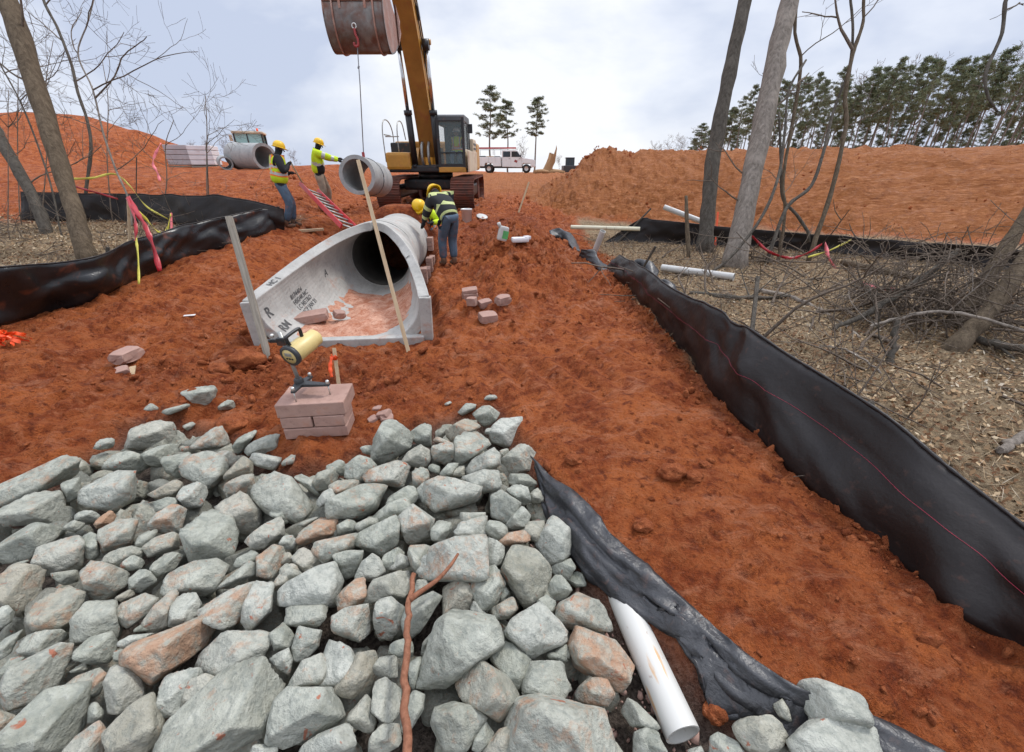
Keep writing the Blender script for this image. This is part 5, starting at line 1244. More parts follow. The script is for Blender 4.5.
mb = MB(); mb.box((0, .6, HZ + .10), (2.7, 3.7, .22), None, 0, .05); P('house_deck', mb, 'black', None)
mb = MB(); mb.prism([(-1.40, HZ), (-1.40, HZ + .95), (-.95, HZ + 1.0), (.95, HZ + 1.0), (1.40, HZ + .95), (1.40, HZ)], 'y', 1.5, 2.75); P('counterweight', mb, 'yellow', None, .08)
mb = MB(); mb.box((-.85, .75, HZ + .55), (1.05, 1.5, .80), None, 0, .05); P('engine_housing', mb, 'yellow')
mb = MB(); mb.box((1.0, 1.0, HZ + .60), (.75, 1.1, .90), None, 0, .05); P('side_housing', mb, 'cream')
for k in range(5): mb = MB(); mb.box((1.383, 1.0, HZ + .32 + k * .14), (.02, .85, .06), RX(0)); P('vent_slat', mb, 'black', None)
mb = MB(); mb.box((1.40, -.2, HZ + .32), (.05, 2.9, .62), RX(0), 0, .02); P('side_panel', mb, 'cream', None)
tb = MB(); tb.box((-.98, -.85, HZ + .33), (.84, .95, .52), None, 0, .09); tbx = P('tool_box', tb, 'yellow')
mb = MB(); mb.box((-1.0, -.4, HZ + .72), (.72, .6, .34), None, 0, .05); P('filter_housing', mb, 'black')
mb = MB(); mb.cyl((-.85, .4, HZ + .9), (-.85, .4, HZ + 1.35), .09, 14); P('exhaust_pipe', mb, 'black')
mb = MB()
for q in ([(-1.42, -1.2, HZ + .3), (-1.42, -1.2, HZ + 1.15), (-1.40, -1.0, HZ + 1.5), (-1.38, -.5, HZ + 1.5), (-1.36, -.2, HZ + 1.2), (-1.36, -.2, HZ + .5)], [(-.95, -1.2, HZ + .6), (-.95, -1.15, HZ + 1.2), (-.95, -.9, HZ + 1.48), (-.95, -.4, HZ + 1.45), (-.95, -.1, HZ + 1.0)], [(-1.40, -1.0, HZ + 1.05), (-.95, -1.0, HZ + 1.05)], [(-1.37, -.5, HZ + 1.1), (-1.40, -1.1, HZ + 1.1)]):
    mb.tube(spline(q, 5), .018, 8)
P('handrail', mb, 'grey_pl')
# cab
cx0, cx1, cy0, cy1, cz0, cz1 = .40, 1.30, -1.55, .10, HZ + .02, HZ + 1.60
cab = MB(); cab.box(((cx0 + cx1) / 2, (cy0 + cy1) / 2, cz0 + .06), (cx1 - cx0, cy1 - cy0, .16), None, 0, .02); cab = P('cab', cab, 'yellow')
mb = MB(); mb.prism([(cy0 + .0, cz1 - .14), (cy0 + .06, cz1 - .02), (cy0 + .2, cz1 + .03), (cy1 - .1, cz1 + .03), (cy1, cz1 - .06), (cy1, cz1 - .16), (cy0, cz1 - .16)], 'x', cx0, cx1); P('roof', mb, 'black', cab, .02)
mb = MB()
for (x, y) in ((cx0 + .045, cy0 + .045), (cx1 - .045, cy0 + .045), (cx0 + .045, cy1 - .05), (cx1 - .045, cy1 - .05), (cx1 - .04, -.62)):
    mb.box((x, y, (cz0 + cz1) / 2), (.085, .085, cz1 - cz0 - .1), None, 0, .012)
mb.box(((cx0 + cx1) / 2, cy0 + .04, cz0 + .17), (cx1 - cx0, .07, .12))
for x in (cx0 + .05, cx1 - .045):
    for z in (cz0 + .16, cz1 - .2): mb.box((x, (cy0 + cy1) / 2, z), (.075, cy1 - cy0 - .02, .08))
mb.box(((cx0 + cx1) / 2, cy0 + .03, cz0 + .55), (cx1 - cx0, .04, .04)); P('cab_frame', mb, 'black', cab)
mb = MB(); mb.box(((cx0 + cx1) / 2, cy0 + .035, (cz0 + cz1) / 2), (cx1 - cx0 - .14, .012, cz1 - cz0 - .25)); P('windscreen', mb, 'glass', cab)
for x in (cx0 + .02, cx1 - .02): mb = MB(); mb.box((x, (cy0 + cy1) / 2, (cz0 + cz1) / 2 + .12), (.012, cy1 - cy0 - .14, cz1 - cz0 - .45)); P('side_window', mb, 'glass', cab)
mb = MB(); mb.box((cx1 - .01, (cy0 + cy1) / 2, cz0 + .38), (.03, cy1 - cy0 - .1, .55), None, 0, .01); P('door', mb, 'cream', cab)
mb = MB(); mb.box(((cx0 + cx1) / 2, cy1 - .03, (cz0 + cz1) / 2), (cx1 - cx0 - .1, .05, cz1 - cz0 - .2)); P('rear_panel', mb, 'black', cab)
mb = MB(); mb.box(((cx0 + cx1) / 2 + .03, -.30, cz0 + .48), (.5, .5, .16), None, 0, .05); mb.box(((cx0 + cx1) / 2 + .03, -.06, cz0 + .88), (.48, .14, .75), None, 0, .05); mb.box(((cx0 + cx1) / 2, -.3, cz0 + .25), (.4, .4, .35)); P('seat', mb, 'blackm', cab)
mb = MB(); mb.box((cx1 + .16, cy0 + .25, cz1 - .35), (.16, .05, .26), None, 0, .02); mb.tube([(cx1, cy0 + .15, cz1 - .2), (cx1 + .16, cy0 + .22, cz1 - .25)], .014, 8); P('mirror', mb, 'black', cab)
# boom: profile in the (y, z) plane, -y is towards the pipe
BX = -.06
def plate(pts, w, x=BX): 
    mb = MB(); mb.prism(pts, 'x', x - w / 2, x + w / 2); return mb
cen = spline([(-.55, 1.62), (-.92, 3.0), (-1.62, 4.5), (-2.7, 5.85), (-4.1, 6.75)], 5); up, dn = [], []
for i, c in enumerate(cen):
    d = cen[min(i + 1, len(cen) - 1)] - cen[max(i - 1, 0)]; d = d / np.linalg.norm(d); nn = np.array([-d[1], d[0]]); h = .24 + .17 * math.sin(math.pi * min(1, (i / (len(cen) - 1)) * 1.1)) ; up.append(c - nn * h); dn.append(c + nn * h)
mb = MB(); bw = .52; k = len(cen); V = []
for i in range(k): V += [(BX - bw / 2, *up[i]), (BX + bw / 2, *up[i]), (BX + bw / 2, *dn[i]), (BX - bw / 2, *dn[i])]
for i in range(k - 1):
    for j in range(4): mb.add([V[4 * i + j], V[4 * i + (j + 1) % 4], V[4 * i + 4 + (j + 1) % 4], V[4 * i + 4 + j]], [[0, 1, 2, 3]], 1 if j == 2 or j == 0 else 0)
mb.add(V[:4], [[0, 1, 2, 3]]); mb.add(V[-4:], [[3, 2, 1, 0]]); boom = P('boom', mb, ('yellow', 'yellow_shaded'), None, .015)
mb = MB()
for s_ in (-.15, .15): mb.tube([(BX + bw / 2 + .03, *(up[i] * (.5 + s_) + dn[i] * (.5 - s_))) for i in range(1, k)], .018, 6)
P('hydraulic_hose', mb, 'blackm', boom)
mb = MB()
for i in (6, 9, 12, 15): 
    mb.box((BX + bw / 2 + .035, *((up[i] + dn[i]) / 2)), (.07, .12, .34), RX(math.atan2((cen[i + 1] - cen[i])[1], (cen[i + 1] - cen[i])[0]) + math.pi / 2), 0, .01)
P('hose_clamp', mb, 'black', boom)
for s_ in (-1, 1):
    a = np.array([BX + s_ * .40, -1.15, 1.30]); b = np.array([BX + s_ * .40, *(cen[10] * .6 + dn[10] * .4)]); m_ = a + (b - a) * .50
    mb = MB(); mb.cyl(a, m_, .105, 18); mb.cyl(m_ - (b - a) * .04, m_, .125, 18); mb.cyl(a - [.06, 0, 0], a + [.06, 0, 0], .12, 14); hc = P('boom_cylinder', mb, 'black')
    mb = MB(); mb.cyl(m_, b, .055, 16); P('piston_rod', mb, 'chrome', hc); mb = MB(); mb.cyl(b - [.09, 0, 0], b + [.09, 0, 0], .14, 16); P('pin_boss', mb, 'black', hc)
mb = MB(); mb.cyl((BX - .52, *cen[10]), (BX + .52, *cen[10]), .07, 14); P('boom_pin', mb, 'yellow', boom)
mb = plate([(-1.0, 1.12), (-1.15, 1.45), (-.75, 1.85), (-.2, 1.85), (-.0, 1.12)], .12, BX - .36); mb.prism([(-1.0, 1.12), (-1.15, 1.45), (-.75, 1.85), (-.2, 1.85), (-.0, 1.12)], 'x', BX + .30, BX + .42); P('boom_foot', mb, 'yellow')
for s_ in (-.14, .08): mb = MB(); mb.tube(spline([(BX + s_, -.9, 1.25), (BX + s_, -1.15, 1.5), (BX + s_, -1.12, 1.8), (BX + s_, -.95, 2.0)], 4), .045, 10); P('hydraulic_line', mb, 'grey_pl')
# stick and bucket
tip = np.array([-4.1, 6.75]); piv = np.array([-5.35, 4.62])
d = (piv - tip) / np.linalg.norm(piv - tip); nn = np.array([-d[1], d[0]])
st_ = plate([tuple(tip - d * .7 + nn * .25), tuple(tip + nn * .36), tuple(piv + nn * .14), tuple(piv + d * .15), tuple(piv - nn * .16), tuple(tip - nn * .34), tuple(tip - d * .9 - nn * .2)], .46); stk_ = P('stick', st_, 'yellow', None, .015)
mb = MB(); mb.cyl((BX, -3.2, 6.65), (BX, *(tip - d * .75)), .11, 14); mb.cyl((BX - .35, *tip), (BX + .35, *tip), .10, 14); P('stick_cylinder', mb, 'black')
bkt = MB(); BW = 1.25; bx_ = BX - .32
prof = spline([(-5.42, 4.78), (-5.66, 4.46), (-5.74, 4.06), (-5.64, 3.70), (-5.42, 3.52), (-5.06, 3.60), (-4.72, 3.80), (-4.42, 4.08)], 3)
inn = [p + np.array([.0, 0]) for p in prof]; k = len(prof); cpt = np.array([-4.9, 4.3])
inn = [p + (cpt - p) / np.linalg.norm(cpt - p) * .04 for p in prof]
V = []
for i in range(k): V += [(bx_ - BW / 2, *prof[i]), (bx_ + BW / 2, *prof[i]), (bx_ + BW / 2, *inn[i]), (bx_ - BW / 2, *inn[i])]
for i in range(k - 1):
    for j in range(4): bkt.add([V[4 * i + j], V[4 * i + (j + 1) % 4], V[4 * i + 4 + (j + 1) % 4], V[4 * i + 4 + j]], [[0, 1, 2, 3]], 0, j in (0, 2))
bkt.add(V[:4], [[0, 1, 2, 3]]); bkt.add(V[-4:], [[0, 1, 2, 3]]); bucket = P('bucket', bkt, 'steel', None)
for f in bucket.data.polygons: f.use_smooth = True
e_ = bucket.modifiers.new('Edge', 'EDGE_SPLIT'); e_.split_angle = rad(40)
for s_ in (-1, 1):
    mb = MB(); mb.prism([tuple(p) for p in prof], 'x', bx_ + s_ * (BW / 2 - .018) - .016, bx_ + s_ * (BW / 2 - .018) + .016); P('side_plate', mb, 'steel_mud', bucket)
    mb = MB(); mb.prism([tuple(prof[-1]), tuple(prof[-4]), tuple(prof[-4] + [.12, .22]), tuple(prof[-1] + [.0, .22]), (-4.72, 4.52)], 'x', bx_ + s_ * (BW / 2 + .004) - .02, bx_ + s_ * (BW / 2 + .004) + .02); P('side_cutter', mb, 'steel_mud', bucket)
for i in range(5):
    x = bx_ - BW / 2 + .08 + i * (BW - .16) / 4; dd = (prof[-1] - prof[-2]) / np.linalg.norm(prof[-1] - prof[-2]); n2 = np.array([-dd[1], dd[0]])
    mb = MB(); mb.prism([tuple(prof[-1] - dd * .1 - n2 * .05), tuple(prof[-1] - dd * .1 + n2 * .06), tuple(prof[-1] + dd * .26)], 'x', x - .05, x + .05); P('tooth', mb, 'steel_mud', bucket)
for s_ in (-.26, .26):
    mb = MB(); mb.prism([(-5.40, 4.70), (-5.64, 4.36), (-5.74, 4.20), (-5.72, 4.60), (-5.45, 5.05), (-5.15, 4.95)], 'x', bx_ + s_ - .025, bx_ + s_ + .025); P('hanger_ear', mb, 'steel_mud', bucket)
mb = MB(); mb.tube([(bx_ - BW / 2 + .01, prof[4][0] - .012, prof[4][1]), (bx_ + BW / 2 - .01, prof[4][0] - .012, prof[4][1])], .016, 8); P('wear_strip', mb, 'steel_mud', bucket)
rgb_ = np.random.default_rng(3); mb = MB()
for q in range(26): mb.ball((bx_ + rgb_.normal(0, .22), prof[2][0] - .005 + rgb_.uniform(-.02, .03), prof[2][1] + rgb_.uniform(-.05, .34)), (rgb_.uniform(.05, .13), .04, rgb_.uniform(.04, .10)), 8)
mb.build('caked_mud', M['soil'], bucket)['kind'] = 'stuff'
for x in (-.42, .42): mb = MB(); mb.tube([(bx_ + x, *(p - (cpt - p) / np.linalg.norm(cpt - p) * .012)) for p in prof[2:16]], .022, 6); P('wear_bar', mb, 'steel_mud', bucket)
mb = MB(); mb.box((bx_, -5.45, 4.72), (.5, .34, .4), None, 0, .08); P('coupler', mb, 'steel_mud', bucket)
hk = np.array([bx_ - .02, -5.70, 3.92])
mb = MB(); mb.tube([hk + np.array([.045 * math.cos(a), -.02, .045 * math.sin(a)]) for a in np.linspace(0, 2 * math.pi, 15)], .014, 8); P('shackle', mb, 'galv', bucket)
mb = MB(); mb.tube(spline([hk + [0, -.03, -.04], hk + [.01, -.035, -.14], hk + [.04, -.03, -.22], hk + [.03, -.03, -.32], hk + [-.035, -.03, -.33], hk + [-.05, -.03, -.27]], 4), .026, 10); P('hook', mb, 'hook', bucket)
bpy.context.view_layer.update()
HK = np.array(exc.matrix_world @ Vector(hk + np.array([0.01, -.03, -.34])))
print('HOOK', HK)
# hanging pipe and its cable
tH = float((HK - CAM) @ np.array([0, cP, -sP])); 
pa = at_y(357, 175, HK[1] - .55); pb = at_y(377, 180, HK[1] + .95); dv = pb - pa; OD = 36 * float((pa - CAM) @ np.array([0, cP, -sP])) / 400
hp_ = concrete_pipe('concrete_pipe', 'grey concrete pipe hanging level from the excavator bucket cable', 'pipe', float(np.linalg.norm(dv)), OD / 2 * .80, OD / 2 * .20, pa, dv, False, 'concrete2', (.36, .70))
cb = thing('lifting_cable', 'thin steel cable hanging from the red hook down to the pipe', 'cable', tuple(HK)); mid = pa * .55 + pb * .45; topp = mid + np.array([0, 0, OD / 2 + .02])
mb = MB(); mb.tube([np.zeros(3), (topp - HK) * .3 + [.01, 0, 0], topp - HK], .011, 8); P('wire', mb, 'cable', cb)
dvn = dv / np.linalg.norm(dv); sidev = np.cross(dvn, [0, 0, 1]); mb = MB(); mb.tube([mid - HK + (OD / 2 + .012) * (math.cos(a) * sidev + math.sin(a) * np.array([0, 0, 1])) for a in np.linspace(0, 2 * math.pi, 30)], .010, 6); P('sling_loop', mb, 'cable', cb)
mb = MB(); mb.box((topp - HK) + [0, 0, .05], (.06, .05, .12), None, 0, .015); P('clamp_block', mb, 'hook', cb)
mb = MB(); mb.box((topp - HK) * .17, (.035, .035, .06), RY(.5), 0, .01); P('cable_clip', mb, 'cable', cb)

# ------------------------------------------------------------------ background yard: pipes, wrapped block, machines, service truck
a = at(265, 157, 19.0); b = at(237, 156, 20.2); r_ = 12.2 * 19 / 400
concrete_pipe('concrete_pipe', 'large grey concrete pipe lying on the bank crest behind the worker in the vest', 'pipe', float(np.linalg.norm(b - a)), r_ * .78, r_ * .22, a, b - a, True, 'concrete2', (.45,))
a = at(226, 163.5, 19.5); b = at(222, 161, 21.5); concrete_pipe('concrete_pipe', 'smaller pale pipe end beside the wrapped block pallets', 'pipe', 2.0, .24, .06, a, b - a, False, 'concrete2', ())
for i, (u0, u1, v0, v1, m, lab) in enumerate([(176, 198, 151, 168, 'wrap', 'grey wrapped pallet of block on the bank crest'), (198, 219, 151.5, 168, 'wrap_w', 'white wrapped pallet of block next to the grey one')]):
    c = at((u0 + u1) / 2, v1, 22.0); w_ = (u1 - u0) * 22 / 400; h_ = (v1 - v0) * 22 / 400 * 1.02; r0 = thing('block_pallet', lab, 'pallet', tuple(c), rad(14), 'wrapped pallets on the crest')
    mb = MB(); 
    for k in range(4): mb.box((0, 0, .14 + h_ / 4 * (k + .5)), (w_ * (.98 + .015 * (k % 2)), w_ * .9, h_ / 4 - .015), None, 0, .03)
    P('wrapped_load', mb, m, r0); mb = MB(); mb.box((0, 0, .06), (w_, w_ * .92, .10)); P('pallet_base', mb, 'grey_wood', r0)
# loader behind the pipes: cab seen above them
c = at(258, 168, 26.5); ld = thing('wheel_loader', 'wheel loader with teal windows and orange-white roof behind the large pipe', 'loader', tuple(c + np.array([0, 0, -.2])), rad(20))
mb = MB(); mb.box((0, .6, 1.0), (1.7, 3.6, .8), None, 0, .1); P('body', mb, 'cream', ld)
mb = MB(); mb.box((0, 0, 2.18), (1.75, 1.5, .14), None, 0, .05); P('cab_roof', mb, 'cream', ld)
mb = MB()
for sx in (-.78, .78):
    for sy in (-.62, .62): mb.box((sx, sy, 1.75), (.10, .10, .85), None, 0, .02)
mb.box((-.05, -.64, 1.75), (.06, .06, .85)); mb.box((0, -.64, 1.36), (1.6, .08, .08)); mb.box((0, .62, 1.36), (1.6, .08, .08)); mb.box((-.78, 0, 1.36), (.08, 1.3, .08)); mb.box((.78, 0, 1.36), (.08, 1.3, .08)); P('cab_frame', mb, 'black', ld)
mb = MB(); mb.box((0, -.62, 1.78), (1.5, .02, .75)); P('windscreen', mb, 'glass_g', ld); mb = MB(); mb.box((0, .6, 1.78), (1.5, .02, .75)); P('rear_window', mb, 'glass_g', ld)
mb = MB(); mb.cyl((.5, 0, 2.25), (.5, 0, 2.45), .06, 10); P('beacon', mb, 'tape_o', ld); mb = MB(); mb.box((-.95, -.7, 1.85), (.18, .08, .35), None, 0, .02); P('mirror', mb, 'cream', ld)
for sx in (-.85, .85):
    for sy in (-1.0, 1.7): mb = MB(); mb.cyl((sx - .2, sy, .6), (sx + .2, sy, .6), .6, 24); P('wheel', mb, 'blackm', ld)
# far machine peeping over the bank
c = at(569, 172, 60); fm = thing('site_machine', 'distant small machine with dark cab showing above the bank edge', 'machine', tuple(c + np.array([0, 0, -.3])))
mb = MB(); mb.box((0, 0, .7), (2.0, 3.0, .9), None, 0, .1); P('body', mb, 'dkgrey', fm); mb = MB(); mb.box((0, 0, 1.6), (1.15, 1.3, 1.1), None, 0, .08); P('cab_glass', mb, 'glass_d', fm)
mb = MB()
for sx in (-.6, 0, .6): mb.box((sx, -.66, 1.6), (.08, .06, 1.15))
mb.box((0, 0, 2.16), (1.3, 1.4, .1), None, 0, .03); mb.box((0, -.66, 1.08), (1.3, .08, .08)); P('cab_frame', mb, 'black', fm)
for sx in (-.9, .9): mb = MB(); mb.box((sx, 0, .35), (.4, 2.6, .6), None, 0, .2); P('track', mb, 'track', fm)
# service truck
D_ = 41.0; c = at(506, 172, D_); tz = Hs(c[0], c[1]); tk = thing('service_truck', 'white crew-cab service truck with utility bed parked on the upper pad', 'truck', (c[0], c[1], tz - .03), rad(-3))
L0, L1 = -2.85, 2.95; W2 = 1.0
mb = MB(); mb.prism([(-.35, .55), (-.35, 1.95), (-.25, 2.02), (1.05, 2.02), (1.25, 1.95), (1.75, 1.36), (2.85, 1.22), (2.95, 1.10), (2.95, .55), (2.55, .52), (2.45, .85), (1.75, .85), (1.65, .50)], 'y', -W2, W2); tb_ = P('cab_body', mb, 'white', tk, .05)
mb = MB(); mb.prism([(-2.85, .60), (-2.85, 1.42), (-.42, 1.42), (-.42, .60), (-1.2, .60), (-1.3, .9), (-2.0, .9), (-2.1, .60)], 'y', -W2 - .03, W2 + .03); ub = P('utility_bed', mb, 'white', tk, .02)
mb = MB(); mb.box((0, 0, .55), (5.2, 1.2, .2)); P('chassis', mb, 'black', tk)
for (x0, x1, x2, x3) in ((-.22, .50, .50, -.22), (.62, 1.18, 1.55, .62)):
    mb = MB(); mb.prism([(x0, 1.90), (x1, 1.90), (x2, 1.42), (x3, 1.42)], 'y', -W2 - .012, -W2 + .02); P('side_window', mb, 'glass_d', tk)
mb = MB(); V = [(1.27, -.85, 1.94), (1.27, .85, 1.94), (1.74, .88, 1.40), (1.74, -.88, 1.40)]; mb.add([(v[0] + .02, v[1], v[2] + .01) for v in V], [[0, 1, 2, 3]]); P('windscreen', mb, 'glass_d', tk)
mb = MB()
for x in (.56, 1.62, -.30): mb.box((x, -W2 - .006, 1.0), (.012, .012, .85))
P('door_seam', mb, 'grey_pl', tk)
for x in (-2.6, -1.65, -1.0, -.46): mb = MB(); mb.box((x, -W2 - .036, 1.15), (.012, .012, .5)); P('locker_seam', mb, 'grey_pl', ub)
for x in (.42, 1.42): mb = MB(); mb.box((x, -W2 - .02, 1.28), (.16, .03, .035), None, 0, .008); P('door_handle', mb, 'grey_pl', tk)
mb = MB(); mb.box((1.05, -W2 - .01, 1.05), (.28, .012, .20), RY(.4), 0, .01); P('door_emblem', mb, 'hook', tk)
mb = MB(); mb.box((1.52, -W2 - .12, 1.5), (.1, .18, .24), None, 0, .03); P('wing_mirror', mb, 'black', tk)
for sy in (-.78, .78): mb = MB(); mb.box((2.93, sy, .98), (.08, .34, .20), None, 0, .03); P('headlight', mb, 'chrome', tk)
mb = MB(); mb.box((2.97, 0, .62), (.14, 1.9, .22), None, 0, .04); P('bumper', mb, 'chrome', tk)
for x in (-1.65, 2.1):
    for sy in (-.9, .9):
        mb = MB(); mb.lathe([(.2, -.12), (.36, -.13), (.40, -.08), (.40, .08), (.36, .13), (.2, .12)], 24, Matrix.Translation((x, sy, .40)) @ Matrix.Rotation(rad(90), 4, 'X')); wh = P('wheel', mb, 'blackm', tk)
        mb = MB(); mb.lathe([(0, -.10), (.20, -.115), (.24, -.12), (.24, .12), (.20, .115), (0, .10)], 20, Matrix.Translation((x, sy, .40)) @ Matrix.Rotation(rad(90), 4, 'X')); P('rim', mb, 'galv', wh)
mb = MB()
for sy in (-.85, .85):
    mb.tube([(-2.7, sy, 2.12), (1.2, sy, 2.12)], .025, 6)
    for x in (-2.7, -1.2, -.45): mb.tube([(x, sy, 1.6), (x, sy, 2.12)], .025, 6)
P('ladder_rack', mb, 'grey_pl', tk)
mb = MB()
for sy in (-.2, .2): mb.box((-.9, sy - .45, 2.22), (3.9, .05, .10), None)
for k in range(12): mb.cyl((-2.7 + k * .32, -.65, 2.22), (-2.7 + k * .32, -.25, 2.22), .02, 6)
o = mb.build('ladder', M['red']); o.location = tk.location; o.rotation_euler = tk.rotation_euler; tag(o, 'red ladder carried on the roof rack of the white truck', 'ladder')
for (x, w_, m) in ((-2.35, .75, 'black'), (-1.55, .75, 'stump'), (-.85, .6, 'dkgrey')): 
    mb = MB(); mb.box((x, 0, 1.50 + .06 * math.sin(x * 9)), (w_, 1.5, .20 + .08 * math.sin(x * 9)), None, 0, .05); P('tool_crate', mb, m, tk)
# stump and logs beyond the truck
c = at(546, 169, 36); mb = MB(); rgx = np.random.default_rng(2); n = 14
for (lv, h, rr) in ((0, -.2, .55), (1, .5, .36), (2, 1.2, .34)): pass
V = []; Fs = []
for i, (h, rr) in enumerate([(-.2, .62), (.3, .42), (.9, .36), (1.25, .36)]):
    for j in range(n): q = 2 * math.pi * j / n; hh = h + (rgx.uniform(-.05, .75) if i == 3 else 0) + (.4 * math.cos(q) if i == 3 else 0); V.append(((rr * (1 + .12 * rgx.normal())) * math.cos(q) + h * .42, rr * math.sin(q), hh))
Fs = [[i * n + j, i * n + (j + 1) % n, (i + 1) * n + (j + 1) % n, (i + 1) * n + j] for i in range(3) for j in range(n)] + [list(range(3 * n, 4 * n))]
mb.add(V, Fs); o = mb.build('tree_stump', M['stump']); o.location = (c[0], c[1], Hs(c[0], c[1])); tag(o, 'splintered orange-brown tree stump standing beyond the truck nose', 'stump')
for i, (u, v, ln, an) in enumerate([(549, 169, 2.2, .1), (556, 169.5, 1.6, -.4), (541, 169.6, 1.4, .5)]):
    c = at(u, v, 36.5 - i); mb = MB(); mb.tube([(-ln / 2, 0, 0), (0, 0, .05), (ln / 2, 0, 0)], [.16, .18, .14], 10); o = mb.build('log', M['stump']); o.location = (c[0], c[1], Hs(c[0], c[1]) + .12); o.rotation_euler = (0, 0, an)
    tag(o, ['long felled log lying at the stump foot', 'short felled log lying toward the dirt bank', 'felled log lying beside the truck front'][i], 'log', 'logs beside the stump')

# ------------------------------------------------------------------ people
M['limeband'] = mat_plain('lime_silver_trim', (.46, .50, .20), .6, 0, .15, 20, .1)
def skinned(name, chains, m, parent, sub=2, root_i=0, jitter=0.0):
    """chains: list of [(pos, radius), ...] sharing vertices by equal position"""
    key = {}; V = []; R = []; E = []
    for ch in chains:
        prev = None
        for p, r in ch:
            k = tuple(np.round(p, 4))
            if k not in key: key[k] = len(V); V.append(k); R.append(r)
            i = key[k]
            if prev is not None and prev != i and (prev, i) not in E: E.append((prev, i))
            prev = i
    me = bpy.data.meshes.new(name + '_skel'); me.from_pydata(V, E, []); o = bpy.data.objects.new(name + '_skel', me); COL.objects.link(o)
    sk = o.modifiers.new('Skin', 'SKIN'); sk.use_smooth_shade = True
    for i, r in enumerate(R):
        q = me.skin_vertices[0].data[i]; q.radius = (r, r) if np.isscalar(r) else r; q.use_root = (i == root_i)
    ss_ = o.modifiers.new('Sub', 'SUBSURF'); ss_.levels = sub; ss_.render_levels = sub
    bpy.context.view_layer.update(); dg = bpy.context.evaluated_depsgraph_get(); m2 = bpy.data.meshes.new_from_object(o.evaluated_get(dg)); bpy.data.objects.remove(o); m2.name = name
    m2.materials.clear(); r_ = link(name, m2, m, parent)
    for f in m2.polygons: f.use_smooth = True
    return r_
def ik(a, b, l1, l2, pole):
    a, b, pole = map(lambda q: np.array(q, float), (a, b, pole)); d = b - a; L = min(np.linalg.norm(d), (l1 + l2) * .999); u = d / (np.linalg.norm(d) + 1e-9)
    x = (l1 * l1 - l2 * l2 + L * L) / (2 * L); h = math.sqrt(max(0, l1 * l1 - x * x)); pn = pole - u * (pole @ u); pn /= np.linalg.norm(pn) + 1e-9
    return a + u * x + pn * h, a + u * L
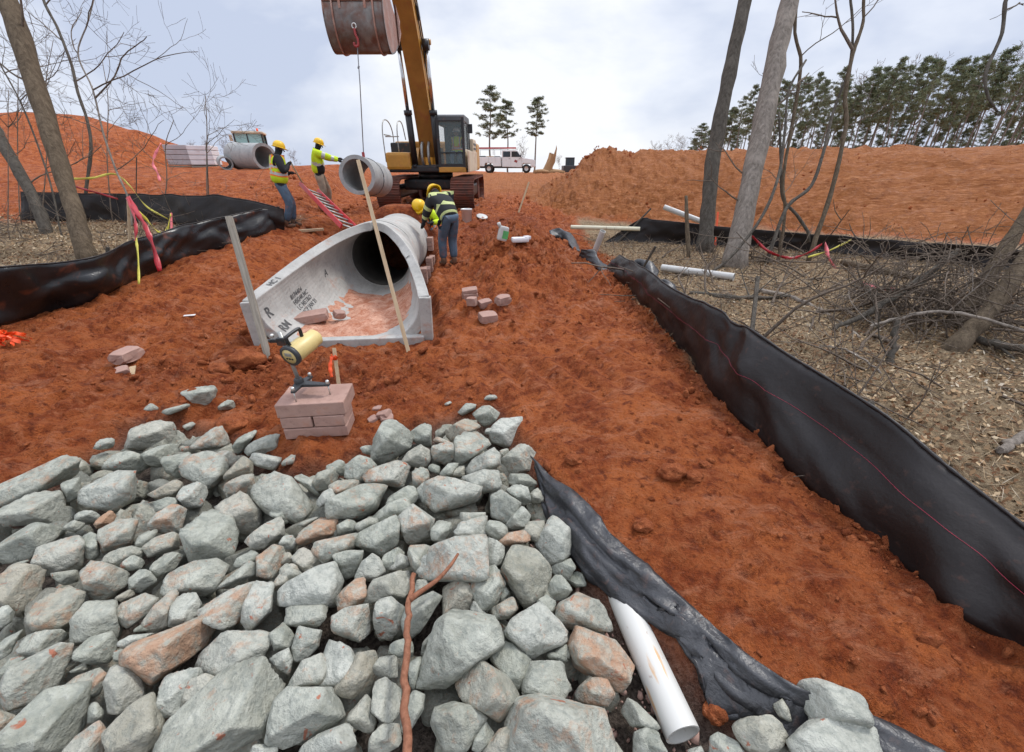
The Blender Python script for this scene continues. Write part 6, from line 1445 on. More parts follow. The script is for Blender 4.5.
def person(label, loc, yaw, height=1.78, hip=(0, 0, .93), lean=(0, 0), feet=((-.11, .02), (.11, -.02)), hands=None, head_tilt=(.1, 0), top='vest', top_m='hivis', sleeve_m='darkcloth', trouser_m='jeans', helmet_m='helmet', mask=True, feet_z=(0, 0), trim='orange', seated=False, hidden_legs=False, band='reflect'):
    """local frame: x right, y forward, z up. lean = (forward, sideways) radians"""
    k = height / 1.78; root = thing('person', label, 'person', tuple(loc), yaw); hip = np.array(hip) * k
    R = np.array(RX(-lean[0]) @ RY(lean[1])); T = lambda x, y, z: hip + R @ (np.array([x, y, z]) * k)
    waist, chest, nb, neck = T(0, 0, .16), T(0, .01, .38), T(0, 0, .51), T(0, .015, .555)
    Rh = R @ np.array(RX(-head_tilt[0]) @ RZ(head_tilt[1])); hc = neck + Rh @ (np.array([0, .02, .105]) * k)
    shl = [T(-.175, 0, .475), T(.175, 0, .475)]; hpj = [T(-.085, 0, -.03), T(.085, 0, -.03)]
    hands = hands or ((-.25, .05, .80), (.25, .05, .80)); arms, legs = [], []
    for i, s_ in enumerate((-1, 1)):
        el, wr = ik(shl[i], np.array(hands[i]) * k, .29 * k, .26 * k, (s_ * .6, -.7, -.4)); arms.append((shl[i], el, wr))
        ft = np.array([feet[i][0], feet[i][1], .09 + feet_z[i]]) * k; kn, an = ik(hpj[i], ft, .42 * k, .43 * k, (s_ * .12, 1, .1)); legs.append((hpj[i], kn, an))
    # body: one surface from the feet to the crown
    ch = [[(hip, .12 * k), (waist, .105 * k), (chest, .125 * k), (nb, .065 * k), (neck, .064 * k), (hc - Rh @ (np.array([0, -.0, .03]) * k), .078 * k), (hc + Rh @ (np.array([0, 0, .04]) * k), .085 * k), (hc + Rh @ (np.array([0, 0, .095]) * k), .055 * k)]]
    for i in range(2):
        s, e, w_ = arms[i]; hd = w_ + (w_ - e) / np.linalg.norm(w_ - e) * .05 * k; ch.append([(chest, .125 * k), (s, .055 * k), (e, .040 * k), (w_, .027 * k), (hd, .028 * k)])
        h_, kn, an = legs[i]; toe = an + np.array([0, .12, -.05]) * k; ch.append([(hip, .12 * k), (h_, .085 * k), (kn, .055 * k), (an, .038 * k), (toe, .03 * k)])
    body = skinned('body', ch, [M['skin'], M['darkcloth']], root)
    if mask:
        for f in body.data.polygons:
            q = (np.array(f.center) - hc) @ Rh
            if q[2] < .01 * k: f.material_index = 1
    # face
    fw = Rh @ np.array([0, 1, 0]); rt = Rh @ np.array([1, 0, 0]); upv = Rh @ np.array([0, 0, 1])
    for s_ in (-1, 1): mb = MB(); mb.ball(hc + fw * .082 * k + rt * s_ * .031 * k + upv * .02 * k, .011 * k, 8); P('eye', mb, 'white', root); mb = MB(); mb.ball(hc + rt * s_ * .085 * k, (.014 * k, .022 * k, .032 * k), 8); P('ear', mb, 'darkcloth' if mask else 'skin', root)
    mb = MB(); mb.tube([hc + fw * .08 * k + upv * .015 * k, hc + fw * .108 * k - upv * .018 * k], [.010 * k, .016 * k], 8); P('nose', mb, 'darkcloth' if mask else 'skin', root)
    mb = MB(); mb.box(hc + fw * .084 * k - upv * .048 * k, (.045 * k, .012 * k, .010 * k), None, 0, .003); P('mouth', mb, 'darkcloth' if mask else 'boot', root)
    # helmet: dome, brim, ridge
    Mh = Matrix.Translation(Vector(hc + upv * .048 * k)) @ Matrix(Rh.tolist()).to_4x4(); mb = MB()
    mb.lathe([(.122 * k, -.015 * k), (.125 * k, .0), (.120 * k, .045 * k), (.098 * k, .090 * k), (.060 * k, .118 * k), (0, .128 * k)], 22, Mh); hm = P('helmet', mb, helmet_m, root)
    mb = MB(); V = []; n = 24
    for j in range(n): 
        q = 2 * math.pi * j / n; ex = .028 + .040 * max(0, math.sin(q)); 
        for rr, zz in ((.118 * k, 0.004), (.122 * k + ex * k, -.012 * k - .01 * max(0, math.sin(q))), (.118 * k, -.014 * k)): V.append((Mh @ Vector((rr * math.cos(q), rr * math.sin(q), zz)))[:])
    mb.add(V, [[3 * j + a, 3 * ((j + 1) % n) + a, 3 * ((j + 1) % n) + (a + 1) % 3, 3 * j + (a + 1) % 3] for j in range(n) for a in range(3)], 0, True); P('brim', mb, helmet_m, hm)
    # jacket or vest over a sweater
    o_ = .022 * k
    bk = 1.30 if top == 'jacket' else 1.14
    tor = [(T(0, 0, -.06), (.155 * k * bk, .135 * k * bk)), (waist, (.165 * k * bk, .14 * k * bk)), (chest, (.185 * k * bk, .145 * k * bk)), (nb - R @ (np.array([0, 0, .02]) * k), (.095 * k, .09 * k)), (neck, (.082 * k, .082 * k))]
    slv = [[(chest, (.185 * k * bk, .145 * k * bk)), (arms[i][0], .088 * k * bk), (arms[i][1], .070 * k * bk), (arms[i][2], .050 * k)] for i in range(2)]
    jk = skinned('jacket' if top == 'jacket' else 'sweater', [tor] + slv, [M[top_m], M[band], M[sleeve_m], M['hivis_o']], root)
    Rt = R
    def seg(p, a, b): 
        d = b - a; t = np.clip((p - a) @ d / (d @ d), 0, 1); return np.linalg.norm(p - a - d * t), t
    for f in jk.data.polygons:
        p = np.array(f.center); z = ((p - hip) @ Rt)[2] / k; da = [seg(p, arms[i][0], arms[i][1]) for i in range(2)]; db = [seg(p, arms[i][1], arms[i][2]) for i in range(2)]
        dm = min(q[0] for q in da + db); ax_d = seg(p, hip, nb)[0]; lx = abs(((p - hip) @ Rt)[0]) / k
        arm = dm < .095 * k and lx > .16 and dm < ax_d
        mi = 0
        if top == 'jacket':
            if arm:
                tt = min(da, key=lambda q: q[0]); t2 = min(db, key=lambda q: q[0]); mi = 1 if (t2[0] < tt[0] and .30 < t2[1] < .58) or (tt[0] <= t2[0] and .55 < tt[1] < .8) else 0
            else:
                mi = 1 if (.17 < z < .235) else (1 if trim == 'black' and z > .46 else 0)
                if trim == 'black_low' and z < .16 and ((p - hip) @ Rt)[1] > -.03: mi = 2
                if trim == 'black' and .02 < z < .07: mi = 1
        else: mi = 2
        f.material_index = mi
    if top == 'vest':
        tv = [(p + R @ np.array([0, 0, .0]), (r[0] + .034 * k, r[1] + .034 * k)) for p, r in tor[:3]] + [(T(0, 0, .50), (.17 * k, .145 * k)), (T(0, 0, .545), (.115 * k, .11 * k))]
        vt = skinned('vest', [tv, [(chest, tv[2][1]), (T(-.135, 0, .46), .130 * k), (T(-.205, 0, .445), .122 * k)], [(chest, tv[2][1]), (T(.135, 0, .46), .130 * k), (T(.205, 0, .445), .122 * k)]], [M[top_m], M['reflect'], M['hivis_o']], root, 3)
        for f in vt.data.polygons:
            q = ((np.array(f.center) - hip) @ R) / k; z, lx = q[2], abs(q[0]); mi = 0
            if .12 < z < .21: mi = 2 if (z < .138 or z > .192) else 1
            elif .27 < z < .35 and trim == 'orange': mi = 2 if (z < .286 or z > .334) else 1
            elif .085 < lx < .15 and z > .2: mi = 2 if (lx < .097 or lx > .138) else 1
            f.material_index = mi
    # trousers and boots
    if not hidden_legs:
        pt = [[(T(0, 0, .02), .155 * k), (hip, .15 * k), (legs[i][0], .118 * k), (legs[i][1], .094 * k), (legs[i][2] + np.array([0, 0, .03]) * k, .076 * k)] for i in range(2)]
        skinned('trousers', pt, [M[trouser_m]], root, root_i=1)
        for i in range(2):
            an = legs[i][2]; mb = MB(); skinned('boot', [[(an + np.array([0, -.0, .10]) * k, .062 * k), (an + np.array([0, -.015, -.01]) * k, .062 * k), (an + np.array([0, -.02, -.055]) * k, .045 * k), (an + np.array([0, .08, -.05]) * k, .048 * k), (an + np.array([0, .17, -.06]) * k, .036 * k)]], [M['boot']], root)
    # gloves: palm and five bent fingers
    for i, s_ in enumerate((-1, 1)):
        e, w_ = arms[i][1], arms[i][2]; d = (w_ - e) / np.linalg.norm(w_ - e); sd = np.cross(d, [0, 0, 1.0]); sd /= np.linalg.norm(sd) + 1e-9; dn_ = np.cross(d, sd)
        cl = [[(w_ - d * .02 * k, .036 * k), (w_ + d * .03 * k, .040 * k), (w_ + d * .075 * k, .036 * k)]]
        for fi in range(4):
            b0 = w_ + d * .07 * k + sd * (fi - 1.5) * .019 * k; ln = (.030, .036, .034, .026)[fi] * k; c1 = b0 + d * ln - dn_ * 0; c2 = c1 + (d * .5 + np.array([0, 0, -1]) * .7) * ln
            cl.append([(w_ + d * .075 * k, .036 * k), (b0 + d * .004, .011 * k), (c1, .010 * k), (c2, .009 * k)])
        b0 = w_ + d * .03 * k + sd * s_ * -.036 * k; cl.append([(w_ + d * .03 * k, .040 * k), (b0, .014 * k), (b0 + d * .035 * k + np.array([0, 0, -.02]) * k, .011 * k)])
        skinned('glove', cl, [M['darkcloth']], root, 1)
    return root
def stand(u, v, depth): 
    p = at(u, v, depth); return np.array([p[0], p[1], Hs(p[0], p[1])])
g = on_ground(289, 226)
W1 = person('worker in lime vest, black hood and blue jeans holding a pale pole', g + [0, .05, -.02], rad(-58), 1.66, hands=((-.10, .26, 1.12), (.12, .24, 1.28)), lean=(.13, 0), head_tilt=(.12, -.15), feet=((-.12, .10), (.12, -.06)))
g2 = on_ground(326, 210)
W2 = person('worker in lime long-sleeved jacket and khaki trousers steadying the hanging pipe', g2 + [0, .0, -.02], rad(-75), 2.02, hands=((-.10, .56, 1.27), (.12, .58, 1.22)), lean=(.10, 0), head_tilt=(.22, -.1), top='jacket', top_m='hivis', trim='black_low', trouser_m='khaki', feet=((-.13, .06), (.13, -.10)))
g3 = on_ground(443, 264)
W3 = person('worker in black jacket with lime bands bending beside the pipe end', g3 + [0.12, .0, -.02], rad(34), 1.62, hip=(0, -.16, .90), hands=((-.28, .50, .74), (.10, .52, .78)), lean=(.80, -.05), head_tilt=(.20, .2), top='jacket', top_m='darkcloth', trim='black', sleeve_m='darkcloth', band='limeband', feet=((-.10, .05), (.10, -.02)))
g4 = at(429, 212, 8.35); 
W4 = person('crouching worker with yellow helmet bowed toward the camera behind the pipe end', (g4[0] - .04, g4[1] + .02, .08), rad(165), 1.72, hip=(0, 0, .40), hands=((-.30, .40, .64), (.26, .42, .62)), lean=(.45, 0), head_tilt=(.55, 0), feet=((-.16, .22), (.16, .02)), top='vest', top_m='darkcloth', sleeve_m='hivis', trim='none')
mw = exc.matrix_world; pc = mw @ Vector(((cx0 + cx1) / 2 + .03, -.30, cz0 + .56))
OP = person('excavator operator in white helmet and lime vest seated in the cab', (pc.x, pc.y, pc.z - .50), rad(178), 1.70, hip=(0, 0, .50), hands=((-.26, .42, .72), (.26, .42, .72)), lean=(-.05, 0), head_tilt=(.05, 0), feet=((-.14, .48), (.14, .48)), helmet_m='helmet_w', mask=False, trim='none')
a = at(290, 161, float((g - CAM) @ np.array([0, cP, -sP])) - .22); b = at(308, 193, 9.0)
mb = MB(); mb.tube([(0, 0, 0), b - a], .016, 8); o = mb.build('pole', M['lath']); o.location = a; tag(o, 'pale pole held by the worker in the lime vest', 'pole')
# ------------------------------------------------------------------ trees, saplings, brush, leaf litter
RT = random.Random(5)
def depth_of(p): return float((np.array(p) - CAM) @ np.array([0, cP, -sP]))
def grow(mb, base, d, ln, r, lvl, rng, maxl=3, spread=.6, n=6, up=.15, kids=(2, 4), twig=.0026):
    """a limb and its side twigs"""
    P = [np.array(base, float)]; d = np.array(d, float) / np.linalg.norm(d); k = max(3, int(4 + 2 * (maxl - lvl)))
    for i in range(k):
        d = d + rng.normal(0, .13, 3) + np.array([0, 0, up * .12]); d /= np.linalg.norm(d); P.append(P[-1] + d * ln / k)
    mb.tube(P, np.linspace(r, max(twig, r * .42), k + 1), n, cap=False)
    if lvl < maxl:
        for _ in range(rng.integers(*kids)):
            t = rng.uniform(.3, .95); i = min(k - 1, int(t * k)); p = P[i] + (P[i + 1] - P[i]) * (t * k - i)
            e = rng.normal(0, 1, 3); e -= d * (e @ d); e /= np.linalg.norm(e) + 1e-9
            grow(mb, p, d * (1 - spread * .5) + e * spread, ln * rng.uniform(.45, .7), max(twig, r * rng.uniform(.35, .55)), lvl + 1, rng, maxl, spread, max(4, n - 1), up, kids, twig)
def trunk_path(pxs):
    """pixel path with distance and pixel width -> world points and radii"""
    P, R = [], []
    for (u, v, dp, w_) in pxs: P.append(at(u, v, dp)); R.append(w_ * dp / 800 * .90 / math.sqrt(1 + ((u - CX) / FPX) ** 2))
    return P, R
def tree_from(name, label, cat, pxs, m, seed, twigs=(), flare=1.25, sides=14, nodes=5, group=None, tw_mat='twig'):
    P, R = trunk_path(pxs); R = [q * (.66 if name == 'sapling' else 1) for q in R]; c = P[0].copy(); root = thing(name, label, cat, tuple(c), 0, group); Q = spline([p - c for p in P], nodes); rr = np.interp(np.linspace(0, len(R) - 1, len(Q)), range(len(R)), R)
    rng = np.random.default_rng(seed); zz = np.array([q[2] for q in Q]); rr = rr * (1 + (flare - 1) * np.exp(-np.maximum(0, zz - zz[0]) / .18))
    Q = [q + .05 * rr[i] * rng.normal(0, 1, 3) * (i > 0) for i, q in enumerate(Q)]; Q[0] = Q[0] - np.array([0, 0, .12]); mb = MB(); mb.tube(Q, rr * (1 + .05 * rng.normal(0, 1, len(rr))), sides); mb.build('trunk', M[m], root)
    if twigs:
        mb = MB()
        for (t, az, el, ln, r, mx) in twigs:
            i = min(len(Q) - 1, int(t * (len(Q) - 1))); grow(mb, Q[i], (math.cos(el) * math.cos(az), math.cos(el) * math.sin(az), math.sin(el)), ln, r, 0, rng, mx, .7, 5)
        mb.build('crown', M[tw_mat], root, fix=False)
    return root
def gdep(u, v): return depth_of(on_ground(u, v))
dA = gdep(702, 251); tree_from('tree', 'straight dark-barked tree trunk, the slimmer of the two by the white pipe', 'tree', [(705, 253, dA, 19), (709, 200, dA, 17.5), (716, 140, dA, 17), (729, 76, dA, 16.5), (746, -4, dA, 16), (772, -110, dA, 17), (800, -260, dA, 14)], 'barkA', 1, [(.97, .5, .9, 2.2, .05, 2), (.9, 2.6, .8, 1.6, .04, 2), (.8, 4.3, .6, 1.6, .04, 2)], 1.15)
dB = gdep(735, 266); tree_from('tree', 'thick grey-barked tree trunk flaring at its foot beside the white pipe', 'tree', [(735, 269, dB, 27), (746, 205, dB, 25), (759, 143, dB, 24), (774, 70, dB, 24), (791, -6, dB, 24), (820, -120, dB, 25), (850, -260, dB, 20)], 'barkB', 2,
          [(.18, 2.9, .5, .9, .016, 1), (.26, 2.7, .7, 1.0, .016, 2), (.42, .2, .6, 1.1, .022, 2), (.97, .5, .9, 2.4, .06, 2), (.9, 3.6, .8, 2.0, .05, 2)], 1.35)
d1 = gdep(778, 262); SG = 'thin twisted saplings beside the grey trunk'
tree_from('sapling', 'twisted sapling stem hugging the right edge of the grey trunk', 'sapling', [(778, 264, d1, 6), (785, 212, d1, 6), (783, 180, d1, 6), (793, 120, d1, 6.5), (801, 64, d1, 6), (795, 33, d1, 6), (797, -10, d1, 6), (800, -120, d1, 5)], 'barkC', 3, [(.25, .8, .5, .9, .010, 2), (.5, 2.6, .6, .8, .010, 2), (.6, 5.6, .8, 1.0, .012, 2)], 1.1, 8, 5, SG)
tree_from('sapling', 'curved vine-like stem sweeping from the white pipe up across the grey trunk', 'sapling', [(690, 279, dB - .5, 4), (719, 267, dB - .5, 5), (747, 238, dB - .45, 5.5), (767, 207, dB - .4, 5.5), (780, 170, dB - .3, 5.5), (785, 130, dB - .2, 5), (789, 90, dB - .2, 4.5), (806, 60, dB - .2, 4)], 'barkA', 4, [(.7, .6, .8, .7, .008, 2)], 1.0, 8, 5, SG)
d3 = gdep(813, 262)
tree_from('sapling', 'tall crooked sapling leaning east with a forked top', 'sapling', [(808, 262, d3, 9), (818, 232, d3, 9), (833, 186, d3, 8.5), (846, 126, d3, 8), (845, 98, d3, 8), (850, 66, d3, 8), (855, 47, d3, 8), (863, 22, d3, 6), (864, -8, d3, 6), (872, -110, d3, 5)], 'barkC', 5, [(.65, 2.6, 1.2, 1.3, .03, 2), (.35, .3, .6, .7, .010, 2), (.8, .1, .7, .9, .012, 2)], 1.15, 8, 5, SG)
tree_from('sapling', 'bent sapling crossing behind the forked one in a long curve', 'sapling', [(768, 258, d3 - .2, 7), (774, 240, d3 - .2, 7), (788, 206, d3 - .15, 7), (811, 186, d3 - .1, 6.5), (824, 150, d3 - .05, 6.5), (833, 113, d3 + .12, 6), (849, 68, d3 + .12, 5), (853, 30, d3 + .1, 5), (850, -8, d3 + .1, 5), (846, -90, d3, 4)], 'barkA', 6, [(.45, 2.4, .7, .7, .009, 2)], 1.1, 8, 5, SG)
tree_from('sapling', 'short dark sapling crossing low between the twisted stems', 'sapling', [(811, 236, d3 + .5, 6), (796, 214, d3 + .5, 6), (783, 198, d3 + .5, 6), (781, 160, d3 + .5, 5), (779, 112, d3 + .5, 4)], 'barkA', 7, [(.6, 2.4, .7, .6, .009, 2), (.9, .8, .8, .6, .008, 2)], 1.1, 7, 5, SG)
dS = gdep(687, 258); tree_from('snag', 'broken dead stem standing next to the slimmer dark trunk', 'dead stem', [(689, 259, dS, 5), (687, 225, dS, 5.5), (686, 196, dS, 4)], 'barkC', 8, [], 1.0, 8)
dH = 3.6; tree_from('overhanging_branch', 'bare crooked branch hanging into the sky above the orange bank', 'branch', [(1040, -60, dH, 7), (1008, -6, dH, 6), (1002, 33, dH, 5), (986, 72, dH, 5), (988, 96, dH, 4), (998, 112, dH, 2.5)], 'barkA', 9, [(.3, .2, .2, .5, .008, 1), (.75, 2.0, .3, .12, .004, 0), (.6, .3, .3, .12, .004, 0)], 1.0, 8)
dL = gdep(955, 350); LG = None
tree_from('tree', 'leaning brown trunk rising from the brush tangle, the nearer of two', 'tree', [(950, 352, dL, 30), (966, 336, dL, 25), (990, 310, dL + .05, 25), (1024, 262, dL + .1, 26), (1060, 205, dL + .15, 26), (1130, 90, dL + .2, 24)], 'barkC', 10, [(.5, 2.2, .5, .6, .010, 2)], 1.2)
tree_from('tree', 'leaning brown trunk just behind the nearer brown one in the brush', 'tree', [(953, 322, dL + .55, 21), (975, 297, dL + .55, 21), (1000, 258, dL + .6, 21), (1030, 210, dL + .65, 20), (1080, 130, dL + .7, 18)], 'barkC', 11, [(.4, 2.0, .5, .6, .010, 2)], 1.15)
def logp(label, pts, m, name='fallen_branch', seed=1, tw=0, cat='branch', group='fallen branches on the woodland floor'):
    P = [at(u, v, d) for u, v, d, w_ in pts]; R = [w_ * d / 800 / math.sqrt(1 + ((u - CX) / FPX) ** 2) for u, v, d, w_ in pts]; c = P[0]; rng = np.random.default_rng(seed); Q = spline([p - c for p in P], 6); mb = MB()
    Q = [q + rng.normal(0, .006, 3) for q in Q]; mb.tube(Q, np.interp(np.linspace(0, len(R) - 1, len(Q)), range(len(R)), R) * (1 + .08 * rng.normal(0, 1, len(Q))), 9)
    for _ in range(tw): i = rng.integers(2, len(Q) - 1); grow(mb, Q[i], rng.normal(0, 1, 3) * np.array([1, 1, .5]) + [0, 0, .3], .5, R[-1] * .45, 1, rng, 2, .7, 5)
    o = mb.build(name, M[m], None, fix=False); o.location = c; return tag(o, label, cat, group)
logp('dark bare limb propped slantwise into the brush tangle', [(834, 329, gdep(834, 330) - .05, 5), (870, 312, 4.25, 8), (915, 283, 4.4, 9), (958, 252, 4.5, 8)], 'barkA', seed=2, tw=2)
logp('pale grey limb bowed across the front of the leaning trunks', [(868, 326, 3.95, 3), (896, 319, 3.9, 4.5), (950, 312, 3.75, 5), (1024, 331, 3.5, 5), (1060, 345, 3.4, 5)], 'barkB', seed=3, tw=3)
logp('broken upright stub in the leaves below the brush tangle', [(889, 366, gdep(889, 364), 9), (893, 345, gdep(889, 364), 8), (897, 320, gdep(889, 364), 6)], 'barkA', seed=4, tw=1)
logp('low brown log lying flat beside the pink tape', [(842, 262, gdep(842, 266), 8), (880, 270, gdep(880, 274), 9), (918, 278, gdep(918, 282), 8)], 'barkC', seed=5, tw=2)
logp('dark log under the leaning trunks', [(972, 338, gdep(972, 346), 8), (1000, 345, gdep(1000, 352), 12), (1040, 352, gdep(1040, 360), 12)], 'barkA', seed=6, tw=1)
logp('thin curved pole on the leaves below the saplings', [(760, 290, gdep(760, 292), 5), (800, 300, gdep(800, 302), 6), (840, 322, gdep(840, 322), 5), (860, 338, gdep(860, 338), 4)], 'barkB', seed=7, tw=3)
logp('slender twig arching over the dead leaves near the fence', [(820, 345, gdep(820, 347), 2), (850, 352, gdep(850, 358), 3), (880, 372, gdep(880, 374), 2.5)], 'barkB', seed=8, tw=2)
logp('long thin branch lying beside the white pipe', [(690, 292, gdep(690, 294), 4), (740, 298, gdep(740, 300), 5), (790, 296, gdep(790, 298), 4)], 'barkA', seed=9, tw=4)
logp('dark dead limb at the edge of the picture beyond the leaning trunks', [(985, 300, 4.9, 5), (1010, 306, 4.8, 7), (1040, 310, 4.7, 8)], 'barkA', seed=10, tw=1)
logp('grey log lying against the foot of the near silt fence', [(1000, 452, gdep(1000, 456), 12), (1024, 436, gdep(1024, 440), 16), (1060, 418, gdep(1060, 422), 18)], 'barkB', seed=11, tw=0)
# brush tangle: hundreds of dead twigs in one mass
rng = np.random.default_rng(77); mb = MB(); c = at(930, 300, 4.35); c[2] = Hs(c[0], c[1])
for k in range(95):
    b = np.array([rng.normal(-.03, .48), rng.normal(0, .34), abs(rng.normal(0, .12))]); a = rng.normal(0, 1, 3); a[2] = abs(a[2]) * .8 + .15; a[0] += .35
    grow(mb, b, a, rng.uniform(.45, 1.0), rng.uniform(.006, .015), 1, rng, 3 if k % 2 == 0 else 2, .8, 4, -.4, (1, 3), .0035)
for k in range(150):
    b = np.array([rng.normal(.02, .44), rng.normal(0, .28), rng.uniform(.15, .85)]); a = rng.normal(0, 1, 3); a[2] *= .5; grow(mb, b, a, rng.uniform(.3, .7), .005, 1, rng, 3, 1.1, 4, -.9, (1, 3), .0026)
o = mb.build('tangled_brush', M['twig'], None, fix=False); o.location = c; tag(o, 'tangled mass of dead twigs against the leaning trunks', 'brush', None, 'stuff')
# undergrowth twigs on both woodland floors
def floor_twigs(name, n, area, seed, hi=.5, big=1.0):
    rng = np.random.default_rng(seed); mb = MB(); k = 0
    while k < n:
        x, y = rng.uniform(*area[0]), rng.uniform(*area[1])
        if x > 0 and x < RF(y) + .12: continue
        if x < 0 and x > LF(y) - .15: continue
        if x > 0 and y > TOE(x) - .7: continue
        k += 1; p = np.array([x, y, Hs(x, y) + .01]); flat = rng.random() < .72; a = rng.normal(0, 1, 3); a[2] = .06 + abs(a[2]) * (.05 if flat else 1.4)
        grow(mb, p, a, big * rng.uniform(.2, .75) if flat else big * rng.uniform(.2, hi), big * rng.uniform(.004, .010), 2 if rng.random() < .5 else 1, rng, 2 if flat else 3, .7, 4, -.1 if flat else .1, (1, 4), .0026)
    o = mb.build(name, M['twig'], None, fix=False); o['kind'] = 'stuff'; return o
floor_twigs('woodland_twigs', 620, ((1.9, 8.5), (1.6, 10.0)), 5)
floor_twigs('woodland_twigs', 380, ((-13, -4.9), (4.2, 10.0)), 6, .9)
floor_twigs('woodland_twigs', 60, ((2.2, 8.5), (2.4, 9.6)), 9, .5, 2.3)
# left woodland
dT = gdep(88, 258); tree_from('tree', 'leaning brown tree trunk rising behind the glossy silt fence', 'tree', [(88, 262, dT, 25), (75, 215, dT, 24), (57, 155, dT, 25), (35, 85, dT, 27), (8, 3, dT, 29), (-25, -90, dT, 29), (-60, -200, dT, 26)], 'barkC', 12, [(.15, 3.3, .5, .6, .008, 2), (.5, 3.0, .6, 1.2, .018, 2), (.62, .3, .8, 1.3, .02, 2), (.95, 1.0, .8, 2.0, .05, 2)], 1.2)
d2 = gdep(85, 222); LGp = 'bare saplings in the left woodland'
tree_from('sapling', 'dark wavy sapling stem right beside the leaning brown trunk', 'sapling', [(85, 224, d2, 7), (86, 191, d2, 7), (91, 148, d2, 6.5), (87, 120, d2, 6), (78, 93, d2, 6), (71, 63, d2, 6), (57, 27, d2, 6), (42, -4, d2, 6), (20, -80, d2, 5)], 'barkA', 13, [(.55, .4, .8, 1.6, .014, 3), (.7, 3.0, .6, 1.3, .014, 3), (.85, .2, .7, 1.5, .014, 3)], 1.1, 8, 5, LGp)
d4 = gdep(132, 226)
tree_from('sapling', 'slender grey sapling with spreading twigs, third stem from the picture edge', 'sapling', [(132, 228, d4, 4.5), (129, 200, d4, 4.5), (116, 170, d4, 4.2), (103, 132, d4, 4), (93, 90, d4, 3.6), (78, 54, d4, 3.2), (88, 22, d4, 2.8), (96, -10, d4, 2.4)], 'barkB', 14, [(.30, .2, .6, 1.5, .010, 3), (.55, .15, .55, 2.2, .016, 3), (.58, .35, .45, 2.4, .014, 3), (.72, 2.6, .7, 1.6, .012, 3), (.85, .2, .7, 1.6, .010, 3), (.45, 3.2, .5, 1.3, .010, 3)], 1.1, 7, 5, LGp)
d5 = gdep(45, 232); tree_from('tree', 'dark trunk leaning far over beside the picture edge', 'tree', [(50, 240, d5, 16), (32, 196, d5, 17), (2, 142, d5, 18), (-35, 80, d5, 17), (-80, 10, d5, 16)], 'barkA', 15, [(.3, .6, .7, 1.6, .014, 3), (.5, 2.0, .8, 1.6, .014, 3)], 1.1, 10)
d6 = gdep(70, 236); tree_from('sapling', 'thin sapling bending outward in front of the dark leaning trunk', 'sapling', [(62, 240, d6, 4), (50, 182, d6, 4), (25, 112, d6, 3.6), (0, 64, d6, 3.4), (-25, 20, d6, 3)], 'barkA', 16, [(.3, .3, .6, 1.0, .008, 3), (.55, .5, .9, 1.5, .010, 3), (.7, 1.4, .7, 1.4, .010, 3)], 1.1, 7, 5, LGp)
rng = np.random.default_rng(8)
for i, (u, v, top, lab) in enumerate([(20, 226, 20, 'faint sapling nearest the picture edge among bare twigs'), (112, 222, 60, 'faint sapling between the wavy dark stem and the slender grey one'), (160, 222, 120, 'low bare sapling holding the pink ribbon'), (208, 224, 96, 'bare whip sapling standing before the far silt fence'), (40, 232, 40, 'bare many-twigged sapling behind the leaning trunk'), (8, 240, 90, 'small bare sapling at the dark leaning trunk foot')]):
    dd = gdep(u, v); lean = rng.uniform(-14, 14)
    tree_from('sapling', lab, 'sapling', [(u, v + 2, dd, 2.6), (u + lean * .5, v - (v - top) * .4, dd, 2.2), (u + lean * .4, v - (v - top) * .75, dd, 1.7), (u + lean, top, dd, 1.2)], 'twig', 30 + i, [(rng.uniform(.3, .9), rng.uniform(0, 6.28), rng.uniform(.4, .9), rng.uniform(.6, 1.4), .007, 3) for _ in range(5)], 1.0, 6, 5, LGp)
# ------------------------------------------------------------------ flagging tapes
dq = gdep(128, 276); stt = at(128, 197, dq); g_ = on_ground(131, 270)
tp = thing('wooden_stake', 'stake tied with trailing red tape behind the glossy silt fence', 'stake', tuple(g_)); mb = MB(); e = stt - g_; mb.box(e / 2, (.035, .03, np.linalg.norm(e)), frame_to(e), 0, .004); P('post', mb, 'lath', tp)
dz = dq - .38
ribbon_obj('flagging_tape', [stt, at(137, 212, dz + .1), at(146, 228, dz), at(153, 246, dz - .02), at(160, 271, dz - .05)], .075, 'tape_r', None, 'bright red tape trailing from the stake down over the silt fence', 'tape', (1, 0, 0), 1, 'flagging tapes in the left woodland', .5)
ribbon_obj('flagging_tape', [stt + [0, -.02, 0], at(133, 212, dz + .1), at(136, 228, dz), at(135, 241, dz)], .05, 'tape_r', None, 'short red tape tail hanging straight from the stake', 'tape', (1, 0, 0), 2, 'flagging tapes in the left woodland', .5)
ribbon_obj('flagging_tape', [at(136, 238, dz), at(138, 255, dz - .03), at(139, 284, dz - .10)], .035, 'tape_y', None, 'yellow tape strand hanging down the silt fence face', 'tape', (1, 0, 0), 3, 'flagging tapes in the left woodland', .3)
ribbon_obj('flagging_tape', [at(132, 206, dq), at(146, 219, dq + .2), at(158, 232, dq + .5), at(166, 232, dq + .6), at(171, 214, dq + .7)], .05, 'tape_y', None, 'yellow tape loop sagging between stake and short pink post', 'tape', (0, 0, 1), 4, 'flagging tapes in the left woodland', .5)
ribbon_obj('flagging_tape', [at(70, 179, 8.6), at(92, 178, 8.6), at(114, 174, 8.6), at(130, 186, 8.4), at(146, 206, 8.3), at(168, 219, 8.2)], .05, 'tape_y', None, 'long yellow tape strung between the bare saplings', 'tape', (0, 0, 1), 5, 'flagging tapes in the left woodland', .4)
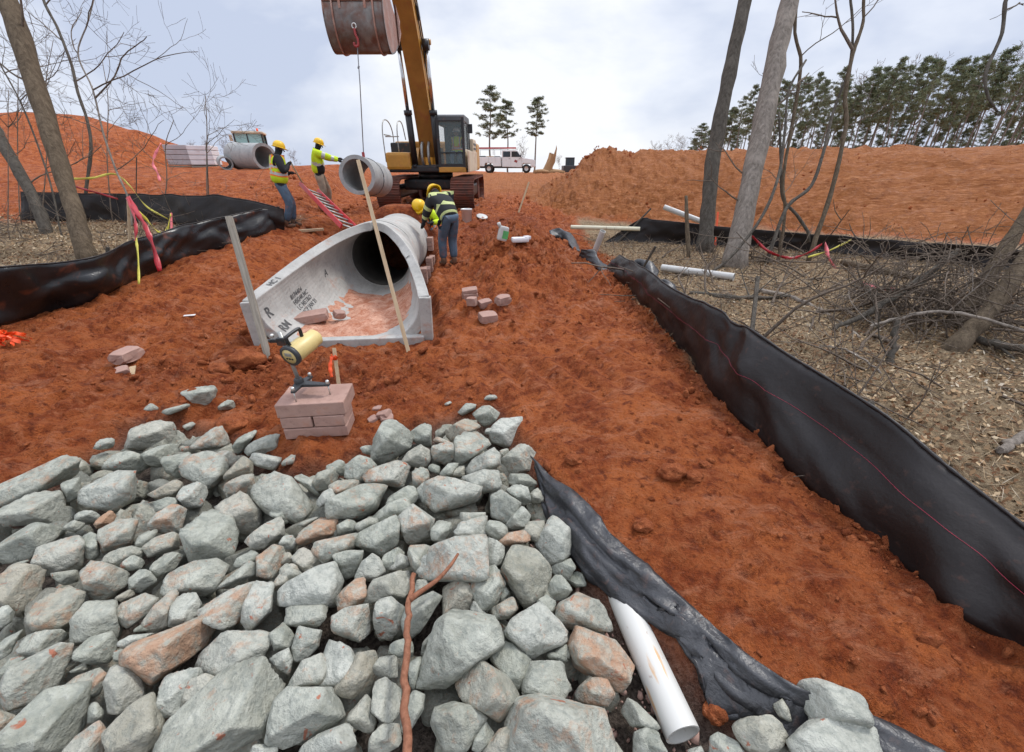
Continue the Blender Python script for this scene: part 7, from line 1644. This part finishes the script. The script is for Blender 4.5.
ribbon_obj('flagging_tape', [at(64, 182, 8.7), at(80, 188, 8.6), at(98, 193, 8.5), at(118, 199, 8.4)], .05, 'tape_r', None, 'red tape strung low between leaning trunk and saplings', 'tape', (0, 0, 1), 6, 'flagging tapes in the left woodland', .4)
ribbon_obj('flagging_tape', [at(161, 143, 8.2), at(155, 155, 8.2), at(153, 164, 8.2), at(157, 172, 8.2), at(160, 181, 8.2)], .06, 'tape_p', None, 'pink ribbon hanging from a bare twig against the red mound', 'tape', (1, 0, 0), 7, 'flagging tapes in the left woodland', .6)
p_ = on_ground(172, 236); stake('wooden_stake', 'short stake with pink and yellow flagging behind the silt fence', p_, at(171, 213, depth_of(p_)), .035, .02, 'tape_p')
ribbon_obj('flagging_tape', [at(752, 236, dB + .2), at(768, 251, dB + .1), at(790, 258, dB), at(808, 253, dB), at(822, 244, dB)], .055, 'tape_r', None, 'red tape sagging between the grey trunk and the saplings', 'tape', (0, 0, 1), 8, 'flagging tapes in the right woodland', .5)
ribbon_obj('flagging_tape', [at(825, 243, dB), at(830, 260, dB - .2), at(844, 277, dB - .4), at(866, 285, gdep(866, 291)), at(886, 289, gdep(886, 296)), at(905, 291, gdep(905, 299))], .075, 'tape_p', None, 'pink tape dropping from the saplings along the leaves', 'tape', (0, 0, 1), 9, 'flagging tapes in the right woodland', .6)
ribbon_obj('flagging_tape', [at(808, 257, dB), at(828, 251, dB), at(851, 240, dB + .2)], .04, 'tape_y', None, 'yellow tape end sticking out beside the saplings', 'tape', (0, 0, 1), 10, 'flagging tapes in the right woodland', .3)
p_ = on_ground(715, 247); stake('wooden_stake', 'orange-painted stake behind the slimmer dark trunk', p_, at(718, 212, depth_of(p_)), .04, .02, 'tape_o')
# ------------------------------------------------------------------ pines beyond the bank
def needle_mat():
    t = NT('pine_needles'); o = t.obj(); i = t.n('ShaderNodeObjectInfo'); n1 = t.noise(o, 1.1, 3, .6); 
    c = t.mix(t.ramp(n1, [(.3, 0.0), (.7, 1.0)]), (.115, .145, .078), (.255, .285, .17)); c = t.mix(t.math('MULTIPLY', i.outputs['Random'], .5), c, (.19, .20, .13)); return t.fin(c, .8, 0, .2)  # greens lightened: distance haze put into the needle colour
M['needles'] = needle_mat()
def pine_proto(seed, h=15.0, low=.35, dens=1.0, wid=2.3, sparse=False):
    rng = np.random.default_rng(seed); root = empty('pine_tree'); lean = rng.normal(0, .02, 2)
    mb = MB(); ax_ = [np.array([lean[0] * z + .12 * math.sin(z * .5 + seed), lean[1] * z, z]) for z in np.linspace(-.5, h, 12)]; mb.tube(ax_, np.linspace(.16 * h / 15, .03, 12), 7)
    V, F = [], []; nb = int((38 if not sparse else 30) * dens)
    for b in range(nb):
        t = low + (1 - low) * (b + rng.random()) / nb; z = t * h; az = rng.uniform(0, 6.28); prof_ = math.sin(math.pi * min(1, .18 + .86 * (1 - (t - low) / (1 - low)))) ; ln = wid * (.42 + .68 * (1 - (t - low) / (1 - low)) ** .9 * min(1, .5 + 2.2 * (t - low))) * rng.uniform(.55, 1.15) * (1 if t < .9 else .6)
        c0 = np.array([np.interp(z, [a[2] for a in ax_], [a[0] for a in ax_]), np.interp(z, [a[2] for a in ax_], [a[1] for a in ax_]), z]); d = np.array([math.cos(az), math.sin(az), rng.uniform(.05, .55)]); e = c0 + d * ln
        mb.tube([c0, c0 + d * ln * .5 + [0, 0, .1], e], [.024, .016, .008], 4, cap=False)
        for q in range(int((7 if not sparse else 5) * dens)):
            s = rng.uniform(.35, 1.05); cc = c0 + d * ln * s + rng.normal(0, .2, 3) * np.array([1, 1, .45]); rr = rng.uniform(.18, .42)
            for _ in range(26):
                a = rng.normal(0, 1, 3); a[2] = a[2] * .7 + .25; a /= np.linalg.norm(a); s_ = np.cross(a, rng.normal(0, 1, 3)); s_ /= np.linalg.norm(s_); w2 = rr * .085; i0 = len(V); tip = cc + a * rr
                V += [cc - s_ * w2 * .5, cc + s_ * w2 * .5, tip + s_ * w2, tip - s_ * w2]; F.append([i0, i0 + 1, i0 + 2, i0 + 3])
    mb.build('trunk', M['pine_bark'], root, fix=False); mesh_np('crown', V, F, M['needles'], root, False); return root
protos_p = [pine_proto(1, 15, .50, 1.1, 2.3), pine_proto(2, 16, .40, 1.2, 2.6), pine_proto(3, 14, .6, .85, 1.8, True), pine_proto(4, 11, .22, 1.1, 2.0), pine_proto(5, 9, .10, 1.1, 1.8)]
ORD = ['first', 'second', 'third', 'fourth', 'fifth', 'sixth', 'seventh', 'eighth', 'ninth', 'tenth', 'eleventh', 'twelfth', 'thirteenth', 'fourteenth', 'fifteenth', 'sixteenth', 'seventeenth', 'eighteenth', 'nineteenth', 'twentieth']
ORD += ['twenty-' + q for q in ORD[:9]] + ['thirtieth'] + ['thirty-' + q for q in ORD[:9]] + ['fortieth'] + ['forty-' + q for q in ORD[:9]] + ['fiftieth'] + ['fifty-' + q for q in ORD[:9]] + ['sixtieth'] + ['sixty-' + q for q in ORD[:9]] + ['seventieth']
rng = np.random.default_rng(15); spots = []
for k in range(70):
    u = 692 + (1050 - 692) * (k + rng.uniform(-.3, .3)) / 70; back = rng.random(); Y = rng.uniform(62, 78) if k % 2 else rng.uniform(78, 100)
    # the skyline drops towards the near end of the wood
    vt = np.interp(u, [694, 720, 760, 830, 900, 960, 1050], [124, 100, 84, 68, 56, 50, 42]) + rng.uniform(-8, 20) 
    spots.append((u, Y, vt))
used_p = set()
for k, (u, Y, vt) in enumerate(sorted(spots)):
    r = ray(u, 150); x = r[0] / r[1] * Y; zb = Hs(x, Y); top = at_y(u, vt, Y)[2]; hgt = top - zb; kind = int(rng.integers(0, 3)) if k % 4 else int(rng.integers(3, 5)); 
    if kind >= 3: hgt *= rng.uniform(.5, .75)
    pr = protos_p[kind]; h0 = [15, 16, 14, 11, 9][kind]; s = hgt / h0
    o = pr if kind not in used_p else dup(pr); used_p.add(kind); o.location = (x, Y, zb - .2); o.rotation_euler = (0, 0, rng.uniform(0, 6.28)); o.scale = (max(s, .75) * rng.uniform(.85, 1.1),) * 2 + (s,)
    look = ['tall open-crowned pine', 'tall full-crowned pine', 'thin sparse pine', 'bushy half-height pine', 'low bushy pine'][kind]
    tag(o, f'{look}, {ORD[k]} from the left in the wood behind the bank', 'pine tree', 'pines behind the orange bank')
for i, (u, vt, Y, kind, lab) in enumerate([(490, 86, 92, 1, 'tallest thin pine standing behind the white truck bed'), (508, 100, 96, 0, 'thin pine just right of the tallest one behind the truck'), (535, 97, 98, 0, 'lone thin pine behind the truck nose and stump')]):
    x = ray(u, 150)[0] / ray(u, 150)[1] * Y; zb = Hs(x, Y); top = at_y(u, vt, Y)[2]; s = (top - zb) / [15, 16, 14, 11, 9][kind]; o = dup(protos_p[kind]); o.location = (x, Y, zb - .2); o.rotation_euler = (0, 0, 2.1 * i + .5); o.scale = (s * 1.45, s * 1.45, s); tag(o, lab, 'pine tree', 'lone pines beyond the truck')
def bare_proto(seed, h):
    rng = np.random.default_rng(seed); root = empty('bare_tree'); mb = MB(); Q = [np.array([.12 * math.sin(z * .6 + seed), .1 * math.cos(z * .5), z]) for z in np.linspace(-.4, h, 9)]; mb.tube(Q, np.linspace(.14, .03, 9), 6); mb.build('trunk', M['barkB'], root, fix=False); mb = MB()
    for k in range(20): i = rng.integers(3, 9); az = rng.uniform(0, 6.28); grow(mb, Q[i], (math.cos(az), math.sin(az), rng.uniform(.8, 1.6)), h * rng.uniform(.2, .4), .05, 0, rng, 3, .6, 4, .3, (2, 4), .016)
    mb.build('crown', M['twig'], root, fix=False); return root
bp_ = [bare_proto(3, 10), bare_proto(4, 10), bare_proto(6, 10)]; used_b = set()
bs_ = [(700, 128, 105), (716, 118, 110), (740, 110, 108), (772, 100, 110), (800, 92, 108), (838, 80, 112), (862, 66, 110), (905, 70, 112), (948, 60, 108), (985, 66, 112), (1010, 58, 110), (655, 142, 120), (668, 139, 125), (682, 136, 118), (190, 142, 80), (206, 138, 85), (226, 140, 80), (415, 152, 110), (523, 140, 105), (560, 155, 120), (292, 150, 110)]
for k, (u, vt, Y) in enumerate(sorted(bs_)):
    x = ray(u, 150)[0] / ray(u, 150)[1] * Y; zb = Hs(x, Y); s = (at_y(u, vt, Y)[2] - zb) / 13.0; s = max(s, .25); kd = k % 3; o = bp_[kd] if kd not in used_b else dup(bp_[kd]); used_b.add(kd); o.location = (x, Y, zb - .2); o.rotation_euler = (0, 0, k * 1.7); o.scale = (s * 1.15, s * 1.15, s)
    tag(o, f'leafless grey tree on the skyline, {ORD[k]} from the left', 'bare tree', 'leafless trees on the skyline')
# ------------------------------------------------------------------ leaf litter, straw and loose soil
def leafmat(name, stops):
    t = NT(name); a = t.n('ShaderNodeVertexColor', layer_name='tone'); sp = t.n('ShaderNodeSeparateColor'); t.l(a.outputs['Color'], sp.inputs[0]); c = t.ramp(sp.outputs[0], stops); return t.fin(c, .85, 0, .2)
M['leaf'] = leafmat('dead_leaves', [(0, (.13, .062, .03)), (.3, (.27, .165, .088)), (.6, (.43, .31, .185)), (.85, (.47, .37, .245)), (1, (.54, .47, .37))])
def scatter_leaves(name, n, area, seed, size=(.03, .075), blade=False):
    rng = np.random.default_rng(seed); x = rng.uniform(*area[0], n * 2); y = area[1][0] + (area[1][1] - area[1][0]) * rng.random(n * 2) ** 1.5
    ok = np.where(x > 0, (x > RF(y) - .04) & (y < TOE(x) - .35), (x < LF(y) + .02) & (y < 10.2)); x, y = x[ok][:n], y[ok][:n]; n = len(x); z = H(x, y) + rng.uniform(.002, .022, n)
    az = rng.uniform(0, 6.28, n); ti = rng.normal(0, .45, n); ro = rng.normal(0, .5, n); L = rng.uniform(*size, n); W = L * (rng.uniform(.45, .8, n) if not blade else .022)
    ca_, sa_, ct, st_ = np.cos(az), np.sin(az), np.cos(ti), np.sin(ti)
    d = np.stack([ca_ * ct, sa_ * ct, np.abs(st_)], 1); sd = np.stack([-sa_ * np.cos(ro), ca_ * np.cos(ro), np.sin(ro)], 1); c = np.stack([x, y, z], 1); cu = (rng.uniform(-.1, .35, n) * L)[:, None] * np.array([0, 0, 1.0])
    V = np.stack([c - d * (L / 2)[:, None], c - sd * (W / 2)[:, None] + cu * .6, c + d * (L / 2)[:, None] + cu, c + sd * (W / 2)[:, None] + cu * .6], 1).reshape(-1, 3); F = np.arange(4 * n).reshape(n, 4)
    o = mesh_np(name, V, F, M['leaf'], None, False); cc = np.repeat(np.clip(rng.beta(1.1, 2.0, n) + .22 * fbm(x, y, 0, 1.1, 3, 5), 0, 1) if not blade else rng.uniform(.55, 1, n), 4); ca = o.data.color_attributes.new('tone', 'FLOAT_COLOR', 'POINT'); ca.data.foreach_set('color', np.stack([cc, cc, cc, np.ones_like(cc)], 1).astype(np.float32).ravel()); o['kind'] = 'stuff'
scatter_leaves('fallen_leaves', 62000, ((1.7, 9.5), (.8, 10.5)), 1, (.014, .044)); scatter_leaves('fallen_leaves', 20000, ((-14, -4.8), (3.4, 10.2)), 2, (.025, .06))
scatter_leaves('dry_grass', 24000, ((1.7, 8.5), (.8, 9.5)), 3, (.04, .16), True); scatter_leaves('dry_grass', 6000, ((-12, -4.8), (3.4, 10)), 4, (.08, .3), True)
def clods(name, n, fn, seed, smin, smax, m='soil', sub=2):
    rng = np.random.default_rng(seed); U, F0 = ico(sub); V, F, k = [], [], 0; shapes = []
    for q in range(8):
        rg_ = np.random.default_rng(300 + q); N = rg_.normal(0, 1, (11, 3)); N /= np.linalg.norm(N, axis=1)[:, None]; D = rg_.uniform(.6, 1, 11); qq = np.maximum(U @ N.T, 0) / D[None]; f = np.minimum(1.25, (qq ** 14).sum(1) ** (-1 / 14)) * (1 + .2 * fbm(U[:, 0] + q * 7, U[:, 1], U[:, 2], 1.9, 3, 40 + q)); shapes.append(U * f[:, None])
    X, Y, S = [], [], []
    while len(X) < n:
        x, y = fn(rng); X.append(x); Y.append(y); S.append(smin * (smax / smin) ** (rng.random() ** 2.6))
    Z = H(np.array(X), np.array(Y))
    for i in range(n):
        R = np.array(Euler(rng.uniform(0, 6.28, 3)).to_matrix()); v = (shapes[i % 8] * np.array([1, .8, .55]) * S[i]) @ R.T + np.array([X[i], Y[i], Z[i] + S[i] * .18]); V.append(v); F.append(F0 + k); k += len(v)
    o = mesh_np(name, np.concatenate(V), np.concatenate(F), M[m]); o['kind'] = 'stuff'
def f_corr(rng):
    while True:
        y = .6 + 8.5 * rng.random() ** 1.5; x = rng.uniform(-5.5, 1.9)
        if x > RF(y) - .05 or x < LF(y) + .1: continue
        if poly_sd(np.array([x]), np.array([y]), ROCK_POLY)[0] < .02: continue
        s = (x - AX0[0]) * AXD[0] + (y - AX0[1]) * AXD[1]; q = abs((x - AX0[0]) * AXN[0] + (y - AX0[1]) * AXN[1])
        if -.15 < s < 5.2 and q < 1.05: continue
        if vnoise(x * 1.1, y * 1.1, 0, 91) < rng.uniform(-.9, .3): continue
        return x, y
def f_spoil(rng):
    while True:
        if rng.random() < .55: x, y = rng.normal(.1, .75), rng.normal(7.4, 1.5)
        elif rng.random() < .6: x, y = rng.normal(-1.9, .9), rng.normal(3.15, .28)
        else: x, y = rng.uniform(-3.4, -2.9), rng.uniform(4, 8)
        s = (x - AX0[0]) * AXD[0] + (y - AX0[1]) * AXD[1]; q = abs((x - AX0[0]) * AXN[0] + (y - AX0[1]) * AXN[1])
        if -.15 < s < 5.2 and q < 1.0: continue
        if x < RF(y) - .1: return x, y
def f_edge(rng):
    y = rng.uniform(.8, 7.5); return RF(y) - abs(rng.normal(0, .16)) - .02, y
def f_bank(rng): x = rng.uniform(1.5, 18); return x, TOE(x) + rng.uniform(.2, 8)
def f_top(rng): return rng.uniform(1.6, 5.5), rng.uniform(18.0, 20.5)
def f_far(rng): return rng.uniform(-9, 1.5), rng.uniform(9, 18)
clods('soil_rubble', 2600, f_corr, 1, .004, .024); clods('soil_rubble', 1100, f_spoil, 2, .010, .075); clods('soil_rubble', 900, f_edge, 3, .006, .04); clods('soil_rubble', 350, f_bank, 4, .02, .07, 'soil', 1); clods('soil_rubble', 70, f_top, 5, .03, .13); clods('soil_rubble', 900, f_far, 6, .02, .14, 'soil', 1)
# gravel and grit round the pipe in the ditch
def f_grit(rng):
    while True:
        x, y = rng.uniform(.1, 1.1), rng.uniform(.45, 1.7)
        if poly_sd(np.array([x]), np.array([y]), ROCK_POLY)[0] < -.16: return x, y
clods('grit_gravel', 420, f_grit, 7, .006, .03, 'brick', 1)
for i, (u, v, s, lab) in enumerate([(672, 474, .055, 'large dirt clod on the smooth dirt in front of the long fence'), (694, 478, .04, 'second dirt clod beside the largest one before the long fence'), (705, 466, .03, 'smaller dirt clod farther from the sheeting beside two larger ones'), (643, 527, .035, 'dirt clod close to the crumpled sheeting edge'), (574, 461, .04, 'dirt clod near the far end of the crumpled sheeting'), (716, 713, .035, 'red dirt clod in the gap beside the plastic pipe'),
                               (247, 362, .12, 'big dirt lump at the foot of the grey leaning stake'), (222, 372, .08, 'dirt lump between the grey stone and the leaning stake'), (236, 428, .10, 'dirt lump above the back edge of the stone pile')]):
    p = on_ground(u, v); U, F0 = ico(4); f = 1 + .22 * fbm(U[:, 0] + i * 5, U[:, 1], U[:, 2], 1.7, 4, 60 + i) ; o = mesh_np('dirt_clod', U * f[:, None] * s * np.array([1.3, 1, .8]), F0, M['soil']); o.location = p + [0, 0, s * .2]; tag(o, lab, 'dirt clod', 'dirt clods on the bare soil')
